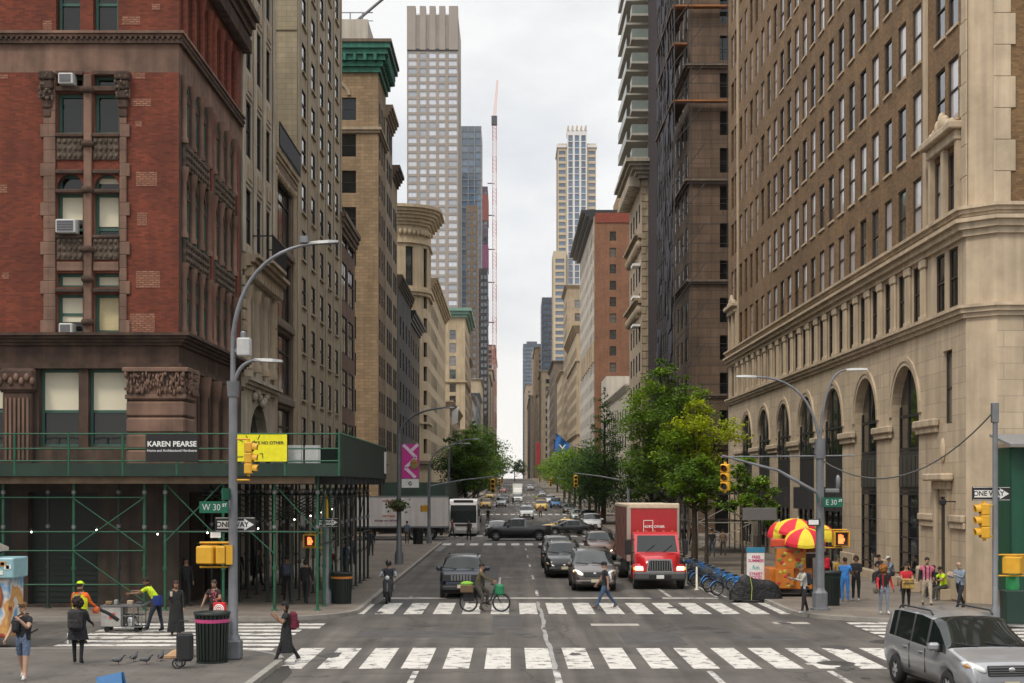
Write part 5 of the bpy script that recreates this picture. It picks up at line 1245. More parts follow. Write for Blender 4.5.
def signal(label, loc, rotz=0, sc=1., lit=None, group='traffic signals'):
 """three-lamp signal head facing local -y"""
 t = thing('traffic_signal', label, 'traffic signal', loc, rotz, group)
 b = MB()
 for k in range(3): b.box(-.18*sc, -.12*sc, (k*.36-.54)*sc+.004, .18*sc, .14*sc, (k*.36-.18)*sc-.004, M_YELLOW, .03*sc)
 b.box(-.05*sc, -.03*sc, -.62*sc, .05*sc, .05*sc, .62*sc, M_YELLOW); b.build('housing', t)
 for k in range(3):
  z = (k*.36-.36)*sc
  v = MB(); ring = []
  for j in range(11):
   a = -PI*.15+PI*1.3*j/10
   ring.append([(.15*sc*math.cos(a), -.12*sc, z+.15*sc*math.sin(a)), (.15*sc*math.cos(a), (-.34+.06*abs(math.cos(a)))*sc, z+.15*sc*math.sin(a)-.02*sc)])
  v.grid(ring, M_YELLOW, closed=False); v.build('visor', t)
  l = MB(); mm = LENS_OFF[2-k]
  if lit == 2-k: mm = mat('lit_lens_%d' % k, (.8, .1, .05), .4, var=0, emit=(((1, .08, .03), (1, .6, .05), (.1, .9, .5))[2-k], 3))
  l.lathe([(.14*sc, 0), (.12*sc, .03), (.02, .05)], (0, 0, 0), mm, 14); o = l.build('lens', t, (0, -.125*sc, z)); o.rotation_euler = (PI/2, 0, 0)
 return t
def ped_signal(label, loc, rotz=0, hand=False, sc=1.):
 t = thing('pedestrian_signal', label, 'pedestrian signal', loc, rotz, 'pedestrian signals')
 b = MB(); b.box(-.24*sc, -.12*sc, -.23*sc, .24*sc, .12*sc, .23*sc, M_YELLOW, .03); b.build('housing', t)
 b = MB(); b.box(-.2*sc, -.15*sc, -.19*sc, .2*sc, -.121*sc, .19*sc, M_BLACK); b.build('screen', t)
 v = MB()
 for (x0, z0, x1, z1) in ((-.24, .22, .24, .25), (-.24, -.24, -.21, .22), (.21, -.24, .24, .22)): v.box(x0*sc, -.3*sc, z0*sc, x1*sc, -.13*sc, z1*sc, M_YELLOW)
 v.build('visor', t)
 if hand:
  rm = mat('lit_hand', (.9, .1, .03), .5, var=0, emit=((1, .13, .03), 3))
  h = MB(); h.box(-.09*sc, -.165*sc, -.15*sc, .07*sc, -.155*sc, .02*sc, rm)
  for k in range(4): h.box((-.09+k*.042)*sc, -.165*sc, .02*sc, (-.056+k*.042)*sc, -.155*sc, (.12+.03*math.sin(k+.5))*sc, rm)
  h.box(.07*sc, -.165*sc, -.07*sc, .11*sc, -.155*sc, .02*sc, rm); h.build('red_hand', t)
 return t
def led_head(mb, p, d, m=None):
 d = Vector(d).normalized(); e = Vector(p)+d*.75; s = Vector((0, 1, 0)) if abs(d.x) > .5 else Vector((1, 0, 0))
 up = Vector((0, 0, 1)); P = Vector(p)
 rings = []
 for k, (wd, th) in enumerate(((.05, .05), (.13, .06), (.16, .06), (.12, .04))):
  c = P+d*.75*k/3
  rings.append([c+s*wd-up*th*.4, c+s*wd*.7+up*th, c-s*wd*.7+up*th, c-s*wd-up*th*.4])
 mb.grid(rings, m or M_STEEL, smooth=False); mb.face(rings[-1], m or M_STEEL); mb.face(rings[0][::-1], m or M_STEEL)
def arc_arm(p0, p1, n=10, k=.9):
 """arm that rises and bends over from p0 to p1"""
 P0, P1 = Vector(p0), Vector(p1); C1 = Vector((P0.x+(P1.x-P0.x)*.12, P0.y+(P1.y-P0.y)*.12, P0.z+(P1.z-P0.z)*k))
 return [P0*(1-t)**2+C1*2*t*(1-t)+P1*t*t for t in [i/n for i in range(n+1)]]
x0, y0 = -7.18, 37.7
t = thing('street_lamp', 'tall grey lamp pole with curved arm at the near left corner', 'street lamp', (x0, y0, PV))
b = MB(); b.box(-.22, -.22, 0, .22, .22, .5, M_POLE, .04); b.lathe([(.2, .5), (.17, .6), (.135, .66), (.12, 2), (.11, 6.9), (.075, 7.2), (.06, 8.45)], (0, 0, 0), M_POLE, 14); b.build('pole', t)
b = MB(); pts = arc_arm((0, 0, 8.4), (2.05, -.1, 10.75), 12); b.tube(pts, [.062-.022*i/12 for i in range(13)], M_POLE, 10); b.build('arm', t)
b = MB(); led_head(b, (2.0, -.1, 10.75), (1, 0, .05)); b.box(1.75, -.16, 10.78, 1.95, .02, 10.95, M_POLE); b.build('lamp_head', t)
b = MB(); pts = arc_arm((0, 0, 6.95), (.62, -.05, 7.75), 8, .95); b.tube(pts, [.065-.025*i/8 for i in range(9)], M_POLE, 8); b.lathe([(.14, -.15), (.17, .25)], (0, 0, 6.95), M_POLE, 12); b.build('lower_arm', t)
b = MB(); led_head(b, (.55, -.05, 7.74), (1, 0, -.05)); b.build('lamp_head', t)
b = MB(); b.box(.12, -.16, 7.85, .46, .16, 8.32, plain((.42, .42, .42), .6), .03); b.box(.0, -.04, 7.95, .15, .04, 8.05, M_STEEL); b.box(.2, -.1, 8.25, .34, .1, 8.5, M_STEEL, .04)
b.build('control_box', t)
signal('yellow traffic signal in profile on the near left pole', (.42+x0, y0-.05, 5.35), PI/2, .76)
b = MB()
for z in (4.78, 5.84): b.tube([(x0, y0, z), (x0+.44, y0-.05, z)], .03, M_YELLOW, 6)
tag(b.build('signal_bracket'), 'yellow pipe brackets holding the profile signal', 'bracket')
ped_signal('paired pedestrian signal seen from behind on the near left pole', (x0-.68, y0-.1, 2.84), PI*.9)
ped_signal('second yellow pedestrian signal turned aside on the near left pole', (x0-.34, y0-.02, 2.84), PI/2+.3)
b = MB()
for z in (2.53, 3.16): b.tube([(x0, y0, z), (x0-.85, y0-.08, z)], .03, M_YELLOW, 6)
tag(b.build('signal_bracket'), 'yellow pipe brackets of the paired pedestrian signals', 'bracket')
street_sign('W 30', 'green W 30 ST street name sign on the near left pole', (x0-.46, y0-.2, 4.08), .74, .3)
street_sign('', 'green avenue name sign seen edge on above the W 30 sign', (x0-.1, y0-.25, 4.42), .8, .3, R(82))
one_way('ONE WAY sign behind the near left pole', (x0+.02, y0+.2, 3.62), 1.06)
b = MB(); b.box(x0-.62, y0+.15, 3.28, x0-.35, y0+.17, 3.42, M_SIGNW); tag(b.build('notice_sign'), 'small white notice plate under the left ONE WAY sign', 'sign')
px_, py_ = -7.0, 55.6
t = thing('signal_pole', 'short grey signal post with yellow top by the shed', 'pole', (px_, py_, PV))
b = MB(); b.lathe([(.2, 0), (.2, .42), (.16, .5), (.1, .6), (.085, 3.2)], (0, 0, 0), M_POLE, 10); b.build('post', t)
b = MB(); b.lathe([(.06, 3.2), (.06, 4.1), (.02, 4.2)], (0, 0, 0), M_YELLOW, 8); b.build('yellow_cap', t)
one_way('ONE WAY sign on the short post inside the green shed', (px_-.0, py_-.15, 3.25), .92)
ped_signal('lit red hand signal beside the short post at the shed', (px_-.62, py_-.1, 2.55), 0, True)
b = MB(); b.tube([(px_, py_, 2.85), (px_-.85, py_, 2.85)], .025, M_YELLOW, 6); b.tube([(px_, py_, 2.28), (px_-.85, py_, 2.28)], .025, M_YELLOW, 6); tag(b.build('signal_bracket'), 'yellow pipe brackets at the lit red hand by the shed', 'bracket')
px_, py_ = -6.45, 84.5
t = thing('street_lamp', 'grey lamp post carrying the pink banner and flower basket', 'street lamp', (px_, py_, PV))
b = MB(); b.lathe([(.25, 0), (.25, .6), (.16, .8), (.13, 3), (.1, 7.6)], (0, 0, 0), M_POLE, 12); b.build('pole', t)
b = MB(); b.tube(arc_arm((0, 0, 7.5), (2.6, -1.0, 9.0), 10), [.09-.04*i/10 for i in range(11)], M_POLE, 8); b.build('arm', t)
b = MB(); led_head(b, (2.55, -1.0, 9.0), (1, -.3, 0)); b.build('lamp_head', t)
M_PINK = plain((.52, .03, .25), .7); M_LILAC = plain((.72, .55, .68), .7)
t = thing('pole_banner', 'pink street banner with white zigzag letters on the lamp post', 'banner', (px_+.16, py_-.05, 5.1))
b = MB(); b.box(0, -.01, 0, 1.0, .01, 2.0, M_PINK); b.build('sheet', t)
b = MB()
for q in (((.1, 1.95), (.85, 1.2)), ((.85, 1.2), (.2, .62)), ((.2, .62), (.8, .05)), ((.55, 1.6), (.95, 1.98))):
 a, c = Vector((q[0][0], 0, q[0][1])), Vector((q[1][0], 0, q[1][1])); dd = (c-a).normalized(); nn = Vector((-dd.z, 0, dd.x))*.09
 f = [a+nn, a-nn, c-nn, c+nn]; b.face([(p.x, -.018, p.z) for p in f], M_LILAC)
b.build('zigzag', t)
lettering('flatiron', .22, M_WHITE, t, (.5, -.026, 1.58), tilt=-.75, bold=.004)
b = MB(); b.ell((.72, -.03, .82), (.24, .012, .3), plain((.25, .2, .06), .8), 12, 8); b.ell((.72, -.04, .95), (.18, .012, .1), plain((.4, .15, .05), .8), 10, 6); b.build('food_picture', t)
t = thing('pole_banner', 'small white plate with a round emblem under the pink banner', 'banner', (px_+.16, py_-.05, 4.56)); b = MB(); b.box(0, -.01, 0, 1.0, .01, .5, M_SIGNW); b.build('plate', t); b = MB(); b.tube([(.5+.09*math.cos(PI*k/8), -.02, .25+.09*math.sin(PI*k/8)) for k in range(2, 17)], .025, M_BLACK, 5); b.build('emblem', t)
t = thing('hanging_basket', 'round hanging flower basket on the grey lamp post', 'flower basket', (px_-.05, py_-.2, 3.15))
M_LEAFD = mat('basket_leaves', (.035, .06, .018), .8, var=.3, scale=6, rand=.5)
b = MB(); b.lathe([(.05, 0), (.3, .12), (.42, .38)], (0, 0, 0), plain((.05, .035, .02), .9), 12); b.build('pot', t)
b = MB(uv=False); r5 = random.Random(5)
for k in range(420):
 v = Vector((r5.gauss(0, .28), r5.gauss(0, .28), .38+r5.gauss(0, .14))); q = Vector((r5.uniform(-1, 1), r5.uniform(-1, 1), r5.uniform(-1, 1))).normalized()*.07; u = q.orthogonal()
 b.face([v-q, v+u, v+q, v-u], M_LEAFD if k % 9 else plain((.3, .12, .02), .8))
b.build('flowers', t)
b = MB(); b.tube([(.05, .2, .9), (0, 0, .5)], .015, M_BLACK, 4); b.build('hanger', t)
def mast_pole(label, x, y, arm_dx, zarm, zpole, sig=True, lit=None, siglabel='', group=None, arm_up=.8, lamp=None):
 zg = g(y)+PV
 t = thing('mast_pole', label, 'signal pole', (x, y, zg), group=group)
 b = MB(); b.lathe([(.22, 0), (.22, .6), (.14, .75), (.11, zpole)], (0, 0, 0), M_POLE, 10); b.build('pole', t)
 b = MB(); b.tube([(0, 0, zarm), (arm_dx*.5, 0, zarm+arm_up*.62), (arm_dx, 0, zarm+arm_up)], [.08, .06, .045], M_POLE, 7); b.build('mast_arm', t)
 if lamp:
  b = MB(); b.tube(arc_arm((0, 0, zpole-.1), (lamp, 0, zpole+1.7), 8), .055, M_POLE, 6); led_head(b, (lamp, 0, zpole+1.7), (lamp, 0, 0)); b.build('lamp_arm', t)
 if sig: signal(siglabel, (x+arm_dx*.97, y-.1, zg+zarm+arm_up-.75), 0, 1., lit)
mast_pole('grey signal pole with a long mast arm at the white truck', -6.4, 115, 5.2, 4.5, 6.2, True, None, 'yellow signal seen from behind at the end of the left mast arm', lamp=2.5)
ped_signal('yellow pedestrian signal in front of the white truck', (-6.9, 114.9, 2.9), PI*.6, False, 1.1)
mast_pole('grey signal pole across the street before the conifer', 10.9, 134, -5.0, 4.9, 6.4, True, None, 'yellow signal hanging before the dark conifer trees')
for i, (x, y, dx, lb) in enumerate(((-6.2, 211, 4.8, 'left'), (10.8, 213, -5, 'right'), (-6.2, 292, 4.8, 'left'), (10.8, 292, -5, 'right'))):
 mast_pole('distant signal pole on the %s pavement at the %s crossing' % (lb, ('third', 'third', 'fourth', 'fourth')[i]), x, y, dx, 4.6, 6.3, True, None, 'distant yellow signal over the %s lanes of the %s crossing' % (lb, ('third', 'third', 'fourth', 'fourth')[i]), lamp=2.4 if dx > 0 else -2.4)
for i, y in enumerate((150, 178, 245, 262)):
 xx = -6.3 if i % 2 == 0 else 10.9; zg = g(y)+PV
 t = thing('street_lamp', 'distant grey lamp post, %s' % ('left kerb past the white coach', 'right kerb past the conifer', 'left kerb under the big tree', 'right kerb under the far trees')[i], 'street lamp', (xx, y, zg))
 b = MB(); b.lathe([(.2, 0), (.14, .8), (.09, 8.2)], (0, 0, 0), M_POLE, 8); b.build('pole', t)
 s = 1 if xx < 0 else -1
 b = MB(); b.tube(arc_arm((0, 0, 8.1), (s*2.4, 0, 9.3), 8), .06, M_POLE, 6); led_head(b, (s*2.4, 0, 9.3), (s, 0, 0)); b.build('arm', t)
x0, y0, _ = at(820, 610, PV)
t = thing('street_lamp', 'thick grey pole with two lamp arms beside the food cart', 'street lamp', (x0, y0, PV))
b = MB(); b.lathe([(.36, 0), (.36, .08), (.28, .1), (.28, .62), (.2, .72), (.17, .8), (.155, 3), (.14, 6.0)], (0, 0, 0), M_POLE, 8, smooth=False); b.build('pole', t)
b = MB(); b.tube([(0, 0, 4.2), (-1.5, 0, 5.05), (-3.55, 0, 5.6)], [.07, .055, .04], M_POLE, 8); b.tube([(-3.6, 0, 5.55), (1.3, 0, 5.6)], .03, M_POLE, 6); b.lathe([(.2, 5.5), (.2, 6.2)], (0, 0, 0), M_POLE, 8); b.build('mast_arm', t)
for (ex, ez) in ((-2.3, 8.45), (.95, 8.7)):
 b = MB(); b.tube(arc_arm((0, 0, 5.95), (ex, 0, ez), 10, 1.0), [.055-.02*i/10 for i in range(11)], M_POLE, 8); b.build('lamp_arm', t)
 b = MB(); led_head(b, (ex, 0, ez), (ex, 0, .02), plain((.42, .42, .41), .5)); b.build('lamp_head', t)
b = MB(); b.tube([(.3*math.cos(a), 0, 5.85+.3*math.sin(a)) for a in [2*PI*k/14 for k in range(10)]], .025, M_BLACK, 5); b.box(.16, -.08, 4.25, .7, .06, 4.4, M_STEEL, .03); b.lathe([(.05, 4.4), (.09, 4.5), (.09, 4.8), (.03, 4.9)], (.65, 0, 0), M_STEEL, 8); b.build('fitting', t)
signal('yellow traffic signal at the mast arm tip before the bright tree', (x0-3.45, y0-.1, 4.95), R(-25), .9)
street_sign('E 30', 'green E 30 ST street name sign on the pole by the cart', (x0+.42, y0-.2, 4.05), .72, .34)
street_sign('', 'green avenue name sign edge on beside the E 30 sign', (x0-.16, y0-.25, 4.2), .8, .3, R(80))
b = MB(); b.box(x0-.5, y0-.22, 3.2, x0-.05, y0-.2, 3.45, M_SIGNB); b.box(x0-.46, y0-.23, 3.24, x0-.1, y0-.222, 3.41, M_SIGNW); tag(b.build('notice_sign'), 'small black and white plate on the pole by the umbrellas', 'sign')
ped_signal('lit red hand signal beside the red and yellow umbrellas', (x0+.75, y0+.1, 2.72), 0, True, 1.15)
b = MB()
for z in (2.4, 3.05): b.tube([(x0, y0, z), (x0+1.0, y0+.1, z)], .025, M_YELLOW, 6)
tag(b.build('signal_bracket'), 'yellow pipe brackets holding the hand signal by the cart', 'bracket')
cable_start = (x0+.1, y0, 5.55)
x1, y1 = 15.75, 47.2
t = thing('signal_pole', 'slim grey pole with three signs at the right edge', 'pole', (x1, y1, PV))
b = MB(); b.lathe([(.16, 0), (.16, .5), (.1, .6), (.085, 6.9)], (0, 0, 0), M_POLE, 10); b.box(-.12, -.1, 6.55, .1, .1, 7.2, M_STEEL, .02); b.build('pole', t)
one_way('ONE WAY sign high on the slim right pole', (x1-.08, y1+.15, 4.38), 1.25)
signal('yellow three lamp signal in profile on the right pole', (x1-.36, y1, 3.5), -PI/2, 1.05)
ped_signal('big yellow pedestrian signal facing away at the right edge', (x1+.55, y1, 2.06), PI*.8, False, 1.2)
b = MB()
for z in (1.72, 2.4): b.tube([(x1, y1, z), (x1+1.0, y1, z)], .03, M_YELLOW, 6)
for z in (3.0, 4.0): b.tube([(x1, y1, z), (x1-.36, y1, z)], .03, M_YELLOW, 6)
tag(b.build('signal_bracket'), 'yellow pipe brackets on the slim right pole', 'bracket')
b = MB(); P0 = Vector(cable_start); P1 = Vector((x1, y1, 7.1)); pts = [P0.lerp(P1, i/16)-Vector((0, 0, 1.75*4*(i/16)*(1-i/16)*(.75))) for i in range(17)]
b.tube(pts, .028, plain((.08, .08, .07), .7), 5); tag(b.build('overhead_cable'), 'sagging cable strung between the two right hand poles', 'cable')
t = thing('hoarding', 'dark green plywood hoarding with grey sloping canopy at the right edge', 'hoarding')
b = MB(); gp = mat('hoarding_green', (.005, .06, .032), .6, var=.15, scale=1, streak=.2)
for k in range(5): b.box(18.35+k*1.23, 53.2, .75, 19.55+k*1.23, 53.3, 6.05, gp)
b.box(18.32, 53.3, .75, 18.42, 54.9, 6.05, gp); b.build('panel', t)
b = MB(); b.box(18.3, 53.16, .14, 24.5, 53.34, .72, mat('pale_timber', (.45, .40, .32), .85, var=.2)); b.build('kickboard', t)
b = MB(); b.xprism([(52.6, 6.06), (54.9, 6.5), (54.9, 6.6), (52.6, 6.16)], 18.1, 24.5, plain((.2, .2, .2), .6)); b.build('canopy', t)
b = MB(); b.tube([(18.9, 53.15, .3), (18.9, 53.15, 6)], .03, plain((.4, .33, .03), .6), 6); b.build('yellow_pipe', t)
def slat_bin(label, loc, band, r=.42, h=1.28):
 t = thing('litter_bin', label, 'litter bin', loc, group='slatted litter bins')
 b = MB(); dk = plain((.006, .012, .009), .5)
 b.lathe([(r*.86, .05), (r*.86, h*.97)], (0, 0, 0), M_BLACK, 18); b.build('liner', t)
 b = MB()
 for k in range(26):
  a = 2*PI*k/26; c, s = math.cos(a), math.sin(a)
  P = []
  for z, rr in ((.04, r*.88), (.1, r*.92), (h*.8, r), (h*.95, r*1.06)):
   w_ = .032; P.append([(c*rr-s*w_, s*rr+c*w_, z), (c*rr+s*w_, s*rr-c*w_, z), (c*(rr-.025)+s*w_, s*(rr-.025)-c*w_, z), (c*(rr-.025)-s*w_, s*(rr-.025)+c*w_, z)])
  b.grid(P, dk, smooth=False)
 b.build('slat', t)
 b = MB(); b.lathe([(r*1.09, h*.95), (r*1.12, h), (r*.95, h*1.01), (r*.9, h*.96)], (0, 0, 0), dk, 22, caps=False); b.lathe([(r*.95, 0), (r*.95, .05)], (0, 0, 0), dk, 22); b.build('rim', t)
 b = MB(); b.lathe([(r*1.01, h*.80), (r*1.045, h*.87)], (0, 0, 0), band, 24, caps=False); b.build('bag_band', t)
 return t
slat_bin('dark slatted litter bin with a pink band by the near left pole', (-7.58, 37.0, PV), plain((.55, .07, .22), .6))
slat_bin('dark slatted litter bin with an orange band by the shed post', (-6.45, 55.7, PV), plain((.55, .2, .03), .6), .4, 1.2)
slat_bin('dark slatted litter bin by the signal pole before the white truck', (-7.2, 113.8, PV), M_BLACK)
slat_bin('dark green slatted litter bin behind the pole at the food cart', (12.05, 54.9, PV), M_DKGREEN)
t = thing('litter_bin', 'dark green closed litter bin with bright green top by the slim right pole', 'litter bin', (16.45, 47.6, PV))
b = MB(); b.box(-.32, -.3, 0, .32, .3, 1.1, plain((.01, .035, .025), .5), .04); b.build('body', t)
b = MB(); b.lathe([(.2, 1.1), (.22, 1.2), (.2, 1.55), (.08, 1.62)], (0, 0, 0), plain((.03, .32, .10), .5), 12); b.build('dome', t)
x, y, z = at(197, 668, PV)
t = thing('shopping_trolley', 'black two wheeled shopping trolley standing next to the pink banded bin', 'shopping trolley', (-8.02, y, PV))
b = MB(); b.box(-.18, -.16, .18, .2, .16, .85, plain((.02, .02, .022), .9), .05); b.build('bag', t)
b = MB(); b.tube([(-.2, .1, .1), (-.2, .1, 1.05), (-.12, .1, 1.16), (.08, .1, 1.15)], .016, M_BLACK, 6); b.build('handle', t)
for s in (-.14,):
 for k in (-.16, .16):
  b = MB(); b.tube([(s+.12*math.cos(2*PI*q/14), k, .13+.12*math.sin(2*PI*q/14)) for q in range(15)], .02, M_RUBBER, 5)
  for q in range(5): b.tube([(s, k, .13), (s+.11*math.cos(q*1.26), k, .13+.11*math.sin(q*1.26))], .008, M_STEEL, 4)
  b.build('wheel', t)
b = MB(); b.face([(-9.05, 38.0, .16), (-8.6, 38.2, .17), (-8.5, 38.5, .42), (-8.9, 38.3, .3)], mat('cardboard', (.35, .22, .12), .9, var=.15)); b.face([(-8.6, 38.2, .17), (-8.35, 37.9, .16), (-8.3, 38.2, .45), (-8.5, 38.5, .42)], MATS['cardboard']); b.face([(-9.25, 37.8, .155), (-8.6, 38.1, .155), (-8.8, 37.75, .155)], MATS['cardboard']); b.box(-9.05, 37.85, .15, -8.5, 38.1, .2, MATS['cardboard'])
tag(b.build('cardboard_box'), 'flattened brown cardboard box lying beside the shopping trolley', 'cardboard')
def pigeon(x, y, rz, label):
 t = thing('pigeon', label, 'pigeon', (x, y, PV), rz, 'pigeons on the pavement')
 gm = mat('pigeon_grey', (.06, .062, .07), .7, var=.4, scale=18)
 b = MB()      # one continuous body: rings along x from tail to beak
 prof = [(-.22, .10, .012, .006), (-.13, .11, .035, .016), (-.06, .125, .06, .05), (.02, .13, .068, .062), (.08, .15, .056, .056), (.115, .19, .036, .04), (.135, .225, .026, .03), (.155, .24, .027, .027), (.175, .24, .018, .018), (.20, .235, .006, .005)]
 rings = [[(px0, wy*math.cos(2*PI*k/10), zc+hz*math.sin(2*PI*k/10)) for k in range(10)] for px0, zc, wy, hz in prof]
 b.grid(rings, gm)
 for s in (-.025, .025): b.tube([(.01, s, .09), (.02, s, .01), (.05, s, .008)], .006, plain((.3, .08, .06), .7), 5)
 b.build('body', t)
 w_ = MB();
 for s in (-1, 1): w_.ell((-.03, s*.05, .14), (.12, .02, .045), plain((.1, .1, .11), .7), 10, 6)
 w_.build('wing', t)
for (p, q, rz, lb) in ((118, 665, .1, 'dark pigeon walking right, leftmost of the four'), (134, 662, 1.3, 'small pigeon seen end on between two walking pigeons'), (146, 664.5, .0, 'dark pigeon pecking, third of the four'), (161, 661, 1.5, 'upright pigeon seen end on, nearest the bin')):
 X_, Y_, _ = at(p, q, PV); pigeon(X_, Y_, rz, lb)
t = thing('a_board', 'blue tilted board poking up at the bottom edge of the pavement', 'board', (-8.72, 32.0, PV-.08))
b = MB(); b.xprism([(-.05, 0), (.05, 0), (.05, .42), (-.05, .42)], -.3, .3, plain((.02, .12, .3), .6)); b.xprism([(-.3, .0), (-.25, .0), (-.05, .42), (-.08, .42)], -.28, .28, plain((.02, .12, .3), .6)); b.build('panel', t); t.rotation_euler = (0, R(-12), 0)
def wheel_mesh(mb, c, r, w_, rim=M_STEEL):
 mb.wheel_disc(c, r, w_, M_RUBBER, 18); mb.wheel_disc(c, r*.6, w_+.02, rim, 14)
def left_kiosk():
 t = thing('food_cart', 'picture covered churro cart at the left edge of the street', 'food cart', (-15.2, 41.6, 0))
 pm = mat('cart_picture', (.5, .45, .4), .5, var=.0)
 nt = pm.node_tree; N = nt.nodes; L = nt.links; p = N['Principled BSDF']
 tcn = N.new('ShaderNodeTexCoord'); nzn = N.new('ShaderNodeTexNoise'); nzn.inputs['Scale'].default_value = 1.6; nzn.inputs['Detail'].default_value = 2; L.new(tcn.outputs['Object'], nzn.inputs[0])
 cr = N.new('ShaderNodeValToRGB'); e = cr.color_ramp.elements
 e[0].position = .36; e[0].color = (.12, .3, .5, 1); e[1].position = .66; e[1].color = (.3, .04, .02, 1)
 for pos, c in ((.45, (.62, .6, .55, 1)), (.53, (.5, .22, .06, 1)), (.6, (.6, .35, .12, 1))): q = e.new(pos); q.color = c
 L.new(nzn.outputs['Fac'], cr.inputs[0]); L.new(cr.outputs[0], p.inputs['Base Color'])
 b = MB(); b.box(-1.6, -.6, .35, 1.05, .7, 2.03, pm, .03); b.build('body', t)
 b = MB(); b.box(-.2, -.75, 2.03, 1.25, .5, 2.6, plain((.25, .42, .46), .4), .03); b.build('menu_box', t)
 b = MB();
 r6 = random.Random(6)
 for k in range(14): xx = r6.uniform(-.1, 1.1); zz = r6.uniform(2.12, 2.42); b.box(xx, -.765, zz, xx+.14, -.752, zz+.12, plain((r6.choice(((.7, .7, .65), (.5, .25, .1), (.05, .15, .25))))))
 b.build('menu_picture', t)
 b = MB()       # churro and cup pictures standing out on the panel
 for k in range(3): b.tube([(.3+k*.25, -.615, .8+.2*k), (.37+k*.25, -.615, 1.1+.2*k), (.3+k*.25, -.615, 1.5+.15*k)], .05, plain((.30, .09, .03), .6), 8)
 b.lathe([(.18, .7), (.25, 1.25), (.27, 1.27), (.2, 1.3)], (-.1, -.62, 0), plain((.4, .2, .08), .6), 14, sy=.06); b.build('food_picture', t)
 b = MB(); b.xprism([(-1.1, 2.75), (.9, 2.75), (.9, 2.85), (-.1, 3.05), (-1.1, 2.8)], -1.8, .55, plain((.45, .40, .34), .6)); b.tube([(-.3, -.4, 2.5), (-.3, -.4, 2.85)], .03, M_STEEL, 6); b.build('roof', t)
 for xx in (-1.0, .5):
  b = MB(); wheel_mesh(b, (0, 0, 0), .24, .12); o = b.build('wheel', t, (xx, -.45, .25)); o.rotation_euler = (0, 0, PI/2)
 b = MB(); b.tube([(.9, -.2, .5), (1.5, -.2, .42), (1.75, -.2, .55)], .03, M_BLACK, 6); b.build('tow_bar', t)
left_kiosk()
def tool_cart():
 x, y, _ = at(126, 631)
 t = thing('tool_cart', 'pale steel hand cart loaded with tools on the crosswalk', 'cart', (x, y, 0))
 b = MB(); cm = mat('scratched_panel', (.34, .33, .31), .6, var=.25, scale=4)
 b.box(-.72, -.3, .16, -.08, .3, .8, cm, .02); b.build('cabinet', t)
 b = MB()
 for z in (.14, .5, .82): b.box(-.06, -.3, z, .55, .3, z+.03, M_STEEL)
 for xx in (-.06, .3, .55):
  for yy in (-.3, .27): b.box(xx, yy, .14, xx+.03, yy+.03, .85, M_STEEL)
 b.box(-.74, -.32, .8, .58, .32, .84, M_STEEL); b.tube([(.55, -.25, .8), (.85, -.25, 1.0), (.85, .25, 1.0), (.55, .25, .8)], .02, M_STEEL, 6); b.build('shelf_frame', t)
 b = MB(); b.lathe([(.15, .17), (.17, .25), (.17, .45), (.08, .55)], (.2, -.1, 0), M_CHROME, 14); b.build('pressure_tank', t)
 b = MB(); b.box(-.45, -.312, .42, -.28, -.301, .6, plain((.5, .03, .04), .6)); b.build('red_label', t)
 for k, (xx, lb, c, sz_) in enumerate(((-.62, 'brown cardboard packet at the left end of the steel hand cart', (.2, .13, .07), (.2, .12)), (-.36, 'grey tin standing on the steel hand cart cabinet', (.3, .29, .27), (.1, .16)), (-.2, 'black pry bar leaning up from the steel hand cart', (.02, .02, .02), None), (.02, 'cream tub in the middle of the steel hand cart', (.42, .33, .22), (.18, .13)), (.3, 'dark toolbox at the handle end of the steel hand cart', (.05, .05, .06), (.2, .08)))):
  b = MB()
  if sz_: b.box(xx, -.16+.06*k, .842, xx+sz_[0], .02+.06*k, .842+sz_[1], plain(c), .02)
  else: b.tube([(xx, -.1, .86), (xx+.1, 0, 1.05)], .02, M_BLACK, 6)
  tag(b.build('tool', None, (x, y, 0)), lb, 'tool', 'tools lying on the hand cart')
 for xx in (-.55, .4):
  for yy in (-.24, .24):
   b = MB(); b.wheel_disc((0, 0, 0), .08, .05, M_RUBBER, 12); o = b.build('castor', t, (xx, yy, .08)); o.rotation_euler = (0, 0, PI/2)
tool_cart()
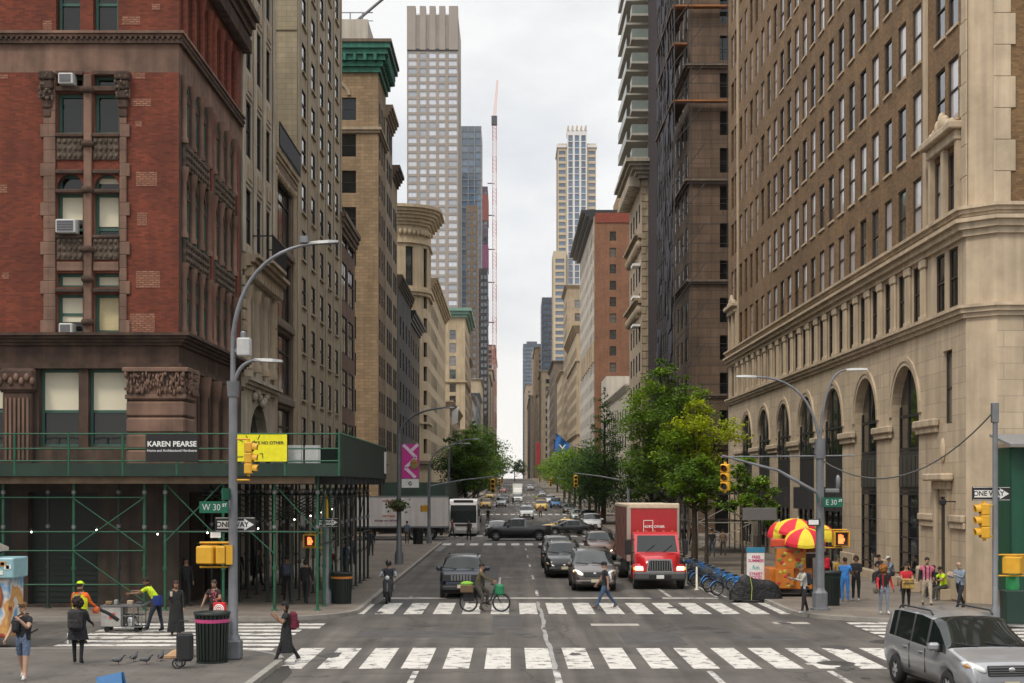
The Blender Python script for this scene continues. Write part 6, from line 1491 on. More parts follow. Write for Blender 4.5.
def food_cart():
 x, y = 11.55, 59.8
 t = thing('food_cart', 'orange hot dog cart plastered with food pictures under umbrellas', 'food cart', (x, y, PV))
 om = mat('cart_orange', (.5, .15, .015), .5, var=.2, scale=3)
 b = MB(); b.box(-1.0, -.7, .3, .75, .9, 1.15, om, .03); b.box(-1.0, -.7, .15, .75, .9, .3, M_BLACK); b.build('body', t)
 b = MB(); b.box(-.75, -.9, 1.15, .45, -.6, 2.0, om, .02); b.box(-.8, -.95, .35, -.05, -.71, 1.15, om, .02); b.build('front_panel', t)
 r8 = random.Random(9); b = MB()
 for k in range(16):
  xx = r8.uniform(-.68, .38); zz = r8.uniform(1.25, 1.9); c = r8.choice(((.45, .03, .02), (.5, .4, .05), (.2, .08, .02), (.12, .2, .04), (.55, .3, .1)))
  b.ell((xx, -.905, zz), (.09, .012, .07), plain(c, .5), 10, 6)
 for k in range(10):
  xx = r8.uniform(-.72, -.12); zz = r8.uniform(.45, 1.1); b.ell((xx, -.955, zz), (.08, .012, .07), plain(r8.choice(((.45, .03, .02), (.5, .4, .05), (.2, .08, .02))), .5), 10, 6)
 b.build('food_picture', t)
 b = MB(); b.box(-.95, -.75, 2.0, -.2, -.5, 2.35, plain((.5, .06, .02), .5), .05); b.box(-.85, -.9, 1.98, .45, -.55, 2.03, M_STEEL); b.build('hood', t)
 b = MB()
 for k in range(3):
  for q in range(2): b.box(-.05+.55*q, -.4, 1.72+k*.33, .45+.55*q, -.36, 2.0+k*.33, plain(((.2, .08, .03), (.28, .1, .04), (.22, .15, .08))[k], .6), .01); b.ell((.2+.55*q, -.41, 1.86+k*.33), (.17, .02, .07), plain((.35, .12, .03), .6), 10, 6); b.box(-.02+.55*q, -.415, 1.74+k*.33, .42+.55*q, -.405, 1.79+k*.33, M_WHITE)
 b.box(-.1, -.35, 1.15, 1.05, .6, 2.75, plain((.09, .07, .055), .7)); b.build('menu_board', t)
 b = MB(); b.box(.75, -.6, .2, 1.35, .6, 1.6, mat('cart_steel', (.4, .38, .35), .35, .8, var=.15), .03); b.build('steel_cabinet', t)
 for xx in (-.7, .5):
  b = MB(); wheel_mesh(b, (0, 0, 0), .26, .14); o = b.build('wheel', t, (xx, -.62, .26)); o.rotation_euler = (0, 0, PI/2)
 def umbrella(ux, uy, uz, r, label, rz, tilt):
  u = thing('umbrella', label, 'umbrella', (ux, uy, uz), rz, 'red and yellow cart umbrellas')
  u.rotation_euler = (tilt[0], tilt[1], rz)
  ym, rm = plain((.72, .56, .03), .7), plain((.62, .02, .04), .7)
  b = MB(); n = 8; K = 5
  for k in range(n):
   m = ym if k % 2 else rm
   a0, a1 = 2*PI*k/n, 2*PI*(k+1)/n; rows = []
   for i in range(K+1):
    f = i/K; rr = r*math.sin(f*PI*.42)/math.sin(PI*.42); zz = .62*(math.cos(f*PI*.45)-math.cos(PI*.45))
    row = []
    for q in range(5):
     a = a0+(a1-a0)*q/4; sag = 1-.06*f*math.sin(PI*q/4); row.append((rr*sag*math.cos(a), rr*sag*math.sin(a), zz-.03*f*math.sin(PI*q/4)))
    rows.append(row)
   b.grid(rows, m, closed=False)
   fl = [[(r*(1-.06*math.sin(PI*q/4))*math.cos(a0+(a1-a0)*q/4), r*(1-.06*math.sin(PI*q/4))*math.sin(a0+(a1-a0)*q/4), h-.03*math.sin(PI*q/4)) for q in range(5)] for h in (0, -.12)]
   b.grid(fl, m, closed=False)
  b.build('canopy', u)
  b = MB(); b.tube([(0, 0, .6), (0, 0, -1.6)], .022, M_STEEL, 6); b.lathe([(.03, .5), (.015, .62)], (0, 0, 0), M_WHITE, 6); b.build('pole', u)
  b = MB()
  for k in range(n): b.tube([(0, 0, .45), (r*.96*math.cos(2*PI*k/n), r*.96*math.sin(2*PI*k/n), -.0)], .008, M_STEEL, 4)
  b.build('rib', u)
 umbrella(x+.42, y-.8, 2.42, .86, 'red and yellow umbrella, the lower front one over the cart', .25, (R(10), R(-3)))
 umbrella(x+.3, y+.35, 2.78, .92, 'red and yellow umbrella, the higher rear one over the cart', .5, (R(8), R(2)))
 umbrella(x-.2, y+1.6, 2.62, .5, 'small yellow umbrella peeping out at the left of the cart', .1, (R(6), 0))
 umbrella(x+1.55, y+1.2, 2.5, .6, 'small yellow umbrella right of the grey pole', .7, (R(6), 0))
food_cart()
t = thing('ad_board', 'white poster stand with pink lettering and blue top next to the cart', 'poster stand', (10.2, 60.4, PV))
b = MB(); b.box(-.36, -.1, .35, .36, .1, 1.75, M_WHITE, .02); b.build('poster', t)
b = MB(); b.box(-.38, -.12, 1.75, .38, .12, 1.95, plain((.03, .2, .33), .5)); b.build('header', t)
for txt, z, c, s in (('FREE', 1.55, (.6, .05, .2), .17), ('SUMMER', 1.4, (.6, .05, .2), .17), ('fun', 1.12, (.1, .4, .38), .24), ('STREET', .85, (.6, .05, .2), .17), ('FOOD', .7, (.6, .05, .2), .17)):
 lettering(txt, s, plain(c), t, (0, -.11, z), bold=.004)
b = MB(); b.box(-.3, -.08, 0, -.24, .08, .36, M_BLACK); b.box(.24, -.08, 0, .3, .08, .36, M_BLACK); b.build('leg', t)
t = thing('back_sign', 'blank grey sign panel on a dark post above the bikes', 'sign', (10.9, 63.5, PV))
b = MB(); b.box(-.75, -.05, 3.0, .75, .05, 3.55, plain((.11, .105, .10), .6), .02); b.build('panel', t)
b = MB(); b.tube([(0, .06, 0), (0, .06, 3.2)], .06, M_BLACK, 8); b.build('post', t)
BLUE = plain((.03, .19, .5), .4, coat=.2)
def bike_parts(t, frame=BLUE, basket=True, fender=BLUE, r=.31, wb=1.08):
 """bicycle along local x (front at +x), wheels on z=0"""
 for s in (-1, 1):
  b = MB(); c = (s*wb/2, 0, r)
  b.tube([(c[0]+(r-.025)*math.cos(2*PI*k/22), 0, r+(r-.025)*math.sin(2*PI*k/22)) for k in range(23)], .026, M_RUBBER, 7, False)
  b.tube([(c[0]+(r-.06)*math.cos(2*PI*k/22), 0, r+(r-.06)*math.sin(2*PI*k/22)) for k in range(23)], .012, M_STEEL, 5, False)
  for k in range(10): b.tube([(c[0], .02*(-1)**k, r), (c[0]+(r-.06)*math.cos(2*PI*k/10), 0, r+(r-.06)*math.sin(2*PI*k/10))], .0035, M_STEEL, 3, False)
  b.lathe([(.04, -.05), (.04, .05)], (0, 0, 0), M_STEEL, 8);
  b.build('wheel', t)
 b = MB(); bb = (-.08, 0, r-.02); st_ = (-.28, 0, .78); hd = (.36, 0, .85); hl = (.4, 0, .68)
 b.tube([hd, (.2, 0, .42), bb], .036, frame, 8); b.tube([bb, st_], .026, frame, 8); b.tube([hl, (wb/2-.02, 0, r)], .022, frame, 6); b.tube([hd, hl], .032, frame, 8)
 for s in (-.05, .05): b.tube([bb, (-wb/2, s, r)], .016, frame, 6); b.tube([(-.2, s*.4, .6), (-wb/2, s, r)], .014, frame, 6)
 b.tube([hl, (-.22, 0, .6)], .024, frame, 8)
 b.build('frame', t)
 b = MB(); b.ell((-.31, 0, .86), (.14, .08, .045), M_BLACK, 10, 6); b.tube([st_, (-.3, 0, .84)], .018, M_STEEL, 6); b.build('saddle', t)
 b = MB(); b.tube([hd, (.33, 0, 1.0)], .02, M_STEEL, 6); b.tube([(.22, -.3, 1.03), (.3, -.22, 1.02), (.34, 0, 1.0), (.3, .22, 1.02), (.22, .3, 1.03)], .016, M_BLACK, 6); b.build('handlebar', t)
 b = MB()
 for s in (-1, 1):
  a0, a1 = (PI*.15, PI*1.0) if s < 0 else (PI*.1, PI*.75)
  rg = []
  for k in range(10):
   a = a0+(a1-a0)*k/9; rr = r+.02
   rg.append([(s*wb/2+rr*math.cos(a), -.045, r+rr*math.sin(a)), (s*wb/2+(rr+.02)*math.cos(a), 0, r+(rr+.02)*math.sin(a)), (s*wb/2+rr*math.cos(a), .045, r+rr*math.sin(a))])
  b.grid(rg, fender, closed=False)
 if fender is BLUE: b.xprism([(-.04, 0), (.04, 0), (.04, .01), (-.04, .01)], 0, .01, fender); b.box(-.86, -.03, .42, -.5, .03, .66, fender, .02)
 b.build('mudguard', t)
 if basket:
  b = MB(); b.box(.42, -.17, .84, .72, .17, .86, M_BLACK)
  for z in (.86, .93, 1.0, 1.06):
   for y in (-.17, .16): b.box(.42, y, z, .72, y+.012, z+.012, M_STEEL)
   b.box(.71, -.17, z, .722, .17, z+.012, M_STEEL)
  b.build('basket', t)
 b = MB(); b.tube([(-.08, .06, r-.02), (.06, .1, r-.14), (.1, .18, r-.14)], .014, M_STEEL, 5); b.tube([(-.08, -.06, r-.02), (-.22, -.1, r+.1), (-.26, -.18, r+.1)], .014, M_STEEL, 5); b.lathe([(.1, -.01), (.1, .01)], (0, 0, 0), M_STEEL, 12); b.build('crank', t)
def bike_fix(t):
 for o in t.children:
  if o.name.startswith('crank') or o.name.startswith('wheel'): pass
t0 = thing('hire_bike', 'blue hire bike docked nearest the covered motorbike', 'bicycle', (9.25, 61.6, 0), R(200), 'blue hire bikes docked along the kerb')
bike_parts(t0, mat('bike_grey', (.1, .12, .15), .4, .5, var=.1))
NB = ['second', 'third', 'fourth', 'fifth', 'sixth', 'seventh', 'eighth', 'ninth', 'tenth', 'eleventh', 'twelfth', 'thirteenth']
for k in range(9):
 copy_tree(t0, (9.2+.12*math.sin(k*2.1), 63.5+k*1.9, 0), R(200+rnd.uniform(-7, 7)), 'blue hire bike docked along the kerb, %s behind the covered motorbike' % NB[k])
for k in range(10):
 t = thing('bike_dock', 'grey bike dock holding the %s hire bike' % (['first']+NB)[k], 'bike dock', (10.0, 61.9+k*1.9, 0), 0, 'docks of the hire bikes')
 b = MB(); b.box(-.35, -.16, 0, .3, .16, .08, M_STEEL); b.xprism([(-.08, .08), (.08, .08), (.06, .75), (-.06, .75)], -.12, .06, plain((.13, .14, .15), .5)); b.box(-.14, -.07, .5, .08, .07, .7, BLUE, .02); b.build('stand', t)
def covered_bike():
 t = thing('covered_motorbike', 'motorbike under a black tarpaulin parked by the food cart', 'motorbike', (9.85, 58.2, 0))
 tm = mat('black_tarpaulin', (.009, .009, .01), .5, var=.3, scale=1.2, bump=1., spec=.4)
 prof = [(-1.08, .34, .05, .12), (-1.02, .5, .12, .2), (-.85, .72, .2, .26), (-.65, .98, .26, .28), (-.5, 1.12, .3, .3), (-.35, 1.1, .34, .32), (-.15, .95, .3, .34), (.1, .9, .26, .33), (.4, .88, .25, .32), (.65, .86, .24, .3), (.85, .7, .18, .26), (.98, .5, .12, .2), (1.04, .34, .04, .1)]
 rings = []
 r9 = random.Random(4)
 for i in range(len(prof)):
  x_, h, wt, wb_ = prof[i]
  ring = []
  for (fy, fz) in ((-1, .0), (-1.02, .18), (-.96, .45), (-.9, .75), (-.7, .95), (-.3, 1.0), (.3, 1.0), (.7, .95), (.9, .75), (.96, .45), (1.02, .18), (1, .0)):
   wd = wb_+(wt-wb_)*fz
   ring.append((x_+r9.uniform(-.02, .02), fy*wd+r9.uniform(-.025, .025), .08+fz*(h-.08)+r9.uniform(-.02, .02)))
  rings.append(ring)
 b = MB(); b.grid(rings, tm, closed=False); b.face(rings[0], tm); b.face(rings[-1][::-1], tm)
 o = b.build('tarpaulin', t); md = o.modifiers.new('s', 'SUBSURF'); md.levels = 2; md.render_levels = 2
 b = MB()
 for xx in (-.72, .72): b.tube([(xx+.26*math.cos(2*PI*k/18), 0, .29+.26*math.sin(2*PI*k/18)) for k in range(19)], .05, M_RUBBER, 7)
 b.build('wheel', t)
 b = MB(); b.tube([(-.25, -.36, .1), (-.22, -.37, .6), (-.3, -.36, 1.05)], .012, plain((.5, .55, .1), .6), 5); b.build('strap', t)
covered_bike()
for i, (x, y) in enumerate(((8.35, 65.0), (8.2, 67.8))):
 t = thing('bollard', 'pale plastic lane post, %s the red truck' % ('the nearer one beside', 'the further one beside')[i], 'bollard', (x, y, 0), 0, 'plastic lane posts')
 b = MB(); b.lathe([(.12, 0), (.12, .04), (.05, .06), (.045, 1.0), (.02, 1.04)], (0, 0, 0), plain((.62, .58, .46), .6), 10); b.build('post', t)
 b = MB(); b.lathe([(.052, .75), (.052, .88)], (0, 0, 0), M_WHITE, 10, caps=False); b.build('reflector', t)
def leaf_mat(name, col, rand=.45):
 m = mat(name, col, .6, var=.35, scale=.9, rand=rand, spec=.3)
 p = m.node_tree.nodes['Principled BSDF']
 nt = m.node_tree; tr = nt.nodes.new('ShaderNodeBsdfTranslucent'); mx = nt.nodes.new('ShaderNodeMixShader'); mx.inputs[0].default_value = .4
 src = p.inputs['Base Color'].links[0].from_socket; nt.links.new(_mix(nt, src, (1.25, 1.2, .6, 1), 1., 'MULTIPLY'), tr.inputs[0])
 nt.links.new(p.outputs[0], mx.inputs[1]); nt.links.new(tr.outputs[0], mx.inputs[2]); nt.links.new(mx.outputs[0], nt.nodes['Material Output'].inputs[0])
 return m
LEAF_A = leaf_mat('leaf_mid_green', (.10, .185, .018)); LEAF_B = leaf_mat('leaf_dark_green', (.065, .13, .018)); LEAF_Y = leaf_mat('leaf_yellow_green', (.36, .43, .014)); LEAF_C = leaf_mat('leaf_fresh_green', (.17, .28, .02)); LEAF_D = leaf_mat('leaf_conifer', (.03, .085, .02))
BARK = mat('bark', (.06, .045, .033), .95, var=.4, scale=6, bump=.5)
def tree(label, x, y, h, clumps, leaf, seed, n=2600, ls=.16, trunk_r=.14, trunk_h=None, name='street_tree', mix=None, lean=0):
 """clumps: (dx,dy,z,rx,rz) leaf clouds; limbs run to each"""
 rg = random.Random(seed); zg = g(y)+PV
 t = thing(name, label, 'tree', (x, y, zg), 0, 'street trees')
 b = MB(); th = trunk_h or h*.45
 b.tube([(0, 0, -.1), (.03, .02, th*.5), (lean, 0, th), (lean*1.3, .05, h*.8)], [trunk_r*1.3, trunk_r, trunk_r*.75, .03], BARK, 8)
 for (dx, dy, z, rx, rz) in clumps:
  s = max(th*.55, min(th*1.3, z-rz*1.2-abs(dx)*.5)); P0 = Vector((lean*s/th, 0, s)); P1 = Vector((dx, dy, z)); M_ = P0.lerp(P1, .5)+Vector((0, 0, -.15*abs(dx)))
  b.tube([P0, M_, P1], [trunk_r*.5, trunk_r*.3, .02], BARK, 6)
  for k in range(5):
   q = P1+Vector((rg.uniform(-1, 1)*rx*.8, rg.uniform(-1, 1)*rx*.8, rg.uniform(-.6, .8)*rz)); b.tube([M_.lerp(P1, .5), q], [.03, .008], BARK, 4)
 b.build('trunk', t)
 tot = sum(c[3]**2*c[4] for c in clumps)**1
 verts = MB(uv=False)
 for ci, (dx, dy, z, rx, rz) in enumerate(clumps):
  m = leaf[ci % len(leaf)] if isinstance(leaf, list) else leaf
  if mix and mix(dx, z): m = LEAF_Y
  cnt = int(1.45*n*(rx**2*rz)**.72/sum((c[3]**2*c[4])**.72 for c in clumps))
  subs = []
  for k in range(max(5, cnt//38)):
   v = Vector((rg.gauss(0, 1), rg.gauss(0, 1), rg.gauss(0, 1))).normalized()*rg.uniform(.45, 1.02)
   subs.append((Vector((dx+v.x*rx, dy+v.y*rx, z+v.z*rz)), rg.uniform(.22, .5)*rx, rg))
  for k in range(cnt):
   c, sr, _ = subs[k % len(subs)]
   p = c+Vector((rg.gauss(0, sr*.55), rg.gauss(0, sr*.55), rg.gauss(0, sr*.32)))
   d = Vector((rg.gauss(0, 1), rg.gauss(0, 1), rg.gauss(0, .5)-.2)).normalized(); u = d.cross(Vector((rg.gauss(0, .4), rg.gauss(0, .4), 1))).normalized()
   l = ls*.82*rg.uniform(.6, 1.35); w_ = l*.42
   verts.face([p-d*l*.5, p+u*w_, p+d*l*.6, p-u*w_], m)
 verts.build('crown', t)
 return t
rg0 = random.Random(21)
def cloud(cx, z0, z1, rmax, n, seed, flat=.55, shape=None):
 q = random.Random(seed); out = []
 for k in range(n):
  f = (k+.5)/n; z = z0+(z1-z0)*f
  w_ = (shape(f) if shape else math.sin(PI*(.12+.8*f))**.7)*rmax
  a = k*2.4+q.uniform(-.4, .4); rr = w_*q.uniform(.25, .75)
  s = max(.5, w_*q.uniform(.38, .58))
  out.append((cx+math.cos(a)*rr, math.sin(a)*rr, z, s, s*flat))
 return out
tree('leafy street tree with a bright yellow green crown behind the red truck', 10.9, 86, 10.5, cloud(-.3, 3.6, 10.2, 2.7, 22, 1), [LEAF_C, LEAF_A, LEAF_A], 11, 9000, .2, .17, 3.4, mix=lambda dx, z: z > 5.6 and dx > -.9 and z < 9.6)
tree('tall dark green street tree rising behind the yellow green one', 11.2, 100, 13.5, cloud(-.6, 4.2, 13.3, 3.4, 26, 2, shape=lambda f: math.sin(PI*(.15+.8*f))**.8), [LEAF_A, LEAF_A, LEAF_C], 12, 10500, .22, .2, 4.2)
tree('broad dark street tree left of the tall one', 10.9, 112, 8.6, cloud(.1, 3.4, 8.2, 2.6, 14, 3), [LEAF_B, LEAF_A], 13, 7000, .22, .18, 3.6)
def conifer(label, x, y, h, r, seed):
 cl = []; q = random.Random(seed)
 for k in range(34):
  f = k/33; z = h*(.16+.83*f); w_ = r*(1-f)**.75*(.75+.35*(k % 3 == 0)); a = k*2.4
  cl.append((math.cos(a)*w_*.62, math.sin(a)*w_*.62, z, max(.34, w_*.62), max(.26, w_*.32)))
 return tree(label, x, y, h, cl, [LEAF_D, LEAF_B], seed, 12000, .24, .16, h*.75, 'conifer_tree')
conifer('dark layered conifer tree with a pointed top by the pavement', 10.9, 168, 15.8, 5.2, 14)
tree('young slim street tree behind the hire bikes', 11.9, 74.5, 5.6, cloud(0, 3.0, 5.9, 1.25, 9, 5), [LEAF_C, LEAF_A], 15, 2200, .17, .06, 2.6)
tree('second young slim street tree beside the poster stand', 11.75, 68.2, 4.8, cloud(.1, 2.6, 4.9, 1.0, 8, 6), [LEAF_A, LEAF_C], 16, 1900, .15, .05, 2.4)
tree('low leafy street tree overhanging the hire bikes', 10.8, 80, 6.4, cloud(-.4, 3.3, 6.2, 2.0, 12, 7, .4), [LEAF_C, LEAF_A], 17, 4200, .18, .1, 3.0)
for i, (x, y, h, r, sd, lf) in enumerate(((-6.3, 172, 11.5, 4.0, 31, [LEAF_A, LEAF_B]), (-5.9, 192, 13.2, 4.6, 32, [LEAF_A, LEAF_B, LEAF_C]), (-5.6, 226, 13.8, 5.6, 33, [LEAF_A, LEAF_B]), (-6.6, 262, 12.5, 5.2, 34, [LEAF_B, LEAF_A]), (-6.8, 310, 12.0, 5.4, 35, [LEAF_A]))):
 tree('big round street tree on the left kerb, %s' % ('nearest, above the white coach', 'second, the tallest crown', 'third, leaning over the road', 'fourth, above the far taxis', 'fifth and last')[i], x, y, h, cloud(1.1, 3.6, h-.6, r, 20, sd), lf, sd, 6500, .3, .22, 3.8)
for i, (x, y, h, r, sd, lf) in enumerate(((11.2, 176, 8, 3.4, 41, [LEAF_B, LEAF_A]), (11.2, 190, 8.6, 3.8, 42, [LEAF_A, LEAF_B]), (11.2, 205, 9.6, 4.4, 43, [LEAF_A]), (11, 228, 10, 4.8, 44, [LEAF_C, LEAF_A]), (11.4, 256, 10.5, 5.0, 45, [LEAF_C, LEAF_A]), (11.8, 290, 11, 5.2, 46, [LEAF_C]), (12.4, 330, 10, 5.4, 47, [LEAF_A, LEAF_C]), (13, 400, 10, 5.6, 48, [LEAF_A]))):
 tree('round street tree on the right kerb, %s' % ('right behind the dark conifer', 'second past the conifer', 'third past the conifer', 'fourth past the conifer, lighter green', 'fifth, fresh green', 'sixth, fresh green below the flags', 'seventh, over the far cars', 'last before the hill')[i], x, y, h, cloud(-.6, 3.4, h-.4, r, 16, sd), lf, sd, 4200, .32, .2, 3.4)
tree('small street tree far off at the foot of the sky gap', 2, 640, 10, cloud(2, 3, 9, 5, 12, 53), [LEAF_B], 53, 2500, .5, .2, 3.4)
tree('small street tree beyond the sky gap on the hill', -7, 520, 11, cloud(2, 3, 10, 6, 12, 51), [LEAF_B], 51, 2500, .5, .2, 3.4)
def flag(label, y, z, ln, col, seed, marks_=None, x=17.0):
 t = thing('flag', label, 'flag', (x, y, z), 0, 'flags hanging over the right pavement')
 b = MB(); b.tube([(0, 0, 0), (-ln*.75, 0, ln*.62)], .09, M_STEEL, 5); b.build('staff', t)
 b = MB(); n = 8; rings = []
 for i in range(n+1):
  f = i/n; px0 = -ln*.75*(1-f*.78); pz = ln*.62*(1-f*.78)
  rings.append([(px0+.25*math.sin(k*1.1+i)*.4+.1*k/6, .5*math.sin(i*1.3+k*.6), pz-ln*.85*k/6) for k in range(7)])
 b.grid(rings, col if not callable(col) else None, closed=False, mfun=(lambda i, j: col(i, j)) if callable(col) else None); b.build('cloth', t)
 if marks_: lettering(marks_, ln*.5, M_WHITE, t, (-ln*.45, -.65, -.1*ln), bold=.02)
FB = plain((.02, .12, .36), .8)
flag('large blue flag with a white letter hanging over the right pavement', 392, 15.4, 6.4, FB, 1, 'Y')
flag('red white and blue striped flag beside the blue flag', 412, 15.2, 5.4, lambda i, j: plain((.5, .04, .05), .8) if j % 2 else plain((.6, .6, .58), .8), 2)
flag('dark navy flag at the left of the blue flag', 432, 15.8, 5.4, plain((.03, .04, .12), .8), 3)
t = thing('hanging_banner', 'long red vertical banner on a far right facade', 'banner', (17.0, 760, 26)); b = MB(); b.box(-3.2, -.1, -10, -1.2, .1, 2, plain((.42, .03, .04), .8)); b.build('sheet', t); b = MB(); b.tube([(0.3, 0, 2.1), (-3.4, 0, 2.1)], .1, M_STEEL, 5); b.build('bracket', t)
t = thing('wall_flag', 'small white and blue flag on the tan left facade', 'flag', (-12.3, 300, 20)); b = MB(); b.tube([(0, 0, 0), (1.8, -.2, 1.4)], .06, M_STEEL, 5); b.build('staff', t); b = MB(); b.face([(1.7, -.2, 1.3), (.3, 0, .2), (.4, .1, -2.6), (1.5, -.3, -2.2)], M_WHITE); b.build('cloth', t)
t = thing('pipe_scaffold', 'bare grey pipe scaffold frame between the trees and bikes', 'scaffold', (12.4, 96, PV))
b = MB(); sm_ = mat('pale_pipe', (.3, .28, .25), .6, .3, var=.2)
for x in (0, 3.6):
 for y in (0, 2.5, 5, 7.5, 10): b.tube([(x, y, 0), (x, y, 4.2)], .05, sm_, 6)
for z in (2.1, 4.0):
 for x in (0, 3.6): b.tube([(x, 0, z), (x, 10, z)], .04, sm_, 5)
 for y in (0, 5, 10): b.tube([(0, y, z), (3.6, y, z)], .04, sm_, 5)
b.tube([(0, 0, .4), (3.6, 0, 2.1)], .035, sm_, 5); b.tube([(3.6, 0, .4), (0, 0, 2.1)], .035, sm_, 5); b.tube([(0, 0, 2.1), (3.6, 0, 4)], .035, sm_, 5); b.tube([(3.6, 0, 2.1), (0, 0, 4)], .035, sm_, 5)
b.build('pipe', t)
b = MB(); b.box(-.3, -.3, 4.2, 4.0, 10.3, 4.4, M_DARKMETAL); b.build('deck', t)
t = thing('sidewalk_shed', 'dark green sidewalk shed past the white truck on the left', 'scaffold', (-12, 136, PV))
b = MB(); b.box(0, 0, 3.6, 5.9, 60, 4.0, M_DKGREEN); b.build('deck', t); b = MB(); b.box(5.85, 0, 3.2, 5.95, 60, 4.9, M_DKGREEN); b.box(0, -.1, 3.2, 5.95, 0, 4.9, M_DKGREEN); b.build('parapet', t)
for k in range(12): b = MB(); b.tube([(5.6, .2+k*5.3, 0), (5.6, .2+k*5.3, 3.6)], .06, MATS['green_pipe'], 6); b.build('post', t)
M_CARGLASS = mat('car_glass', (.01, .014, .013), .05, spec=.45, var=0)
M_LAMP = mat('head_lamp', (.55, .56, .55), .12, .2, var=.05, spec=.9)
M_LAMPON = mat('lit_head_lamp', (.9, .85, .7), .3, var=0, emit=((1, .85, .6), 1.0))
M_TAIL = plain((.35, .01, .012), .25)
M_PLASTIC = plain((.02, .02, .021), .6)
def paint(c, metal=.5): return mat('car_paint_%d_%d_%d' % (c[0]*1000, c[1]*1000, c[2]*1000), c, .32, metal, var=.04, scale=1, coat=.6)
def interp(pts, y):
 return float(np.interp(y, [p[0] for p in pts], [p[1] for p in pts]))
PROFILES = {
'van': dict(L=5.08, W=1.98, top=[(-2.54, .75), (-2.5, 1.05), (-2.38, 1.25), (-2.1, 1.70), (-1.6, 1.76), (-.2, 1.76), (.45, 1.70), (1.55, 1.12), (2.0, 1.03), (2.35, .93), (2.48, .85), (2.53, .72), (2.54, .5)],
   belt=[(-2.54, .72), (-2.45, 1.05), (-2.2, 1.13), (.6, 1.05), (1.55, 1.0), (2.1, .95), (2.45, .82), (2.54, .48)], ws=(1.5, .42), rw=(-2.45, -2.08), wb=3.03, r=.34, pillars=[(.30, .42), (-.62, -.52), (-1.62, -1.5)], sill=.32),
'suv': dict(L=4.7, W=1.9, top=[(-2.35, .8), (-2.3, 1.1), (-2.2, 1.2), (-1.85, 1.68), (-1.3, 1.76), (0, 1.74), (.35, 1.68), (1.0, 1.18), (1.6, 1.10), (2.1, 1.0), (2.3, .85), (2.35, .55)],
   belt=[(-2.35, .78), (-2.25, 1.08), (-2.0, 1.14), (.5, 1.08), (1.0, 1.06), (1.8, 1.0), (2.35, .52)], ws=(.98, .33), rw=(-2.25, -1.85), wb=2.75, r=.37, pillars=[(.22, .33), (-.55, -.45), (-1.42, -1.3)], sill=.36),
'box_suv': dict(L=4.24, W=1.82, top=[(-2.12, .85), (-2.08, 1.1), (-2.0, 1.6), (-1.8, 1.67), (0, 1.69), (.42, 1.64), (.9, 1.14), (1.6, 1.10), (2.0, 1.06), (2.1, .95), (2.12, .6)],
   belt=[(-2.12, .82), (-2.06, 1.08), (.5, 1.06), (.9, 1.06), (1.6, 1.04), (2.0, 1.0), (2.12, .58)], ws=(.88, .4), rw=(-2.08, -1.96), wb=2.57, r=.36, pillars=[(.3, .4), (-.5, -.4), (-1.3, -1.2)], sill=.36),
'sedan': dict(L=4.8, W=1.82, top=[(-2.4, .7), (-2.35, .95), (-1.75, 1.06), (-1.0, 1.38), (-.5, 1.44), (.1, 1.43), (.35, 1.38), (1.15, 1.0), (1.8, .92), (2.2, .82), (2.36, .66), (2.4, .45)],
   belt=[(-2.4, .68), (-2.3, .9), (-1.7, .98), (.3, .95), (1.15, .92), (2.0, .82), (2.4, .42)], ws=(1.12, .33), rw=(-1.72, -1.0), wb=2.8, r=.33, pillars=[(.22, .33), (-.45, -.36)], sill=.28),
'pickup': dict(L=5.7, W=2.0, top=[(-2.85, .8), (-2.82, 1.25), (-.82, 1.27), (-.78, 1.3), (-.62, 1.82), (-.4, 1.9), (.45, 1.9), (.7, 1.84), (1.35, 1.32), (2.3, 1.26), (2.7, 1.18), (2.83, 1.0), (2.85, .6)],
   belt=[(-2.85, .78), (-2.8, 1.22), (-.8, 1.23), (.8, 1.22), (1.35, 1.22), (2.6, 1.12), (2.85, .58)], ws=(1.32, .68), rw=(-.8, -.62), wb=3.7, r=.41, pillars=[(.58, .68), (-.12, -.02)], sill=.42),
}
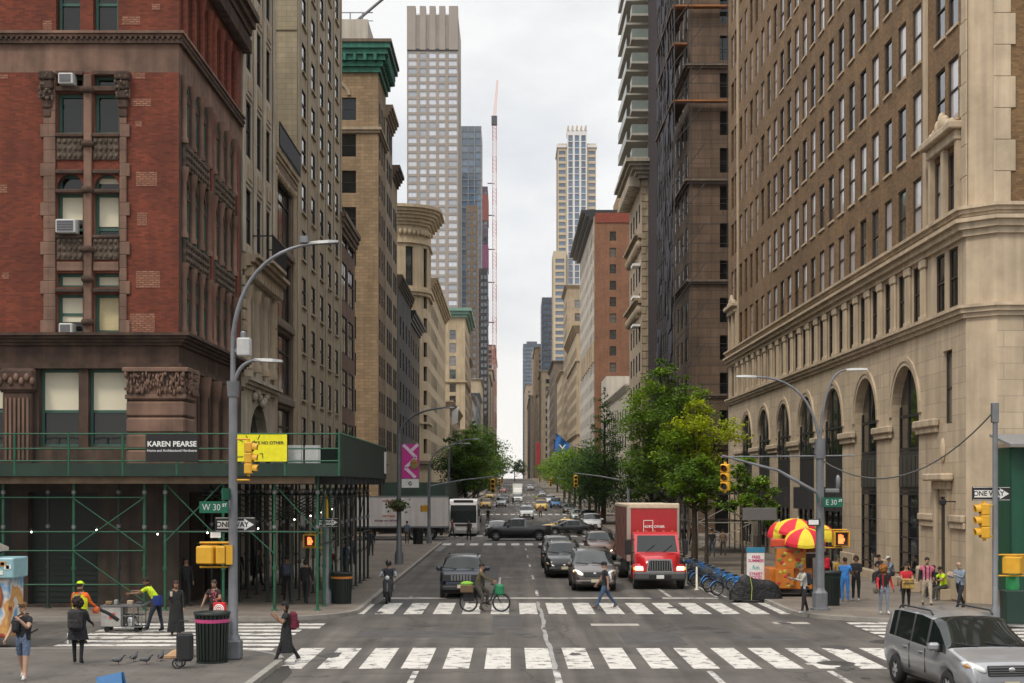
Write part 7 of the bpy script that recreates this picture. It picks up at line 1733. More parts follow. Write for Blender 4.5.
def car(name, label, cat, kind, loc, rotz, color, group=None, lit=(False, False), scale=(1, 1, 1), detail=2, metal=.5, rails=True, roof_sign=None, taxi=False):
 P = PROFILES[kind]; L_, W = P['L'], P['W']; hw = W/2; r = P['r']; ya, yb = P['wb']/2, -P['wb']/2
 if kind == 'pickup': ya, yb = 1.95, -1.75
 t = thing(name, label, cat, loc, rotz, group); t.scale = scale
 pm = paint(color, metal)
 ys = set(np.linspace(-L_/2, L_/2, 30));
 for p in P['top']+P['belt']: ys.add(p[0])
 for c in (ya, yb):
  for k in range(13): ys.add(c+(r+.07)*math.cos(PI*k/12))
 for a, c in P['pillars']: ys.add(a); ys.add(c)
 for v in P['ws']+P['rw']: ys.add(v)
 ys = sorted(ys); ys = [y for i, y in enumerate(ys) if i == 0 or y-ys[i-1] > .004]
 def arch(y):
  for c in (ya, yb):
   d = abs(y-c)
   if d < r+.07: return r+math.sqrt(max(0, (r+.07)**2-d*d))-.01
  return P['sill']
 rings = []
 for y in ys:
  zt = interp(P['top'], y); zb = min(interp(P['belt'], y), zt-.02)
  e = abs(y)/(L_/2)
  pin = 1-.16*max(0, (e-.72)/.28)**2.2          # plan rounding of nose and tail
  if e > .985: pin *= .93
  h = hw*pin
  s = P['sill'] if e < .93 else P['sill']+.08
  ar = min(max(arch(y), s), zb-.06); mid = (zb*.62+s*.38); mid = max(mid, ar+.02)
  house = min(1, max(0, (zt-zb)/.5))
  wr = h*(1-.2*house)*(.97 if house < .3 else 1)
  half = [(0, s+.02), (h*.86, s+.02), (h*.93, ar), (h*.985, (ar+mid)/2), (h, mid), (h*.975, zb-.03), (h*.95, zb), (wr+.015, zt-.05 if house > .3 else zt-.015), (wr*.88, zt-.005 if house > .3 else zt), (wr*.45, zt+.022*house+.008), (0, zt+.03*house+.01)]
  rings.append((y, half, house))
 n = len(rings[0][1]); B = MB(uv=False); Gm = {'windscreen': MB(uv=False), 'rear_window': MB(uv=False), 'side_window': MB(uv=False)}
 wf, wr_ = P['ws']; rf, rr = P['rw']
 def isglass(y, j):
  """j: segment index between half points j and j+1"""
  if 7 <= j <= 9 and wr_-.001 <= y <= wf: return 'windscreen'
  if 7 <= j <= 9 and rf <= y <= rr: return 'rear_window'
  if j == 6 and rr+.12 < y < wf-.28 and not any(a <= y <= c for a, c in P['pillars']): return 'side_window'
  return None
 for i in range(len(rings)-1):
  (y0, h0, _), (y1, h1, _) = rings[i], rings[i+1]; ym = (y0+y1)/2
  for s in (-1, 1):
   for j in range(n-1):
    q = [(s*h0[j][0], y0, h0[j][1]), (s*h0[j+1][0], y0, h0[j+1][1]), (s*h1[j+1][0], y1, h1[j+1][1]), (s*h1[j][0], y1, h1[j][1])]
    if s > 0: q = q[::-1]
    gk = isglass(ym, j) if (h0[7][1]-h0[6][1] > .10 or 7 <= j <= 9) else None
    if gk == 'side_window' and h0[7][1]-h0[6][1] < .14: gk = None
    if gk: Gm[gk].face(q, M_CARGLASS, True)
    else: B.face(q, M_PLASTIC if j == 0 or (j == 6 and rr+.12 < ym < wf-.1 and h0[7][1]-h0[6][1] > .14) else pm, j != 0)
 for y, h, _ in (rings[0], rings[-1]):
  pts = [(a, y, z) for a, z in h]+[(-a, y, z) for a, z in h[::-1]][1:-1]; B.face(pts, pm)
 me = B.mesh('body'); bm = bmesh.new(); bm.from_mesh(me); bmesh.ops.remove_doubles(bm, verts=bm.verts, dist=.0008); bmesh.ops.recalc_face_normals(bm, faces=bm.faces); bm.to_mesh(me); bm.free()
 body = place(me, 'body', t)
 for k, mb in Gm.items():
  if mb.f:
   me = mb.mesh(k); bm = bmesh.new(); bm.from_mesh(me); bmesh.ops.remove_doubles(bm, verts=bm.verts, dist=.0008); bmesh.ops.recalc_face_normals(bm, faces=bm.faces); bm.to_mesh(me); bm.free(); place(me, k, t)
 b = MB(uv=False)
 for c in (ya, yb):
  for s in (-1, 1): b.box(s*(hw-.36), c-r-.05, .2, s*(hw-.30), c+r+.05, r*2+.02, M_BLACK)
 b.box(-hw*.8, -L_/2+.2, .22, hw*.8, L_/2-.2, .4, M_BLACK); b.build('underbody', t)
 for c in (ya, yb):
  for s in (-1, 1):
   b = MB(uv=False); w_ = .21
   b.lathe([(r*.6, -w_/2), (r*.94, -w_/2), (r, -w_*.3), (r, w_*.3), (r*.94, w_/2), (r*.6, w_/2)], (0, 0, 0), M_RUBBER, 22, caps=False)
   o = b.build('wheel', t, (s*(hw-.12), c, r)); o.rotation_euler = (0, PI/2, 0)
   b = MB(uv=False); al = mat('alloy', (.34, .34, .35), .35, .15, var=.05)
   zz = w_*.42*s
   b.lathe([(r*.62, zz*.4), (r*.62, zz), (r*.55, zz)], (0, 0, 0), al, 20, caps=False); b.lathe([(r*.6, zz*.35), (.01, zz*.35)], (0, 0, 0), M_BLACK, 20, caps=False)
   for k in range(5): a = 2*PI*k/5; ca, sa = math.cos(a), math.sin(a); b.face([(ca*.03-sa*.05, sa*.03+ca*.05, zz*.95), (ca*r*.58-sa*.035, sa*r*.58+ca*.035, zz*.8), (ca*r*.58+sa*.035, sa*r*.58-ca*.035, zz*.8), (ca*.03+sa*.05, sa*.03-ca*.05, zz*.95)], al)
   b.lathe([(.07, zz*.9), (.01, zz*1.05)], (0, 0, 0), al, 10, caps=False); b.build('rim', o)
 F = L_/2
 zh = interp(P['belt'], F-.25)
 for s in (-1, 1):
  b = MB(uv=False); lm = M_LAMPON if lit[0 if s < 0 else 1] else M_LAMP
  if kind == 'box_suv':
   b.lathe([(.1, 0), (.1, .05), (.02, .07)], (0, 0, 0), lm, 16); o = b.build('headlight', t, (s*hw*.70, F-.06, .88)); o.rotation_euler = (-PI/2, 0, 0)
  else:
   z0 = zh-.10; x0, x1 = s*hw*.52, s*hw*.93
   rz_ = Matrix.Rotation(-s*.75, 3, 'Z') @ Matrix.Rotation(-s*.3, 3, 'Y'); b.ell((s*hw*.73, F-.2, z0+.05), (.3, .13, .1), lm, 14, 9, rz_); b.ell((s*hw*.80, F-.23, z0+.07), (.14, .13, .07), plain((.45, .2, .05), .3), 10, 7, rz_); b.build('headlight', t)
 b = MB(uv=False)
 if kind == 'box_suv':
  b.box(-hw*.86, F-.03, .72, hw*.86, F+.02, 1.02, M_PLASTIC, .03)
  for k in range(7): b.box(-.40+k*.125, F+.012, .76, -.33+k*.125, F+.03, .98, M_STEEL, .02)
 elif kind == 'pickup':
  b.box(-.62, F-.05, .72, .62, F+.03, 1.08, M_PLASTIC, .03)
  for k in range(3): b.box(-.6, F+.025, .78+k*.11, .6, F+.045, .82+k*.11, M_STEEL)
 else:
  zg_ = zh-.14
  b.box(-hw*.5, F-.2, zg_-.08, hw*.5, F+.03, zg_+.14, M_PLASTIC, .03)
  for k in range(4): b.box(-hw*.48, F-.1, zg_-.05+k*.05, hw*.48, F+.045, zg_-.035+k*.05, M_STEEL)
  b.ell((0, F+.045, zg_+.06), (.08, .015, .055), M_CHROME, 12, 6)
 b.build('grille', t)
 b = MB(uv=False); b.box(-hw*.88, F-.12, P['sill']-.02, hw*.88, F+.05, P['sill']+.2, M_PLASTIC if kind in ('box_suv', 'pickup') else pm, .06); b.box(-hw*.6, F+.03, P['sill']+.03, hw*.6, F+.056, P['sill']+.15, M_PLASTIC, .01); b.build('front_bumper', t)
 b = MB(uv=False); b.box(-hw*.8, -F-.05, P['sill'], hw*.8, -F+.12, P['sill']+.26, pm, .05); b.build('rear_bumper', t)
 b = MB(uv=False); b.box(-.16, F+.052, P['sill']+.1, .16, F+.064, P['sill']+.24, plain((.55, .5, .35), .5)); b.build('number_plate', t)
 for s in (-1, 1):
  b = MB(uv=False); zb = interp(P['belt'], -F+.1); b.box(s*hw*.5, -F-.012, zb-.32, s*hw*.8, -F+.2, zb-.02, M_TAIL, .02); b.build('tail_light', t)
  b = MB(uv=False); ym = P['ws'][0]-.42; zm = interp(P['belt'], ym); b.box(s*(hw-.04), ym-.09, zm+.02, s*(hw+.2), ym+.09, zm+.2, pm, .05); b.box(s*(hw-.1), ym-.03, zm+.0, s*(hw+.05), ym+.05, zm+.06, M_PLASTIC)
  b.box(s*(hw+.02), ym-.097, zm+.04, s*(hw+.19), ym-.089, zm+.18, M_CHROME); b.build('mirror', t)
  for a, c in P['pillars'][:2]:
   b = MB(uv=False); z_ = interp(P['belt'], a)-.14; b.box(s*(hw-.03), a-.3, z_-.015, s*(hw+.025), a-.1, z_+.02, pm, .01); b.build('door_handle', t)
   b = MB(uv=False); b.box(s*(hw-.02), (a+c)/2-.006, P['sill']+.15, s*(hw+.002), (a+c)/2+.006, z_+.1, M_BLACK); b.build('door_gap', t)
  if rails and kind in ('van', 'suv', 'box_suv'):
   b = MB(uv=False); zr = max(p[1] for p in P['top']); b.tube([(s*hw*.70, P['ws'][1]-.3, zr-.02), (s*hw*.70, P['ws'][1]-.45, zr+.06), (s*hw*.70, P['rw'][1]+.35, zr+.06), (s*hw*.70, P['rw'][1]+.2, zr-.02)], .022, M_PLASTIC, 6); b.build('roof_rail', t)
 b = MB(uv=False); wf_ = P['ws'][0]; zw = interp(P['top'], wf_)
 for x in (-.5, .25): b.tube([(x, wf_+.0, zw+.03), (x+.55, wf_-.1, zw+.1)], .012, M_BLACK, 4)
 b.build('wiper', t)
 if taxi:
  b = MB(uv=False); b.box(-.32, -.2, 1.46, .32, .05, 1.62, plain((.6, .55, .4), .5), .03); b.build('roof_sign', t)
 if kind == 'pickup':
  b = MB(uv=False); b.box(-hw*.82, -2.75, 1.262, hw*.82, -.9, 1.30, M_PLASTIC); b.build('bed_cover', t)
 return t
DOWN = PI          # facing the camera
car('minivan', 'silver minivan in the right foreground turning out of the side street', 'minivan', 'van', (10.15, 32.75, 0), PI+R(6), (.31, .315, .33), None)
car('parked_suv', 'small dark blue boxy SUV waiting behind the delivery cyclist', 'SUV', 'box_suv', (-2.0, 61.7, 0), DOWN, (.02, .026, .045), lit=(False, True))
car('minivan', 'grey brown minivan behind the man crossing with a round bag', 'minivan', 'van', (3.72, 66.3, 0), DOWN, (.10, .082, .075), lit=(False, True))
car('suv', 'black SUV waiting in the lane left of the brown minivan', 'SUV', 'suv', (2.75, 75.5, 0), DOWN, (.012, .012, .014))
car('suv', 'dark SUV queueing right behind the black SUV', 'SUV', 'suv', (2.75, 84, 0), DOWN, (.03, .03, .032))
car('suv', 'bronze SUV with headlights on left of the red truck', 'SUV', 'suv', (5.75, 93, 0), DOWN, (.14, .075, .055), lit=(True, True))
car('sedan', 'dark sedan squeezed next to the red truck box', 'car', 'sedan', (4.4, 76.5, 0), DOWN, (.03, .03, .033))
car('pickup_truck', 'dark grey pickup truck crossing the avenue at the next street', 'pickup truck', 'pickup', (.75, 124.8, 0), PI/2, (.03, .031, .033), metal=.2)
car('taxi', 'yellow taxi crossing behind the pickup tailgate', 'taxi', 'sedan', (5.2, 140, g(140)), PI/2, (.62, .38, .02), metal=0., taxi=True)
car('sedan', 'low dark sedan crossing in front of the yellow taxi', 'car', 'sedan', (5.6, 136.6, g(136)), PI/2, (.02, .02, .022))
car('sedan', 'white car just behind the dark pickup bonnet', 'car', 'sedan', (-1.2, 136, 0), DOWN, (.5, .5, .5), metal=0)
car('suv', 'white SUV by the right kerb behind the bronze SUV', 'SUV', 'suv', (8.4, 150, g(150)), DOWN, (.5, .5, .5), metal=0)
car('suv', 'white SUV alone in the middle lane beyond the second crossing', 'SUV', 'suv', (2.2, 194, g(194)), DOWN, (.55, .55, .55), metal=0)
car('sedan', 'pale green grey car parked under the right kerb trees', 'car', 'sedan', (8.6, 186, g(186)), DOWN, (.3, .33, .31))
car('taxi', 'yellow taxi driving away in the right lane up the hill', 'taxi', 'suv', (5.0, 236, g(236)), DOWN, (.62, .38, .02), metal=0, rails=False)
car('suv', 'bright blue car to the right of the far yellow taxi', 'car', 'suv', (8.0, 255, g(255)), DOWN, (.03, .13, .3))
car('suv', 'white SUV uphill between the blue car and the trees', 'SUV', 'suv', (8.0, 285, g(285)), DOWN, (.55, .55, .55), metal=0)
car('taxi', 'orange yellow taxi on the left lane under the big trees', 'taxi', 'suv', (-4.2, 250, g(250)), DOWN, (.6, .33, .03), metal=0, rails=False)
car('suv', 'silver SUV right of the orange taxi under the big trees', 'SUV', 'suv', (-1.6, 262, g(262)), DOWN, (.3, .3, .3))
car('suv', 'dark SUV further up on the left lane near the trees', 'SUV', 'suv', (-1.2, 296, g(296)), DOWN, (.03, .03, .03))
car('minivan', 'white van climbing the hill in the second lane', 'van', 'van', (1.6, 300, g(300)), DOWN, (.6, .6, .6), metal=0)
car('taxi', 'tiny yellow taxi at the left kerb higher up the hill', 'taxi', 'suv', (-4.6, 330, g(330)), DOWN, (.6, .36, .03), metal=0, rails=False)
car('sedan', 'tiny grey car in the right lane near the hill top', 'car', 'sedan', (8, 360, g(360)), DOWN, (.2, .2, .2))
car('sedan', 'tiny red car in the left lane near the hill top', 'car', 'sedan', (-2, 400, g(400)), DOWN, (.3, .03, .03))
car('minivan', 'tiny white van near the hill top in the right lane', 'van', 'van', (6, 430, g(430)), DOWN, (.6, .6, .6), metal=0)
car('sedan', 'tiny dark car in the middle lane near the hill top', 'car', 'sedan', (2, 470, g(470)), DOWN, (.05, .05, .05))
for i, (x, y, c) in enumerate(((8.9, 104, (.03, .03, .032)), (9.0, 111, (.2, .2, .21)), (9.0, 168, (.05, .05, .055)), (-4.4, 168, (.1, .1, .11)), (-4.5, 180, (.35, .35, .35)), (9.0, 222, (.06, .06, .07)))):
 car('parked_car', 'parked %s car at the %s' % (('black', 'grey', 'charcoal', 'dark grey', 'silver', 'dark blue grey')[i], ('right kerb behind the red truck', 'right kerb by the dark conifer', 'right kerb under the second tree', 'left kerb behind the white coach', 'left kerb below the tallest crown', 'right kerb before the blue car')[i]), 'car', ('suv', 'sedan')[i % 2], (x, y, g(y)), DOWN, c)
def big_wheel(t, x, y, r, w_=.28, dual=False):
 b = MB(uv=False); b.lathe([(r*.55, -w_/2), (r*.95, -w_/2), (r, -w_*.35), (r, w_*.35), (r*.95, w_/2), (r*.55, w_/2)], (0, 0, 0), M_RUBBER, 22, caps=False); o = b.build('wheel', t, (x, y, r)); o.rotation_euler = (0, PI/2, 0)
 b = MB(uv=False)
 for s in (-1, 1): b.lathe([(r*.57, s*w_*.48), (r*.5, s*w_*.3), (r*.2, s*w_*.3), (r*.18, s*w_*.5), (.01, s*w_*.5)], (0, 0, 0), M_STEEL, 18, caps=False)
 b.build('rim', o)
def red_truck():
 """front at -y (facing the camera)"""
 x, y = 6.72, 65.2
 t = thing('box_truck', 'red box truck with white roof edge parked facing the stop line', 'truck', (x, y, 0))
 rp = paint((.52, .012, .02), 0); rd = plain((.40, .01, .015), .45, coat=.3); greyp = mat('truck_box_side', (.20, .085, .07), .6, var=.2, scale=1.2, streak=.25); cream = plain((.62, .52, .38), .6)
 b = MB(); b.box(-1.2, 2.9, 1.12, 1.2, 11.0, 3.62, greyp); b.build('cargo_box', t)
 b = MB(); b.box(-1.1, 2.86, 1.9, 1.1, 2.898, 3.56, rd); o = b.build('front_panel', t)
 b = MB()
 for s in (-1, 1): b.box(s*1.1, 2.84, 1.1, s*1.215, 3.0, 3.66, mat('pale_edge', (.4, .35, .3), .5, var=.1), .03)
 b.box(-1.215, 2.83, 3.58, 1.215, 3.1, 3.84, cream, .05); b.box(-1.215, 3.1, 3.62, 1.215, 11.02, 3.78, cream, .03); b.build('roof_edge', t)
 for q in ((-.48, -.02, 2.42, 2.45), (-.48, -.02, 3.02, 3.05), (-.48, -.45, 2.45, 3.02), (-.05, -.02, 2.45, 3.02)):
  b = MB(); b.box(q[0], 2.845, q[2], q[1], 2.859, q[3], M_WHITE); b.build('logo_frame', t)
 lettering('MOTO', .15, M_WHITE, t, (-.25, 2.85, 2.74), bold=.006); lettering('OTHER', .15, M_WHITE, t, (.27, 2.85, 2.74), bold=.006)
 for k in range(12): bb = None
 b = MB()      # cab
 cab = [(1.0, .75), (1.0, 1.55), (1.2, 1.6), (1.75, 2.42), (2.0, 2.52), (2.7, 2.52), (2.7, .7)]
 b.xprism(cab, -1.02, 1.02, rp); b.build('cab', t)
 b = MB(); b.face([(-.93, 1.215, 1.64), (.93, 1.215, 1.64), (.86, 1.70, 2.37), (-.86, 1.70, 2.37)], M_CARGLASS); o = b.build('windscreen', t)
 b = MB(); b.box(-.02, 1.2, 1.62, .02, 1.24, 1.68, M_BLACK)
 for s in (-.5, .3): b.tube([(s, 1.2, 1.65), (s+.4, 1.38, 1.95)], .014, M_BLACK, 4)
 b.build('wiper', t)
 for s in (-1, 1):
  b = MB(); b.face([(s*1.026, 1.5, 1.7), (s*1.026, 2.5, 1.7), (s*1.026, 2.5, 2.36), (s*1.026, 1.85, 2.36)][::s], M_CARGLASS); b.build('side_window', t)
 b = MB()      # bonnet, tapering towards the nose
 rings = []
 for yy, w_, zt in ((1.2, .98, 1.62), (.8, .95, 1.58), (.35, .84, 1.48), (.12, .76, 1.40), (.02, .7, 1.2)):
  rings.append([(-w_, yy, .72), (-w_, yy, zt-.16), (-w_*.8, yy, zt-.02), (0, yy, zt+.03), (w_*.8, yy, zt-.02), (w_, yy, zt-.16), (w_, yy, .72)])
 b.grid(rings, rp, closed=False); b.face(rings[-1][::-1], rp); b.build('bonnet', t)
 for s in (-1, 1):
  b = MB(); rg = []
  for k in range(11):
   a = PI*k/10; rg.append([(s*.72, .62-.62*math.cos(a), .52+.66*math.sin(a)), (s*1.12, .62-.6*math.cos(a), .5+.62*math.sin(a)), (s*1.2, .62-.56*math.cos(a), .48+.52*math.sin(a))])
  b.grid(rg, rp, closed=False); b.build('wing', t)
  b = MB(); b.face([(s*.74, -.05, .86), (s*1.1, .06, .86), (s*1.1, .12, 1.04), (s*.76, .0, 1.04)][::s], M_LAMPON); b.box(s*1.1, .1, .88, s*1.17, .2, 1.0, mat('indicator', (.6, .2, .02), .4, var=0, emit=((1, .4, .05), 1.5))); b.build('headlight', t)
  b = MB(); b.box(s*1.2, 1.35, 1.5, s*1.42, 1.5, 2.2, M_BLACK, .04); b.tube([(s*1.0, 1.5, 1.6), (s*1.3, 1.42, 1.6)], .02, M_BLACK, 5); b.tube([(s*1.0, 1.6, 2.2), (s*1.3, 1.42, 2.15)], .02, M_BLACK, 5); b.build('mirror', t)
 b = MB(); b.yprism([(-.6, .8), (.6, .8), (.52, 1.36), (-.52, 1.36)], -.03, .06, M_CHROME); b.yprism([(-.54, .84), (.54, .84), (.47, 1.3), (-.47, 1.3)], -.045, -.031, M_BLACK)
 for k in range(9): b.box(-.46+k*.11, -.056, .86, -.43+k*.11, -.046, 1.28, mat('grille_chrome', (.25, .26, .25), .4, .8, var=.1))
 b.build('grille', t)
 b = MB(); b.box(-1.18, -.18, .42, 1.18, .25, .80, plain((.07, .07, .072), .5), .08); b.box(-.5, -.19, .5, .5, -.17, .66, M_BLACK); b.build('front_bumper', t)
 b = MB(); b.box(-.17, -.2, .5, .17, -.185, .66, M_SIGNW); b.build('number_plate', t)
 b = MB(); b.box(-.45, .3, .55, .45, 10.6, .95, M_BLACK); b.box(-1.15, 4.3, .6, -1.0, 7.0, 1.1, M_PLASTIC); b.box(-1.0, 1.2, .45, -.6, 2.8, .9, M_BLACK); b.box(.6, 1.2, .45, 1.0, 2.8, .9, M_BLACK); b.build('chassis', t)
 for s in (-1, 1): big_wheel(t, s*1.0, .62, .48, .28); big_wheel(t, s*.98, 8.6, .48, .5)
 b = MB()
 for k in range(5): b.ell((-.8+k*.4, 2.2, 2.55), (.06, .06, .03), mat('marker', (.6, .25, .03), .4, var=0), 8, 4)
 b.build('marker_light', t)
 b = MB();
 for k in range(8): b.box(-1.208, 3.3+k*.9, 1.7+.5*(k % 3), -1.2015, 3.9+k*.9, 2.2+.5*(k % 3), plain((.16, .06, .05), .7))
 b.build('faded_graphic', t)
red_truck()
def white_trailer():
 x0, y0 = -20.3, 126.0
 t = thing('semi_trailer', 'long white box trailer stopped in the side street at the left', 'trailer', (x0, y0, 0))
 wm = mat('trailer_white', (.74, .70, .66), .6, var=.1, scale=.4, streak=.15)
 Lx = 14.9
 b = MB(); b.box(0, 0, 1.15, Lx, 2.5, 3.75, wm, .02); b.build('cargo_box', t)
 b = MB(); b.box(-.01, -.012, 1.05, Lx+.01, 2.51, 1.2, M_STEEL);
 for k in range(14): b.box(.5+k*1.05, -.012, 1.2, .53+k*1.05, -.002, 3.72, wm)
 b.box(-.01, -.012, 3.7, Lx+.01, 2.51, 3.8, M_STEEL); b.build('rail', t)
 for txt, s, c, xx, zz in (('NCTIC', .5, (.13, .14, .25), 10.3, 2.95), ('express line', .22, (.5, .06, .04), 9.8, 3.4), ('city freight', .26, (.55, .1, .06), 9.8, 2.1), ('storage and delivery', .26, (.25, .1, .15), 9.6, 1.7)):
  lettering(txt, s, plain(c), t, (xx, -.02, zz), bold=.008)
 b = MB(); b.box(.4, .5, .7, Lx-.4, 2.0, 1.06, M_BLACK); b.box(3, .1, .35, 6.5, .16, 1.0, plain((.1, .1, .1), .7)); b.box(Lx-.7, .2, .4, Lx-.5, 2.3, 1.0, M_BLACK); b.build('chassis', t)
 for xx in (11.9, 13.4, 8.0, 1.5):
  for yy in (.15, 2.2):
   b = MB(uv=False); b.lathe([(.28, -.14), (.48, -.14), (.5, -.1), (.5, .1), (.48, .14), (.28, .14)], (0, 0, 0), M_RUBBER, 20, caps=False); o = b.build('wheel', t, (xx, yy, .5)); o.rotation_euler = (PI/2, 0, 0)
   b = MB(uv=False); b.lathe([(.29, .12), (.2, .05), (.01, .05)], (0, 0, 0), M_STEEL, 16, caps=False); b.lathe([(.29, -.12), (.2, -.05), (.01, -.05)], (0, 0, 0), M_STEEL, 16, caps=False); b.build('rim', o)
white_trailer()
def coach():
 t = thing('coach', 'white coach with a huge dark windscreen facing the camera', 'coach', (-4.3, 134, 0))
 wm = paint((.62, .60, .58), 0)
 b = MB(); b.xprism([(0, .35), (-.06, 1.2), (.1, 2.4), (.35, 3.3), (.6, 3.48), (12, 3.48), (12, .35)], -1.27, 1.27, wm); b.build('body', t)
 b = MB(); f = [(-1.2, -.075, 1.3), (1.2, -.075, 1.3), (1.2, .085, 2.4), (1.16, .33, 3.2), (-1.16, .33, 3.2), (-1.2, .085, 2.4)]; cg = mat('coach_glass', (.008, .01, .01), .2, var=0, spec=.15); b.face([f[0], f[1], f[2], f[5]], cg); b.face([f[5], f[2], f[3], f[4]], cg); b.build('windscreen', t)
 b = MB(); b.box(.15, -.09, 1.6, .85, .1, 2.5, plain((.12, .25, .3), .3)); b.build('reflection_shade', t) if False else None
 for s in (-1, 1):
  b = MB(); b.face([(s*1.276, .5, 1.5), (s*1.276, 11.7, 1.5), (s*1.276, 11.7, 2.9), (s*1.276, .6, 2.9)][::s], M_CARGLASS); b.build('side_window', t)
  b = MB(); b.box(s*.75, -.09, .75, s*1.15, -.03, 1.0, M_LAMP, .03); b.build('headlight', t)
  b = MB(); b.box(s*1.35, -.3, 1.9, s*1.55, -.15, 2.6, M_BLACK, .04); b.tube([(s*1.2, .1, 3.0), (s*1.4, -.25, 3.0), (s*1.45, -.22, 2.6)], .03, M_BLACK, 5); b.build('mirror', t)
  big_wheel(t, s*1.08, 2.4, .5); big_wheel(t, s*1.08, 9.2, .5)
 b = MB(); b.box(-1.25, -.1, .3, 1.25, .1, .65, plain((.2, .2, .2), .5), .05); b.box(-.8, -.085, 1.0, .8, -.06, 1.2, M_BLACK); b.build('front_bumper', t)
 b = MB(); b.box(-.9, .3, 3.15, .9, .42, 3.4, M_BLACK); b.build('destination_sign', t)
coach()
t = thing('box_truck', 'small white box truck far up the hill in the second lane', 'truck', (1.8, 345, g(345)))
b = MB(); b.box(-1.15, 1.6, .9, 1.15, 7, 3.4, M_WHITE, .03); b.build('cargo_box', t); b = MB(); b.xprism([(0, .5), (0, 1.3), (.5, 2.2), (1.55, 2.3), (1.55, .5)], -1.0, 1.0, M_WHITE); b.build('cab', t); b = MB(); b.face([(-.9, .03, 1.32), (.9, .03, 1.32), (.85, .5, 2.15), (-.85, .5, 2.15)], M_CARGLASS); b.build('windscreen', t)
for s in (-1, 1): big_wheel(t, s*.9, .8, .42, .25); big_wheel(t, s*.9, 5.5, .42, .3)
SKIN = [(.42, .26, .18), (.30, .17, .11), (.16, .085, .05), (.075, .04, .025)]
def skin_mat(k): return mat('skin_%d' % k, SKIN[k], .55, var=.1, scale=8)
def cl(c): return mat('cloth_%d_%d_%d' % (c[0]*1000, c[1]*1000, c[2]*1000), c, .9, var=.4, scale=3.5, bump=1.)
def rot_x(v, a):   # rotate about x: positive swings a downward limb forward (-y)
 c, s = math.cos(a), math.sin(a)
 return Vector((v.x, v.y*c+v.z*s, -v.y*s+v.z*c))
def person(label, loc, rotz=0, h=1.72, shirt=(.05, .05, .05), legs=(.03, .03, .035), shoes=(.05, .05, .05), skin=0, hair=(.02, .015, .01), hair_style='short', sleeve='short', shorts=False,
  l_leg=(0, 0), r_leg=(0, 0), l_arm=(5, 8, 15), r_arm=(5, 8, 15), lean=0, sit=None, build_=1., head_turn=0, head_down=0, dress=None, coat=None, cap=None, vest=None, detail=True, name='person', group=None, sleeve_col=None, hips=None):
 """legs: (thigh forward, knee bend) deg; arms: (forward, outward, elbow bend) deg; local -y is forward"""
 t = thing(name, label, 'person', loc, rotz, group)
 S = h/1.75; sk = skin_mat(skin)
 up = lambda v: Vector(v)
 J = {}
 J['pel'] = Vector((0, 0, 0)); ln = R(lean)
 def spine(d, x=0, y=0): return rot_x(Vector((x, y, d)), -ln) if True else None
 J['wai'] = spine(.14); J['che'] = spine(.36); J['nb'] = spine(.53);
 hd = R(lean*.4+head_down)
 J['nt'] = J['nb']+rot_x(Vector((0, 0, .09)), -hd*.7-ln*.3); J['hc'] = J['nt']+rot_x(Vector((0, -.015, .085)), -hd); J['ht'] = J['nt']+rot_x(Vector((0, -.01, .175)), -hd)
 for s, n, lg, ar in ((-1, 'R', r_leg, r_arm), (1, 'L', l_leg, l_arm)):      # facing -y: his right is at -x
  hip = Vector((s*.095*build_, 0, -.03)); J['hip'+n] = hip
  a, kb = R(lg[0]), R(lg[1])
  kn = hip+rot_x(Vector((s*.01, 0, -.43)), a); an = kn+rot_x(Vector((0, 0, -.43)), a-kb)
  J['kn'+n] = kn; J['an'+n] = an; fa = max(-.5, min(.45, (a-kb)*.6)); J['to'+n] = an+rot_x(Vector((s*.02, -.155, -.045)), fa); J['he'+n] = an+rot_x(Vector((0, .035, -.045)), fa)
  sh = spine(.475, s*.178*build_); J['sh'+n] = sh
  fw, ow, eb = R(ar[0]), R(ar[1]), R(ar[2])
  inw = ar[3] if len(ar) > 3 else 0
  u = rot_x(Vector((s*math.sin(ow), 0, -math.cos(ow))), fw); el = sh+u*.285; J['el'+n] = el
  f = rot_x(Vector((s*math.sin(ow*.6)-s*math.sin(R(inw)), 0, -math.cos(ow*.6))).normalized(), fw+eb); wr = el+f*.255; J['wr'+n] = wr; J['ha'+n] = wr+f*.09; J['hd'+n] = f
 low = min(min(J['toL'].z, J['heL'].z), min(J['toR'].z, J['heR'].z))-.035
 base = -low if sit is None else sit/S
 for k in J:
  if not k.startswith('hd'): J[k] = (J[k]+Vector((0, 0, base)))*S
 build_ *= 1.1; bw = build_*S
 rad = dict(pel=(.135*bw, .105*bw), wai=(.125*bw, .095*bw), che=(.15*bw, .105*bw), nb=(.075*S, .07*S), nt=(.052*S, .055*S), hc=(.078*S, .092*S), ht=(.06*S, .07*S))
 for n in 'LR': rad.update({'hip'+n: (.09*bw,)*2, 'kn'+n: (.058*S,)*2, 'an'+n: (.042*S,)*2, 'to'+n: (.034*S,)*2, 'he'+n: (.036*S,)*2, 'sh'+n: (.062*bw,)*2, 'el'+n: (.042*S,)*2, 'wr'+n: (.028*S,)*2, 'ha'+n: (.032*S, .018*S)})
 names = [k for k in J if not k.startswith('hd')]
 E = [('pel', 'wai'), ('wai', 'che'), ('che', 'nb'), ('nb', 'nt'), ('nt', 'hc'), ('hc', 'ht')]
 for n in 'LR': E += [('pel', 'hip'+n), ('hip'+n, 'kn'+n), ('kn'+n, 'an'+n), ('an'+n, 'to'+n), ('an'+n, 'he'+n), ('che', 'sh'+n), ('sh'+n, 'el'+n), ('el'+n, 'wr'+n), ('wr'+n, 'ha'+n)]
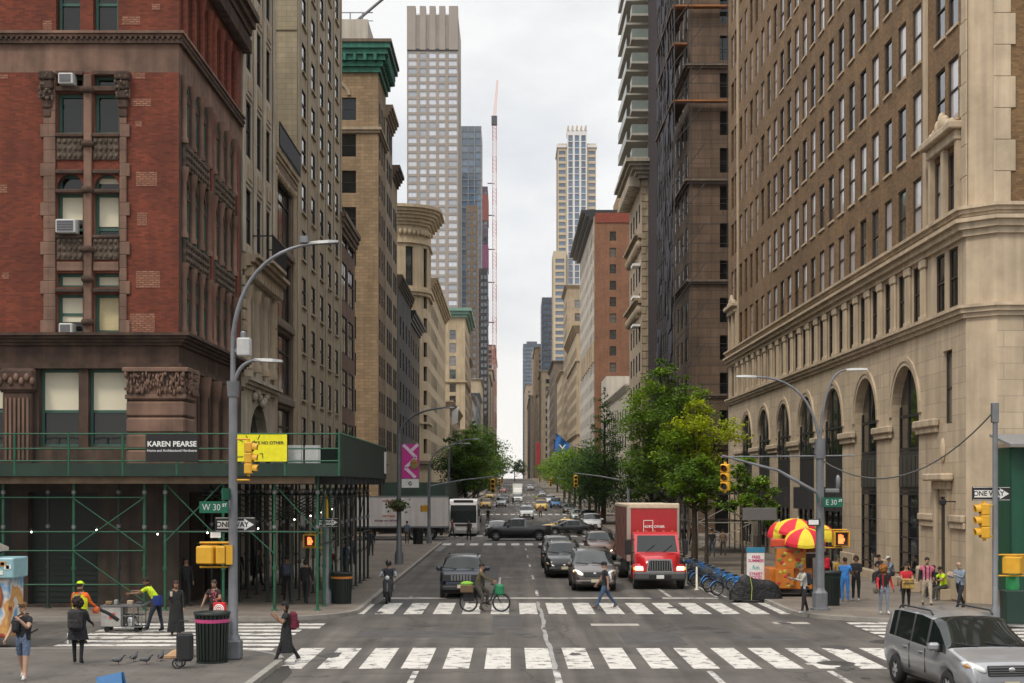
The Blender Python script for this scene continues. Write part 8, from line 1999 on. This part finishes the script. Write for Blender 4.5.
 me = bpy.data.meshes.new('body'); me.from_pydata([tuple(J[k]) for k in names], [(names.index(a), names.index(b)) for a, b in E], [])
 o = bpy.data.objects.new('body', me); COL.objects.link(o)
 md = o.modifiers.new('skin', 'SKIN'); md.branch_smoothing = .4; md.use_smooth_shade = True
 if not me.skin_vertices: raise RuntimeError('no skin layer')
 for i, k in enumerate(names): me.skin_vertices[0].data[i].radius = (rad[k][0]*1.17, rad[k][1]*1.17); me.skin_vertices[0].data[i].use_root = (k == 'pel')
 sb = o.modifiers.new('sub', 'SUBSURF'); sb.levels = 1; sb.render_levels = 1
 bpy.context.view_layer.update()
 m2 = bpy.data.meshes.new_from_object(o.evaluated_get(bpy.context.evaluated_depsgraph_get()))
 bpy.data.objects.remove(o); bpy.data.meshes.remove(me)
 cS, cL, cF = cl(shirt), cl(legs), cl(shoes); sl_m = cl(sleeve_col) if sleeve_col else cS
 mats = [sk, cS, cL, cF, sl_m, cl(hair), plain((.02, .015, .012), .3)]
 A = [np.array(J[a]) for a, b in E]; Bv = [np.array(J[b]) for a, b in E]; rr = [max(rad[a][0], rad[b][0]) for a, b in E]
 b = MB(uv=False)
 vs = [v.co.copy() for v in m2.vertices]
 b.v = [tuple(v) for v in vs]
 idx = [b.mi(m) for m in mats]
 for p in m2.polygons:
  c = np.array(p.center); best = (9, 0, 0)
  for i in range(len(E)):
   d = Bv[i]-A[i]; tt = float(np.clip(np.dot(c-A[i], d)/max(np.dot(d, d), 1e-9), 0, 1)); dist = np.linalg.norm(c-A[i]-d*tt)/rr[i]
   if dist < best[0]: best = (dist, i, tt)
  a, e = E[best[1]]; tt = best[2]; k = 1
  if a in ('nb',) or a == 'nt' or a == 'hc': k = 0
  elif a == 'che' and e == 'nb': k = 1 if tt < .86 else 0
  elif (a.startswith('hip') or (a == 'pel' and e != 'wai')) and c[2] > J['pel'].z+.015*S and sit is None: k = 1
  elif a.startswith('hip'): k = 2 if (not shorts or tt < .8) else 0
  elif a.startswith('kn'): k = 2 if not shorts else 0
  elif a.startswith('an'): k = 3
  elif a == 'pel': k = 1 if e == 'wai' and c[2] > J['pel'].z+.02 else 2
  elif a.startswith('sh'): k = 4 if (sleeve != 'none' and (sleeve == 'long' or tt < .62)) else 0
  elif a.startswith('el'): k = 4 if sleeve == 'long' else 0
  elif a.startswith('wr'): k = 4 if (sleeve == 'long' and tt < .08) else 0
  if a.startswith('kn') and not shorts and tt > .96: k = 3
  b.f.append(tuple(p.vertices)); b.m.append(idx[k]); b.sm.append(True)
 bpy.data.meshes.remove(m2)
 for n, s in (('R', -1), ('L', 1)):
  f = J['hd'+n].normalized(); side = f.cross(Vector((1, 0, 0)) if abs(f.x) < .8 else Vector((0, 1, 0))).normalized(); nr = f.cross(side)
  P = J['ha'+n]
  for k, (off, l) in enumerate(((-.026, .062), (-.009, .074), (.009, .07), (.026, .052))):
   q0 = P+side*off*S-f*.02*S; q1 = P+side*off*1.1*S+f*l*.5*S; q2 = q1+(f*.75+nr*s*.5).normalized()*l*.5*S
   b.tube([q0, q1, q2], [.0095*S, .0085*S, .006*S], sk, 5)
  q0 = P-f*.05*S-side*.022*S; b.tube([q0, q0+(f*.6-side*.7)*.045*S, q0+(f*1.0-side*.85)*.07*S], [.011*S, .009*S, .007*S], sk, 5)
 H = J['hc']; ht = R(head_turn); cz, sz_ = math.cos(ht), math.sin(ht)
 Rm = Matrix.Rotation(ht, 3, 'Z') @ Matrix.Rotation(hd, 3, 'X')
 def hp(x, y, z): return H+Rm @ (Vector((x, y, z))*S)
 rf = .098
 b.tube([hp(0, -rf+.01, .03), hp(0, -rf-.018, -.012), hp(0, -rf+.005, -.02)], [.008*S, .014*S, .008*S], sk, 6)
 for s in (-1, 1):
  b.ell(hp(s*.03, -rf+.012, .022), (.012*S, .008*S, .006*S), mats[6], 6, 4); b.tube([hp(s*.016, -rf+.006, .042), hp(s*.048, -rf+.02, .04)], .005*S, mats[5], 4)
  b.ell(hp(s*.082, .01, .0), (.012*S, .022*S, .032*S), sk, 8, 5)
 b.tube([hp(-.024, -rf+.014, -.05), hp(0, -rf+.006, -.053), hp(.024, -rf+.014, -.05)], .006*S, mat('lips', (.25, .09, .07), .5, var=0), 5)
 b.ell(hp(0, -.045, -.07), (.045*S, .045*S, .03*S), sk, 8, 6)
 b.build('body', t)
 if hair_style not in ('bald', None):
  q = MB(uv=False); hm = mats[5]
  q.ell(hp(0, .022, .045), (.094*S, .108*S, .088*S), hm, 14, 9)
  if hair_style in ('long', 'bob'):
   n_ = .26 if hair_style == 'long' else .13
   rg = []
   for k in range(7):
    f_ = k/6; ring = []
    for j in range(11):
     a = PI*(-.08)+PI*1.16*j/10; rw = .1+.02*math.sin(f_*PI)
     ring.append(hp(rw*math.cos(a), .02+.09*math.sin(a)+.01, .05-n_*f_))
    rg.append(ring)
   q.grid(rg, hm, closed=False); q.ell(hp(0, .075, .0-n_*.35), (.085*S, .04*S, n_*.6*S), hm, 10, 7)
  if hair_style == 'bun': q.ell(hp(0, .1, .1), (.05*S, .05*S, .05*S), hm, 10, 7)
  if hair_style == 'curly':
   rq = random.Random(3)
   for k in range(34): v = Vector((rq.gauss(0, 1), rq.gauss(0, 1)+.5, rq.gauss(0, 1)+.5)).normalized(); q.ell(hp(v.x*.12, .04+v.y*.1, .0+v.z*.13), (.06*S,)*3, hm, 7, 5)
  if hair_style == 'fringe': q.ell(hp(0, -.055, .085), (.085*S, .05*S, .035*S), hm, 10, 6)
  q.build('hair', t)
 if cap:
  q = MB(uv=False); cm = cl(cap); q.ell(hp(0, .01, .075), (.1*S, .112*S, .07*S), cm, 14, 8); q.ell(hp(0, -.11, .062), (.07*S, .075*S, .012*S), cm, 10, 5); q.build('cap', t)
 def garment(nm, col, z0, z1, prof, slim=.72, key='pel'):
  """open-fronted tube from z1 (top) down to z0 hanging from the body axis"""
  q = MB(uv=False); rg = []; gm = cl(col); n = len(prof)
  for i, (f_, wd) in enumerate(prof):
   z = z1+(z0-z1)*f_
   ax = J['pel'].lerp(J['che'], max(0, min(1, (z-J['pel'].z)/max(.01, J['che'].z-J['pel'].z)))) if z > J['pel'].z else J['pel']+Vector((0, (J['knL'].y+J['knR'].y)/2-J['pel'].y, 0))*min(1, (J['pel'].z-z)/(.8*S))*.6
   rg.append([(ax.x+wd*bw*math.cos(2*PI*k/16)*(1+.04*math.sin(5*k+i)), ax.y+wd*slim*bw*math.sin(2*PI*k/16)*(1+.05*math.sin(3*k+i)), z) for k in range(16)])
  q.grid(rg, gm); q.build(nm, t)
 pz = J['pel'].z
 if dress: garment('skirt', dress, .12*S if len(dress) < 4 else dress[3], pz+.16*S, [(0, .135), (.12, .17), (.35, .19), (.7, .22), (1, .25)])
 if coat: garment('coat', coat[:3], coat[3] if len(coat) > 3 else pz-.35*S, J['che'].z+.06*S, [(0, .19), (.2, .2), (.45, .175), (.7, .21), (1, .245)], .74)
 if vest: garment('vest', vest, pz-.02*S, J['che'].z+.1*S, [(0, .15), (.25, .195), (.6, .18), (1, .185)], .76)
 return t, J, S
def bagpack(t, J, S, col, sz_=(.3, .16, .44), strap=True, off=(0, 0, 0)):
 c = J['che']; b = MB(uv=False); m = cl(col); x, y, z = c.x+off[0], c.y+.1*S+off[1], c.z-.12*S+off[2]
 b.box(x-sz_[0]/2, y, z-sz_[1], x+sz_[0]/2, y+sz_[1], z+sz_[2]*.6, m, .06); b.box(x-sz_[0]*.35, y+sz_[1]-.01, z-sz_[1]+.04, x+sz_[0]*.35, y+sz_[1]+.05, z+.06, m, .03)
 return b
def put(mb, t, name, label, cat):
 """a carried thing: stays top-level, placed with the person's transform"""
 o = mb.build(name); o.location = t.location; o.rotation_euler = t.rotation_euler; tag(o, label, cat); return o
x, y, z = at(23, 680, PV)
t, J, S = person('man in black t-shirt and denim shorts with sunglasses at the lower left', (x, y, z), R(-8), 1.76, (.012, .013, .016), (.10, .14, .22), (.5, .5, .5), 0, (.16, .085, .035), 'fringe', shorts=True, l_leg=(12, 6), r_leg=(-14, 12), l_arm=(38, 4, 105, 35), r_arm=(12, 14, 30), build_=1.05, head_turn=-14)
b = MB(uv=False); H = J['hc']
for s in (-1, 1): b.ell((H.x+s*.034, H.y-.098, H.z+.02), (.028, .012, .02), M_BLACK, 10, 6)
b.tube([(H.x-.085, H.y, H.z+.02), (H.x-.06, H.y-.085, H.z+.025), (H.x+.06, H.y-.085, H.z+.025), (H.x+.085, H.y, H.z+.02)], .005, M_BLACK, 4); b.build('sunglasses', t)
b = MB(uv=False); c = J['che']; b.box(c.x-.2, c.y-.2, c.z-.2, c.x-.02, c.y-.1, c.z+.1, cl((.02, .022, .028)), .04); b.tube([(c.x-.14, c.y-.12, c.z+.1), (c.x+.02, c.y-.1, c.z+.22), (c.x+.1, c.y+.08, c.z+.2)], .018, M_BLACK, 5); put(b, t, 'shoulder_bag', 'small dark bag worn on the chest of the man in shorts', 'bag')
x, y, z = at(78, 664, PV)
t, J, S = person('woman in a long dark coat with backpack seen from behind', (x, y, z), PI, 1.62, (.015, .016, .02), (.012, .012, .014), (.02, .02, .02), 2, (.02, .012, .01), 'curly', 'long', l_leg=(6, 2), r_leg=(-5, 6), coat=(.014, .015, .019, .62), build_=1.1, l_arm=(8, 12, 25), r_arm=(15, 14, 50))
b = bagpack(t, J, S, (.028, .026, .027), (.36, .2, .5), off=(0, .05, -.04)); put(b, t, 'backpack', 'dark patterned backpack on the woman in the long coat', 'backpack')
b = MB(uv=False); w = J['haL']; b.box(w.x-.02, w.y-.12, w.z-.34, w.x+.03, w.y+.12, w.z-.06, M_WHITE, .01); put(b, t, 'paper_bag', 'small white bag in the hand of the woman in the long coat', 'bag')
x, y, z = at(80, 644)
t, J, S = person('worker in lime cap and yellow vest with orange sleeves', (x, y, z), PI-R(15), 1.78, (.75, .13, .015), (.06, .06, .065), (.03, .03, .03), 1, (.02, .015, .01), 'short', 'long', vest=(.62, .68, .015), cap=(.55, .75, .02), l_arm=(10, 14, 20), r_arm=(30, 10, 30), build_=1.12)
b = MB(uv=False)
c = J['che']
for s in (-.09, .09): b.tube([(c.x+s, c.y+.16, c.z+.16), (c.x+s*.8, c.y+.175, c.z-.1), (c.x+s, c.y+.165, c.z-.32)], .018, plain((.25, .25, .22), .5), 5)
b.tube([(c.x+.185*math.cos(PI*k/8), c.y+.15*math.sin(PI*k/8), c.z-.26) for k in range(9)], .022, plain((.55, .55, .5), .4), 5); b.build('reflective_tape', t)
b = MB(uv=False); w = J['haR']; b.ell((w.x, w.y+.05, w.z-.08), (.1, .15, .11), plain((.5, .1, .02), .5), 12, 8); b.tube([(w.x, w.y-.1, w.z-.06), (w.x-.2, w.y-.3, w.z-.2), (w.x-.38, w.y-.55, w.z-.42)], [.05, .05, .06], M_BLACK, 8); put(b, t, 'leaf_blower', 'orange and black leaf blower held by the worker in the vest', 'leaf blower')
x, y, z = at(157, 632)
t, J, S = person('worker in a lime shirt bending over the steel hand cart', (x, y, z), R(-95), 1.78, (.5, .66, .015), (.02, .025, .04), (.03, .03, .03), 2, (.02, .015, .01), 'short', 'short', l_leg=(22, 8), r_leg=(-8, 4), lean=34, l_arm=(58, 6, 30), r_arm=(66, 6, 24), build_=1.1, vest=None)
b = MB(uv=False); p_ = J['pel']; b.lathe([(.19, -.16), (.2, .02), (.18, .16)], (p_.x, p_.y, p_.z+.02), cl((.015, .035, .20)), 14, sy=.85, caps=False); b.build('tied_jacket', t)
x, y, z = at(176, 635)
t, J, S = person('woman in a long black dress holding a cup on the crosswalk', (x, y, z), R(10), 1.64, (.014, .015, .016), (.014, .015, .016), (.10, .015, .02), 1, (.05, .025, .018), 'bob', 'long', l_leg=(4, 2), r_leg=(-3, 3), l_arm=(5, 8, 12), r_arm=(25, 6, 95, 20), dress=(.013, .015, .015), build_=1.08)
b = MB(uv=False); w = J['haR']; b.lathe([(.03, -.04), (.042, .1)], (w.x, w.y-.03, w.z), plain((.55, .48, .38), .6), 10); put(b, t, 'paper_cup', 'pale paper cup in the hand of the woman in black', 'cup')
x, y, z = at(214, 633)
t, J, S = person('woman in a pink flowered black t-shirt with a red bag', (x, y, z), R(-6), 1.62, (.03, .02, .022), (.012, .012, .014), (.05, .05, .05), 1, (.05, .03, .02), 'bun', 'short', l_leg=(10, 6), r_leg=(-8, 8), l_arm=(20, 10, 70, 10), r_arm=(6, 24, 18), build_=1.05)
b = MB(uv=False); rq = random.Random(5); c = J['che']
for k in range(14):
 xx = rq.uniform(-.11, .11); b.ell((c.x+xx, c.y-.115*S+.05*abs(xx), c.z+rq.uniform(-.22, .1)), (.03, .012, .03), cl(rq.choice(((.5, .1, .13), (.45, .2, .2), (.25, .03, .06)))), 7, 4)
b.build('flower_print', t)
b = MB(uv=False); w = J['haL']; bx = w.x+.12; b.box(bx-.19, w.y-.1, w.z-.52, bx+.19, w.y+.06, w.z-.1, plain((.55, .015, .02), .6), .01); b.tube([(bx-.1, w.y-.02, w.z-.1), (bx-.04, w.y-.02, w.z+.02), (bx+.04, w.y-.02, w.z+.02), (bx+.1, w.y-.02, w.z-.1)], .008, M_RED, 4)
for r_ in (.04, .1, .15): b.tube([(bx+r_*math.cos(2*PI*k/16), w.y-.106, w.z-.31+r_*math.sin(2*PI*k/16)) for k in range(17)], .018, M_WHITE, 4)
put(b, t, 'shopping_bag', 'red shopping bag with a white ring emblem', 'bag')
x, y, z = at(288, 664)
t, J, S = person('woman in black with a maroon backpack walking left onto the near pavement', (x-.05, y, 0), R(-75), 1.63, (.02, .02, .022), (.018, .018, .02), (.55, .52, .5), 1, (.012, .01, .01), 'bob', 'short', l_leg=(24, 6), r_leg=(-20, 14), l_arm=(30, 6, 118), r_arm=(22, 6, 110), dress=(.015, .015, .017, .3), build_=1.0, head_down=12)
b = bagpack(t, J, S, (.13, .015, .035), (.32, .19, .46)); put(b, t, 'backpack', 'maroon backpack on the woman walking onto the near pavement', 'backpack')
for i, (p, q, hh, sh, lg, rz, sk_, lb, kw) in enumerate((
 (186, 606, 1.78, (.02, .02, .022), (.015, .015, .016), .4, 1, 'man in dark clothes standing behind the shed posts by the woman in black', {}),
 (287, 602, 1.76, (.035, .04, .055), (.012, .012, .014), 3.3, 2, 'person in a slate backpack walking away under the shed', dict(cap=(.03, .03, .035))),
 (306, 604, 1.68, (.016, .014, .016), (.014, .014, .016), 2.9, 1, 'person in black walking away beside the slate backpack', dict(hair_style='bob')),
 (330, 585, 1.7, (.12, .02, .02), (.03, .03, .04), 3.0, 2, 'person in a red top further back under the shed', {}),
 (346, 578, 1.8, (.3, .31, .36), (.05, .055, .07), 3.1, 1, 'man in a pale shirt walking away under the shed edge', {}),
 (238, 590, 1.72, (.02, .022, .022), (.02, .02, .02), .2, 2, 'dark figure waiting deep under the shed near the shop', {}),
 (258, 586, 1.68, (.035, .03, .028), (.02, .02, .02), 1.2, 1, 'second dark figure deep under the shed near the shop', {}),
 (352, 565, 1.7, (.05, .055, .06), (.02, .02, .025), .2, 0, 'person coming forward at the far end of the shed', {}),
 (371, 556, 1.72, (.03, .03, .04), (.03, .03, .03), .1, 2, 'person in grey beside the last shed post', {}))):
 x, y, z = at(p, q, PV)
 t, J, S = person(lb, (x, y, z), rz, hh, sh, lg, (.02, .02, .02), sk_, (.02, .015, .01), kw.get('hair_style', 'short'), 'long', l_leg=(14, 8), r_leg=(-12, 10), cap=kw.get('cap'), group='people under the green shed')
 if i in (1, 4):
  b = bagpack(t, J, S, ((.06, .07, .10), (.02, .035, .09))[i == 4], (.32, .18, .46)); put(b, t, 'backpack', ('slate backpack under the shed', 'dark blue backpack on the man in the pale shirt')[i == 4], 'backpack')
x, y, z = at(605, 609)
t, J, S = person('man in black t-shirt and jeans striding left over the crosswalk', (x, y, 0), R(-82), 1.8, (.014, .016, .022), (.045, .085, .15), (.14, .08, .05), 1, (.02, .015, .01), 'short', 'short', l_leg=(26, 4), r_leg=(-24, 16), l_arm=(-12, 8, 12), r_arm=(16, 8, 24), cap=(.015, .015, .018), build_=1.08, head_down=10)
b = MB(uv=False); c = J['che']; b.lathe([(.02, -.03), (.17, -.02), (.18, .03), (.13, .07), (.02, .075)], (0, 0, 0), plain((.45, .45, .45), .5), 18);
o = b.build('round_bag'); o.matrix_world = Matrix.Translation(t.location) @ Matrix.Rotation(R(-82), 4, 'Z') @ Matrix.Translation((c.x-.02, c.y+.17, c.z-.14)) @ Matrix.Rotation(-PI/2, 4, 'X'); tag(o, 'round pale grey bag on the back of the man crossing', 'bag')
def cyclist():
 x, y, _ = at(485, 612)
 tb = thing('delivery_bicycle', 'electric delivery bicycle with green bag and loaded rear crate', 'bicycle', (x, y, 0), 0)
 bike_parts(tb, plain((.02, .02, .022), .5), False, plain((.02, .02, .022), .5), .34, 1.2)
 b = MB(uv=False); b.box(-.9, -.22, .72, -.42, .22, 1.0, plain((.12, .075, .04), .8), .03); b.box(-.8, -.05, .4, -.4, .05, .72, M_BLACK, .02); b.build('rear_crate', tb)
 b = MB(uv=False); b.ell((-.66, 0, 1.04), (.25, .2, .1), plain((.20, .42, .04), .8), 10, 6); tag(b.build('green_bundle', None, (x, y, 0)), 'bright green bundle in the rear crate of the delivery bicycle', 'bag')
 b = MB(uv=False); b.box(.36, -.2, .62, .7, .2, 1.02, plain((.01, .17, .07), .6), .07); tag(b.build('handlebar_bag', None, (x, y, 0)), 'dark green bag hung on the delivery bicycle handlebar', 'bag')
 t, J, S = person('delivery cyclist in an olive jacket riding to the right', (x-.27, y, 0), PI/2, 1.76, (.10, .085, .045), (.075, .065, .055), (.05, .03, .02), 1, (.02, .015, .01), 'short', 'long', l_leg=(62, 70), r_leg=(28, 42), lean=14, l_arm=(46, 8, 22), r_arm=(46, 8, 22), sit=.98, build_=1.12)
cyclist()
def scooter():
 x, y, z = at(388, 603)
 tb = thing('electric_scooter', 'small electric motor scooter ridden towards the camera near the kerb', 'scooter', (x, y, 0))
 for yy in (-.55, .6):
  b = MB(uv=False); b.tube([(0, yy+.22*math.cos(2*PI*k/18), .25+.22*math.sin(2*PI*k/18)) for k in range(19)], .05, M_RUBBER, 7, False); b.lathe([(.05, -.05), (.05, .05)], (0, 0, 0), M_STEEL, 8); b.build('wheel', tb)
 b = MB(uv=False); dk = plain((.03, .032, .036), .4)
 b.box(-.17, -.42, .35, .17, -.32, .95, dk, .06); b.box(-.15, -.3, .25, .15, .35, .33, dk, .03); b.box(-.15, .2, .33, .15, .85, .74, dk, .08); b.ell((0, .45, .78), (.15, .34, .06), M_BLACK, 12, 6); b.ell((0, -.55, .49), (.09, .24, .05), dk, 10, 6); b.build('frame', tb)
 b = MB(uv=False); b.tube([(0, -.5, .3), (0, -.35, 1.05)], .03, M_STEEL, 6); b.tube([(-.33, -.22, 1.06), (0, -.36, 1.05), (.33, -.22, 1.06)], .018, M_BLACK, 6); b.ell((0, -.42, 1.02), (.1, .05, .09), M_LAMP, 10, 6); b.build('handlebar', tb)
 t, J, S = person('rider in dark helmet and pale jacket on the electric scooter', (x, y+.35, 0), 0, 1.74, (.05, .055, .065), (.03, .03, .035), (.03, .03, .03), 1, (.02, .015, .01), None, 'long', l_leg=(80, 78), r_leg=(80, 78), lean=8, l_arm=(50, 16, 20), r_arm=(50, 16, 20), sit=.84, build_=1.2, sleeve_col=(.28, .31, .34))
 b = MB(uv=False); H = J['hc']; b.ell((H.x, H.y+.01, H.z+.04), (.125, .145, .13), plain((.02, .018, .02), .3), 14, 9); b.box(H.x-.08, H.y-.14, H.z-.01, H.x+.08, H.y-.12, H.z+.06, M_CARGLASS, .01); b.build('helmet', t)
scooter()
def corner_person(p, q, *a, **k):
 x, y, z = at(p, q, PV); return person(a[0], (x, y, z), *a[1:], **k)
t, J, S = corner_person(804, 614, 'man in a white jacket looking down at the kerb by the food cart', R(-75), 1.72, (.42, .40, .35), (.02, .018, .018), (.4, .38, .35), 1, (.10, .09, .08), 'short', sleeve='long', l_leg=(10, 4), r_leg=(-10, 8), l_arm=(30, 6, 75), r_arm=(28, 6, 80), head_down=22, lean=6)
b = bagpack(t, J, S, (.02, .025, .04), (.3, .18, .44)); put(b, t, 'backpack', 'navy backpack of the man in the white jacket', 'backpack')
t, J, S = corner_person(845, 602, 'woman in bright blue scrubs standing by the food cart', R(150), 1.68, (.04, .20, .55), (.04, .20, .55), (.35, .35, .35), 2, (.03, .02, .015), 'bun', l_arm=(15, 8, 40), r_arm=(15, 8, 50), build_=1.12)
corner_person(856, 601, 'woman in a black trouser suit next to the blue scrubs', R(-20), 1.74, (.014, .014, .015), (.014, .014, .015), (.3, .3, .3), 2, (.02, .014, .01), 'bob', sleeve='long', l_arm=(20, 6, 70, 30), r_arm=(20, 6, 70, 30))
corner_person(838, 598, 'woman with a mustard top and green hair band in the cart queue', R(30), 1.68, (.32, .2, .04), (.05, .04, .035), (.03, .03, .03), 2, (.02, .045, .025), 'bun', sleeve='short')
t, J, S = corner_person(826, 597, 'tall person in black with a bright red pack behind the grey pole', R(170), 1.8, (.015, .015, .016), (.015, .015, .016), (.03, .03, .03), 2, (.015, .012, .01), 'short', sleeve='long')
b = bagpack(t, J, S, (.52, .01, .03), (.3, .16, .5), off=(0, 0, .05)); put(b, t, 'backpack', 'bright red pack behind the grey pole by the cart', 'backpack')
corner_person(779, 590, 'cart vendor in an apron behind the orange hot dog cart', R(20), 1.7, (.18, .1, .06), (.03, .03, .03), (.03, .03, .03), 1, (.02, .015, .01), 'short', sleeve='short')
t, J, S = corner_person(884, 614.5, 'woman in an open red jacket and grey jeans on the corner', R(8), 1.68, (.016, .014, .014), (.2, .23, .28), (.5, .5, .48), 2, (.25, .10, .02), 'curly', sleeve='long', sleeve_col=(.5, .02, .035), l_leg=(5, 3), r_leg=(-4, 4), l_arm=(5, 14, 20), r_arm=(8, 14, 30), build_=1.1)
b = MB(uv=False); c = J['che']; jm = cl((.5, .02, .035))
for s in (-1, 1): b.grid([[(c.x+s*(.07+.02*k), c.y-.13*S+.035*k*k, c.z+.13-.5*f) for k in range(4)] for f in (0, .33, .66, 1)], jm, closed=False)
b.grid([[(c.x+.19*math.cos(a), c.y+.03+.13*math.sin(a), c.z+.13-.5*f) for a in [PI*k/8-.15 for k in range(10)]] for f in (0, .5, 1)], jm, closed=False); b.build('jacket', t)
b = MB(uv=False); b.ell((c.x-.3, c.y-.02, c.z-.42), (.12, .07, .14), cl((.12, .11, .09)), 10, 7); b.tube([(c.x-.3, c.y-.02, c.z-.3), (c.x-.1, c.y-.1, c.z+.18)], .012, M_BLACK, 4); put(b, t, 'shoulder_bag', 'grey shoulder bag of the woman in the red jacket', 'bag')
t, J, S = corner_person(906, 610, 'woman in a red top carrying a mustard tote before her', R(5), 1.66, (.48, .02, .03), (.014, .014, .015), (.03, .03, .03), 1, (.02, .015, .012), 'long', sleeve='short', l_arm=(25, 8, 60, 25), r_arm=(25, 8, 60, 25), build_=1.05)
b = MB(uv=False); c = J['wai']; b.box(c.x-.22, c.y-.32, c.z-.26, c.x+.2, c.y-.17, c.z+.1, cl((.42, .28, .07)), .03); b.box(c.x-.2, c.y-.33, c.z-.1, c.x+.18, c.y-.318, c.z-.04, cl((.12, .09, .05))); put(b, t, 'tote_bag', 'mustard tote bag carried by the woman in the red top', 'bag')
t, J, S = corner_person(927, 606, 'man in a dark blazer and pink shirt walking past the arches', R(-5), 1.78, (.5, .13, .2), (.48, .40, .30), (.06, .04, .03), 0, (.02, .015, .01), 'short', sleeve='long', sleeve_col=(.022, .02, .026), l_leg=(10, 5), r_leg=(-10, 8), l_arm=(8, 14, 14), r_arm=(-6, 14, 14), build_=1.08)
b = MB(uv=False); c = J['che']; jm = cl((.022, .02, .026))
for s in (-1, 1): b.grid([[(c.x+s*(.055+.03*k)*(1+.1*f), c.y-.135*S+.03*k*k, c.z+.14-.52*f) for k in range(5)] for f in (0, .33, .66, 1)], jm, closed=False)
b.grid([[(c.x+.2*math.cos(a), c.y+.02+.14*math.sin(a), c.z+.14-.52*f) for a in [PI*k/8-.15 for k in range(10)]] for f in (0, .5, 1)], jm, closed=False); b.build('blazer', t)
for p, q, lb, sh, lg, kw in ((882, 582, 'person in a dark jacket seated on the window ledge', (.03, .02, .025), (.03, .03, .035), {}), (892, 582, 'person in a white cap and blue shirt seated on the ledge', (.2, .25, .33), (.03, .03, .035), dict(cap=(.65, .65, .65))), (911, 592, 'person in dark clothes seated by the second arch', (.03, .022, .022), (.02, .02, .02), {}), (944, 600, 'worker in a lime shirt seated by the corner doorway', (.50, .68, .015), (.06, .06, .05), {}), (937, 598, 'dark haired person seated left of the lime shirt', (.02, .018, .018), (.03, .03, .035), {})):
 x, y, z = at(p, q, PV); x = min(x, 17.28); y = x*1454/(p-510)
 person(lb, (x, y, z), R(-70), 1.7, sh, lg, (.2, .2, .2), 1, (.02, .015, .01), 'short', 'long' if 'lime' not in lb else 'short', l_leg=(84, 84), r_leg=(78, 78), lean=14, l_arm=(40, 6, 55), r_arm=(40, 6, 60), sit=.55, head_down=14, cap=kw.get('cap'), group='people sitting along the stone wall')
b = MB()
for p, q in ((882, 582), (892, 582), (911, 592), (944, 600), (937, 598)):
 x, y, z = at(p, q, PV); x = min(x, 17.28); y = x*1454/(p-510); b.box(x-.22, y-.3, .14, 17.45, y+.3, .56+.003*(p % 7), M_LIMEP, .02)
tag(b.build('stone_ledge'), 'low stone seating ledge along the foot of the arches', 'ledge')
corner_person(960, 609.5, 'bald man in a grey blue shirt looking at his phone', R(-60), 1.76, (.22, .27, .33), (.02, .022, .03), (.03, .03, .03), 0, (.2, .15, .1), 'bald', sleeve='long', l_leg=(20, 6), r_leg=(-18, 12), l_arm=(28, 6, 85, 20), r_arm=(25, 6, 80, 10), head_down=22, build_=1.1)
FAR = [(407, 545.5, 1.76, (.12, .2, .27), (.12, .085, .06), PI, 'man in a blue shirt walking to the white truck', True), (469, 541, 1.78, (.03, .02, .02), (.02, .02, .02), .2, 'dark figure crossing in front of the white coach', True), (712, 559, 1.76, (.03, .035, .04), (.07, .10, .14), PI, 'man in jeans walking away behind the hire bikes', True), (723, 558, 1.7, (.2, .14, .09), (.07, .06, .05), PI, 'person in a tan top beside the man in jeans behind the bikes', True), (676, 552, 1.7, (.3, .3, .3), (.05, .05, .06), .3, 'person in white behind the red truck', False), (684, 551, 1.72, (.05, .05, .06), (.03, .03, .03), 2.8, 'person in grey near the tree behind the red truck', False), (692, 548, 1.7, (.1, .05, .04), (.03, .03, .03), .2, 'person in brown near the tree behind the red truck', False), (488, 522.5, 1.74, (.02, .022, .03), (.02, .02, .02), .1, 'dark cyclist shaped walker beyond the coach', False), (540.5, 517.5, 1.7, (.25, .12, .1), (.06, .05, .05), .2, 'pedestrian in pink on the second crossing', False), (513, 505.5, 1.75, (.03, .03, .03), (.03, .03, .03), .2, 'dark pedestrian far up the left lane', False), (536.5, 503.5, 1.75, (.4, .45, .05), (.03, .04, .06), .2, 'tiny pedestrian in a lime vest up the hill', False), (452, 538, 1.7, (.14, .03, .03), (.02, .02, .02), 1.2, 'person in red at the coach door', False), (600, 527, 1.7, (.14, .05, .03), (.04, .04, .04), 1, 'person in rust by the conifer', False)]
for p, q, hh, sh, lg, rz, lb, big in FAR:
 X0, Y0, z0 = at(p, q, 0)
 if q < 530:     # the hill: step along the ray until it meets the ground
  for Y0 in np.arange(120, 420, .5):
   if 4.6-(q-487)*Y0/1454 <= g(Y0)+.02: break
  X0 = (p-510)*Y0/1454
 zz = g(Y0)+(PV if (X0 < KL or X0 > KR) else 0)
 person(lb, (X0, Y0, zz), rz, hh, sh, lg, (.03, .03, .03), 1, (.02, .015, .01), 'short', 'short', l_leg=(16, 8), r_leg=(-14, 12), group='distant pedestrians')
b = MB(uv=False); b.box(-260, -60, -2, 260, 1900, 420, M_BLACK)
o = tag(b.build('haze'), kind='stuff')
m = bpy.data.materials.new('haze_air'); m.use_nodes = True; nt = m.node_tree; nt.nodes.remove(nt.nodes['Principled BSDF'])
v = nt.nodes.new('ShaderNodeVolumePrincipled'); v.inputs['Color'].default_value = (.86, .9, .96, 1); v.inputs['Density'].default_value = .00004; v.inputs['Anisotropy'].default_value = .2
nt.links.new(v.outputs[0], nt.nodes['Material Output'].inputs['Volume'])
o.data.materials.clear(); o.data.materials.append(m)
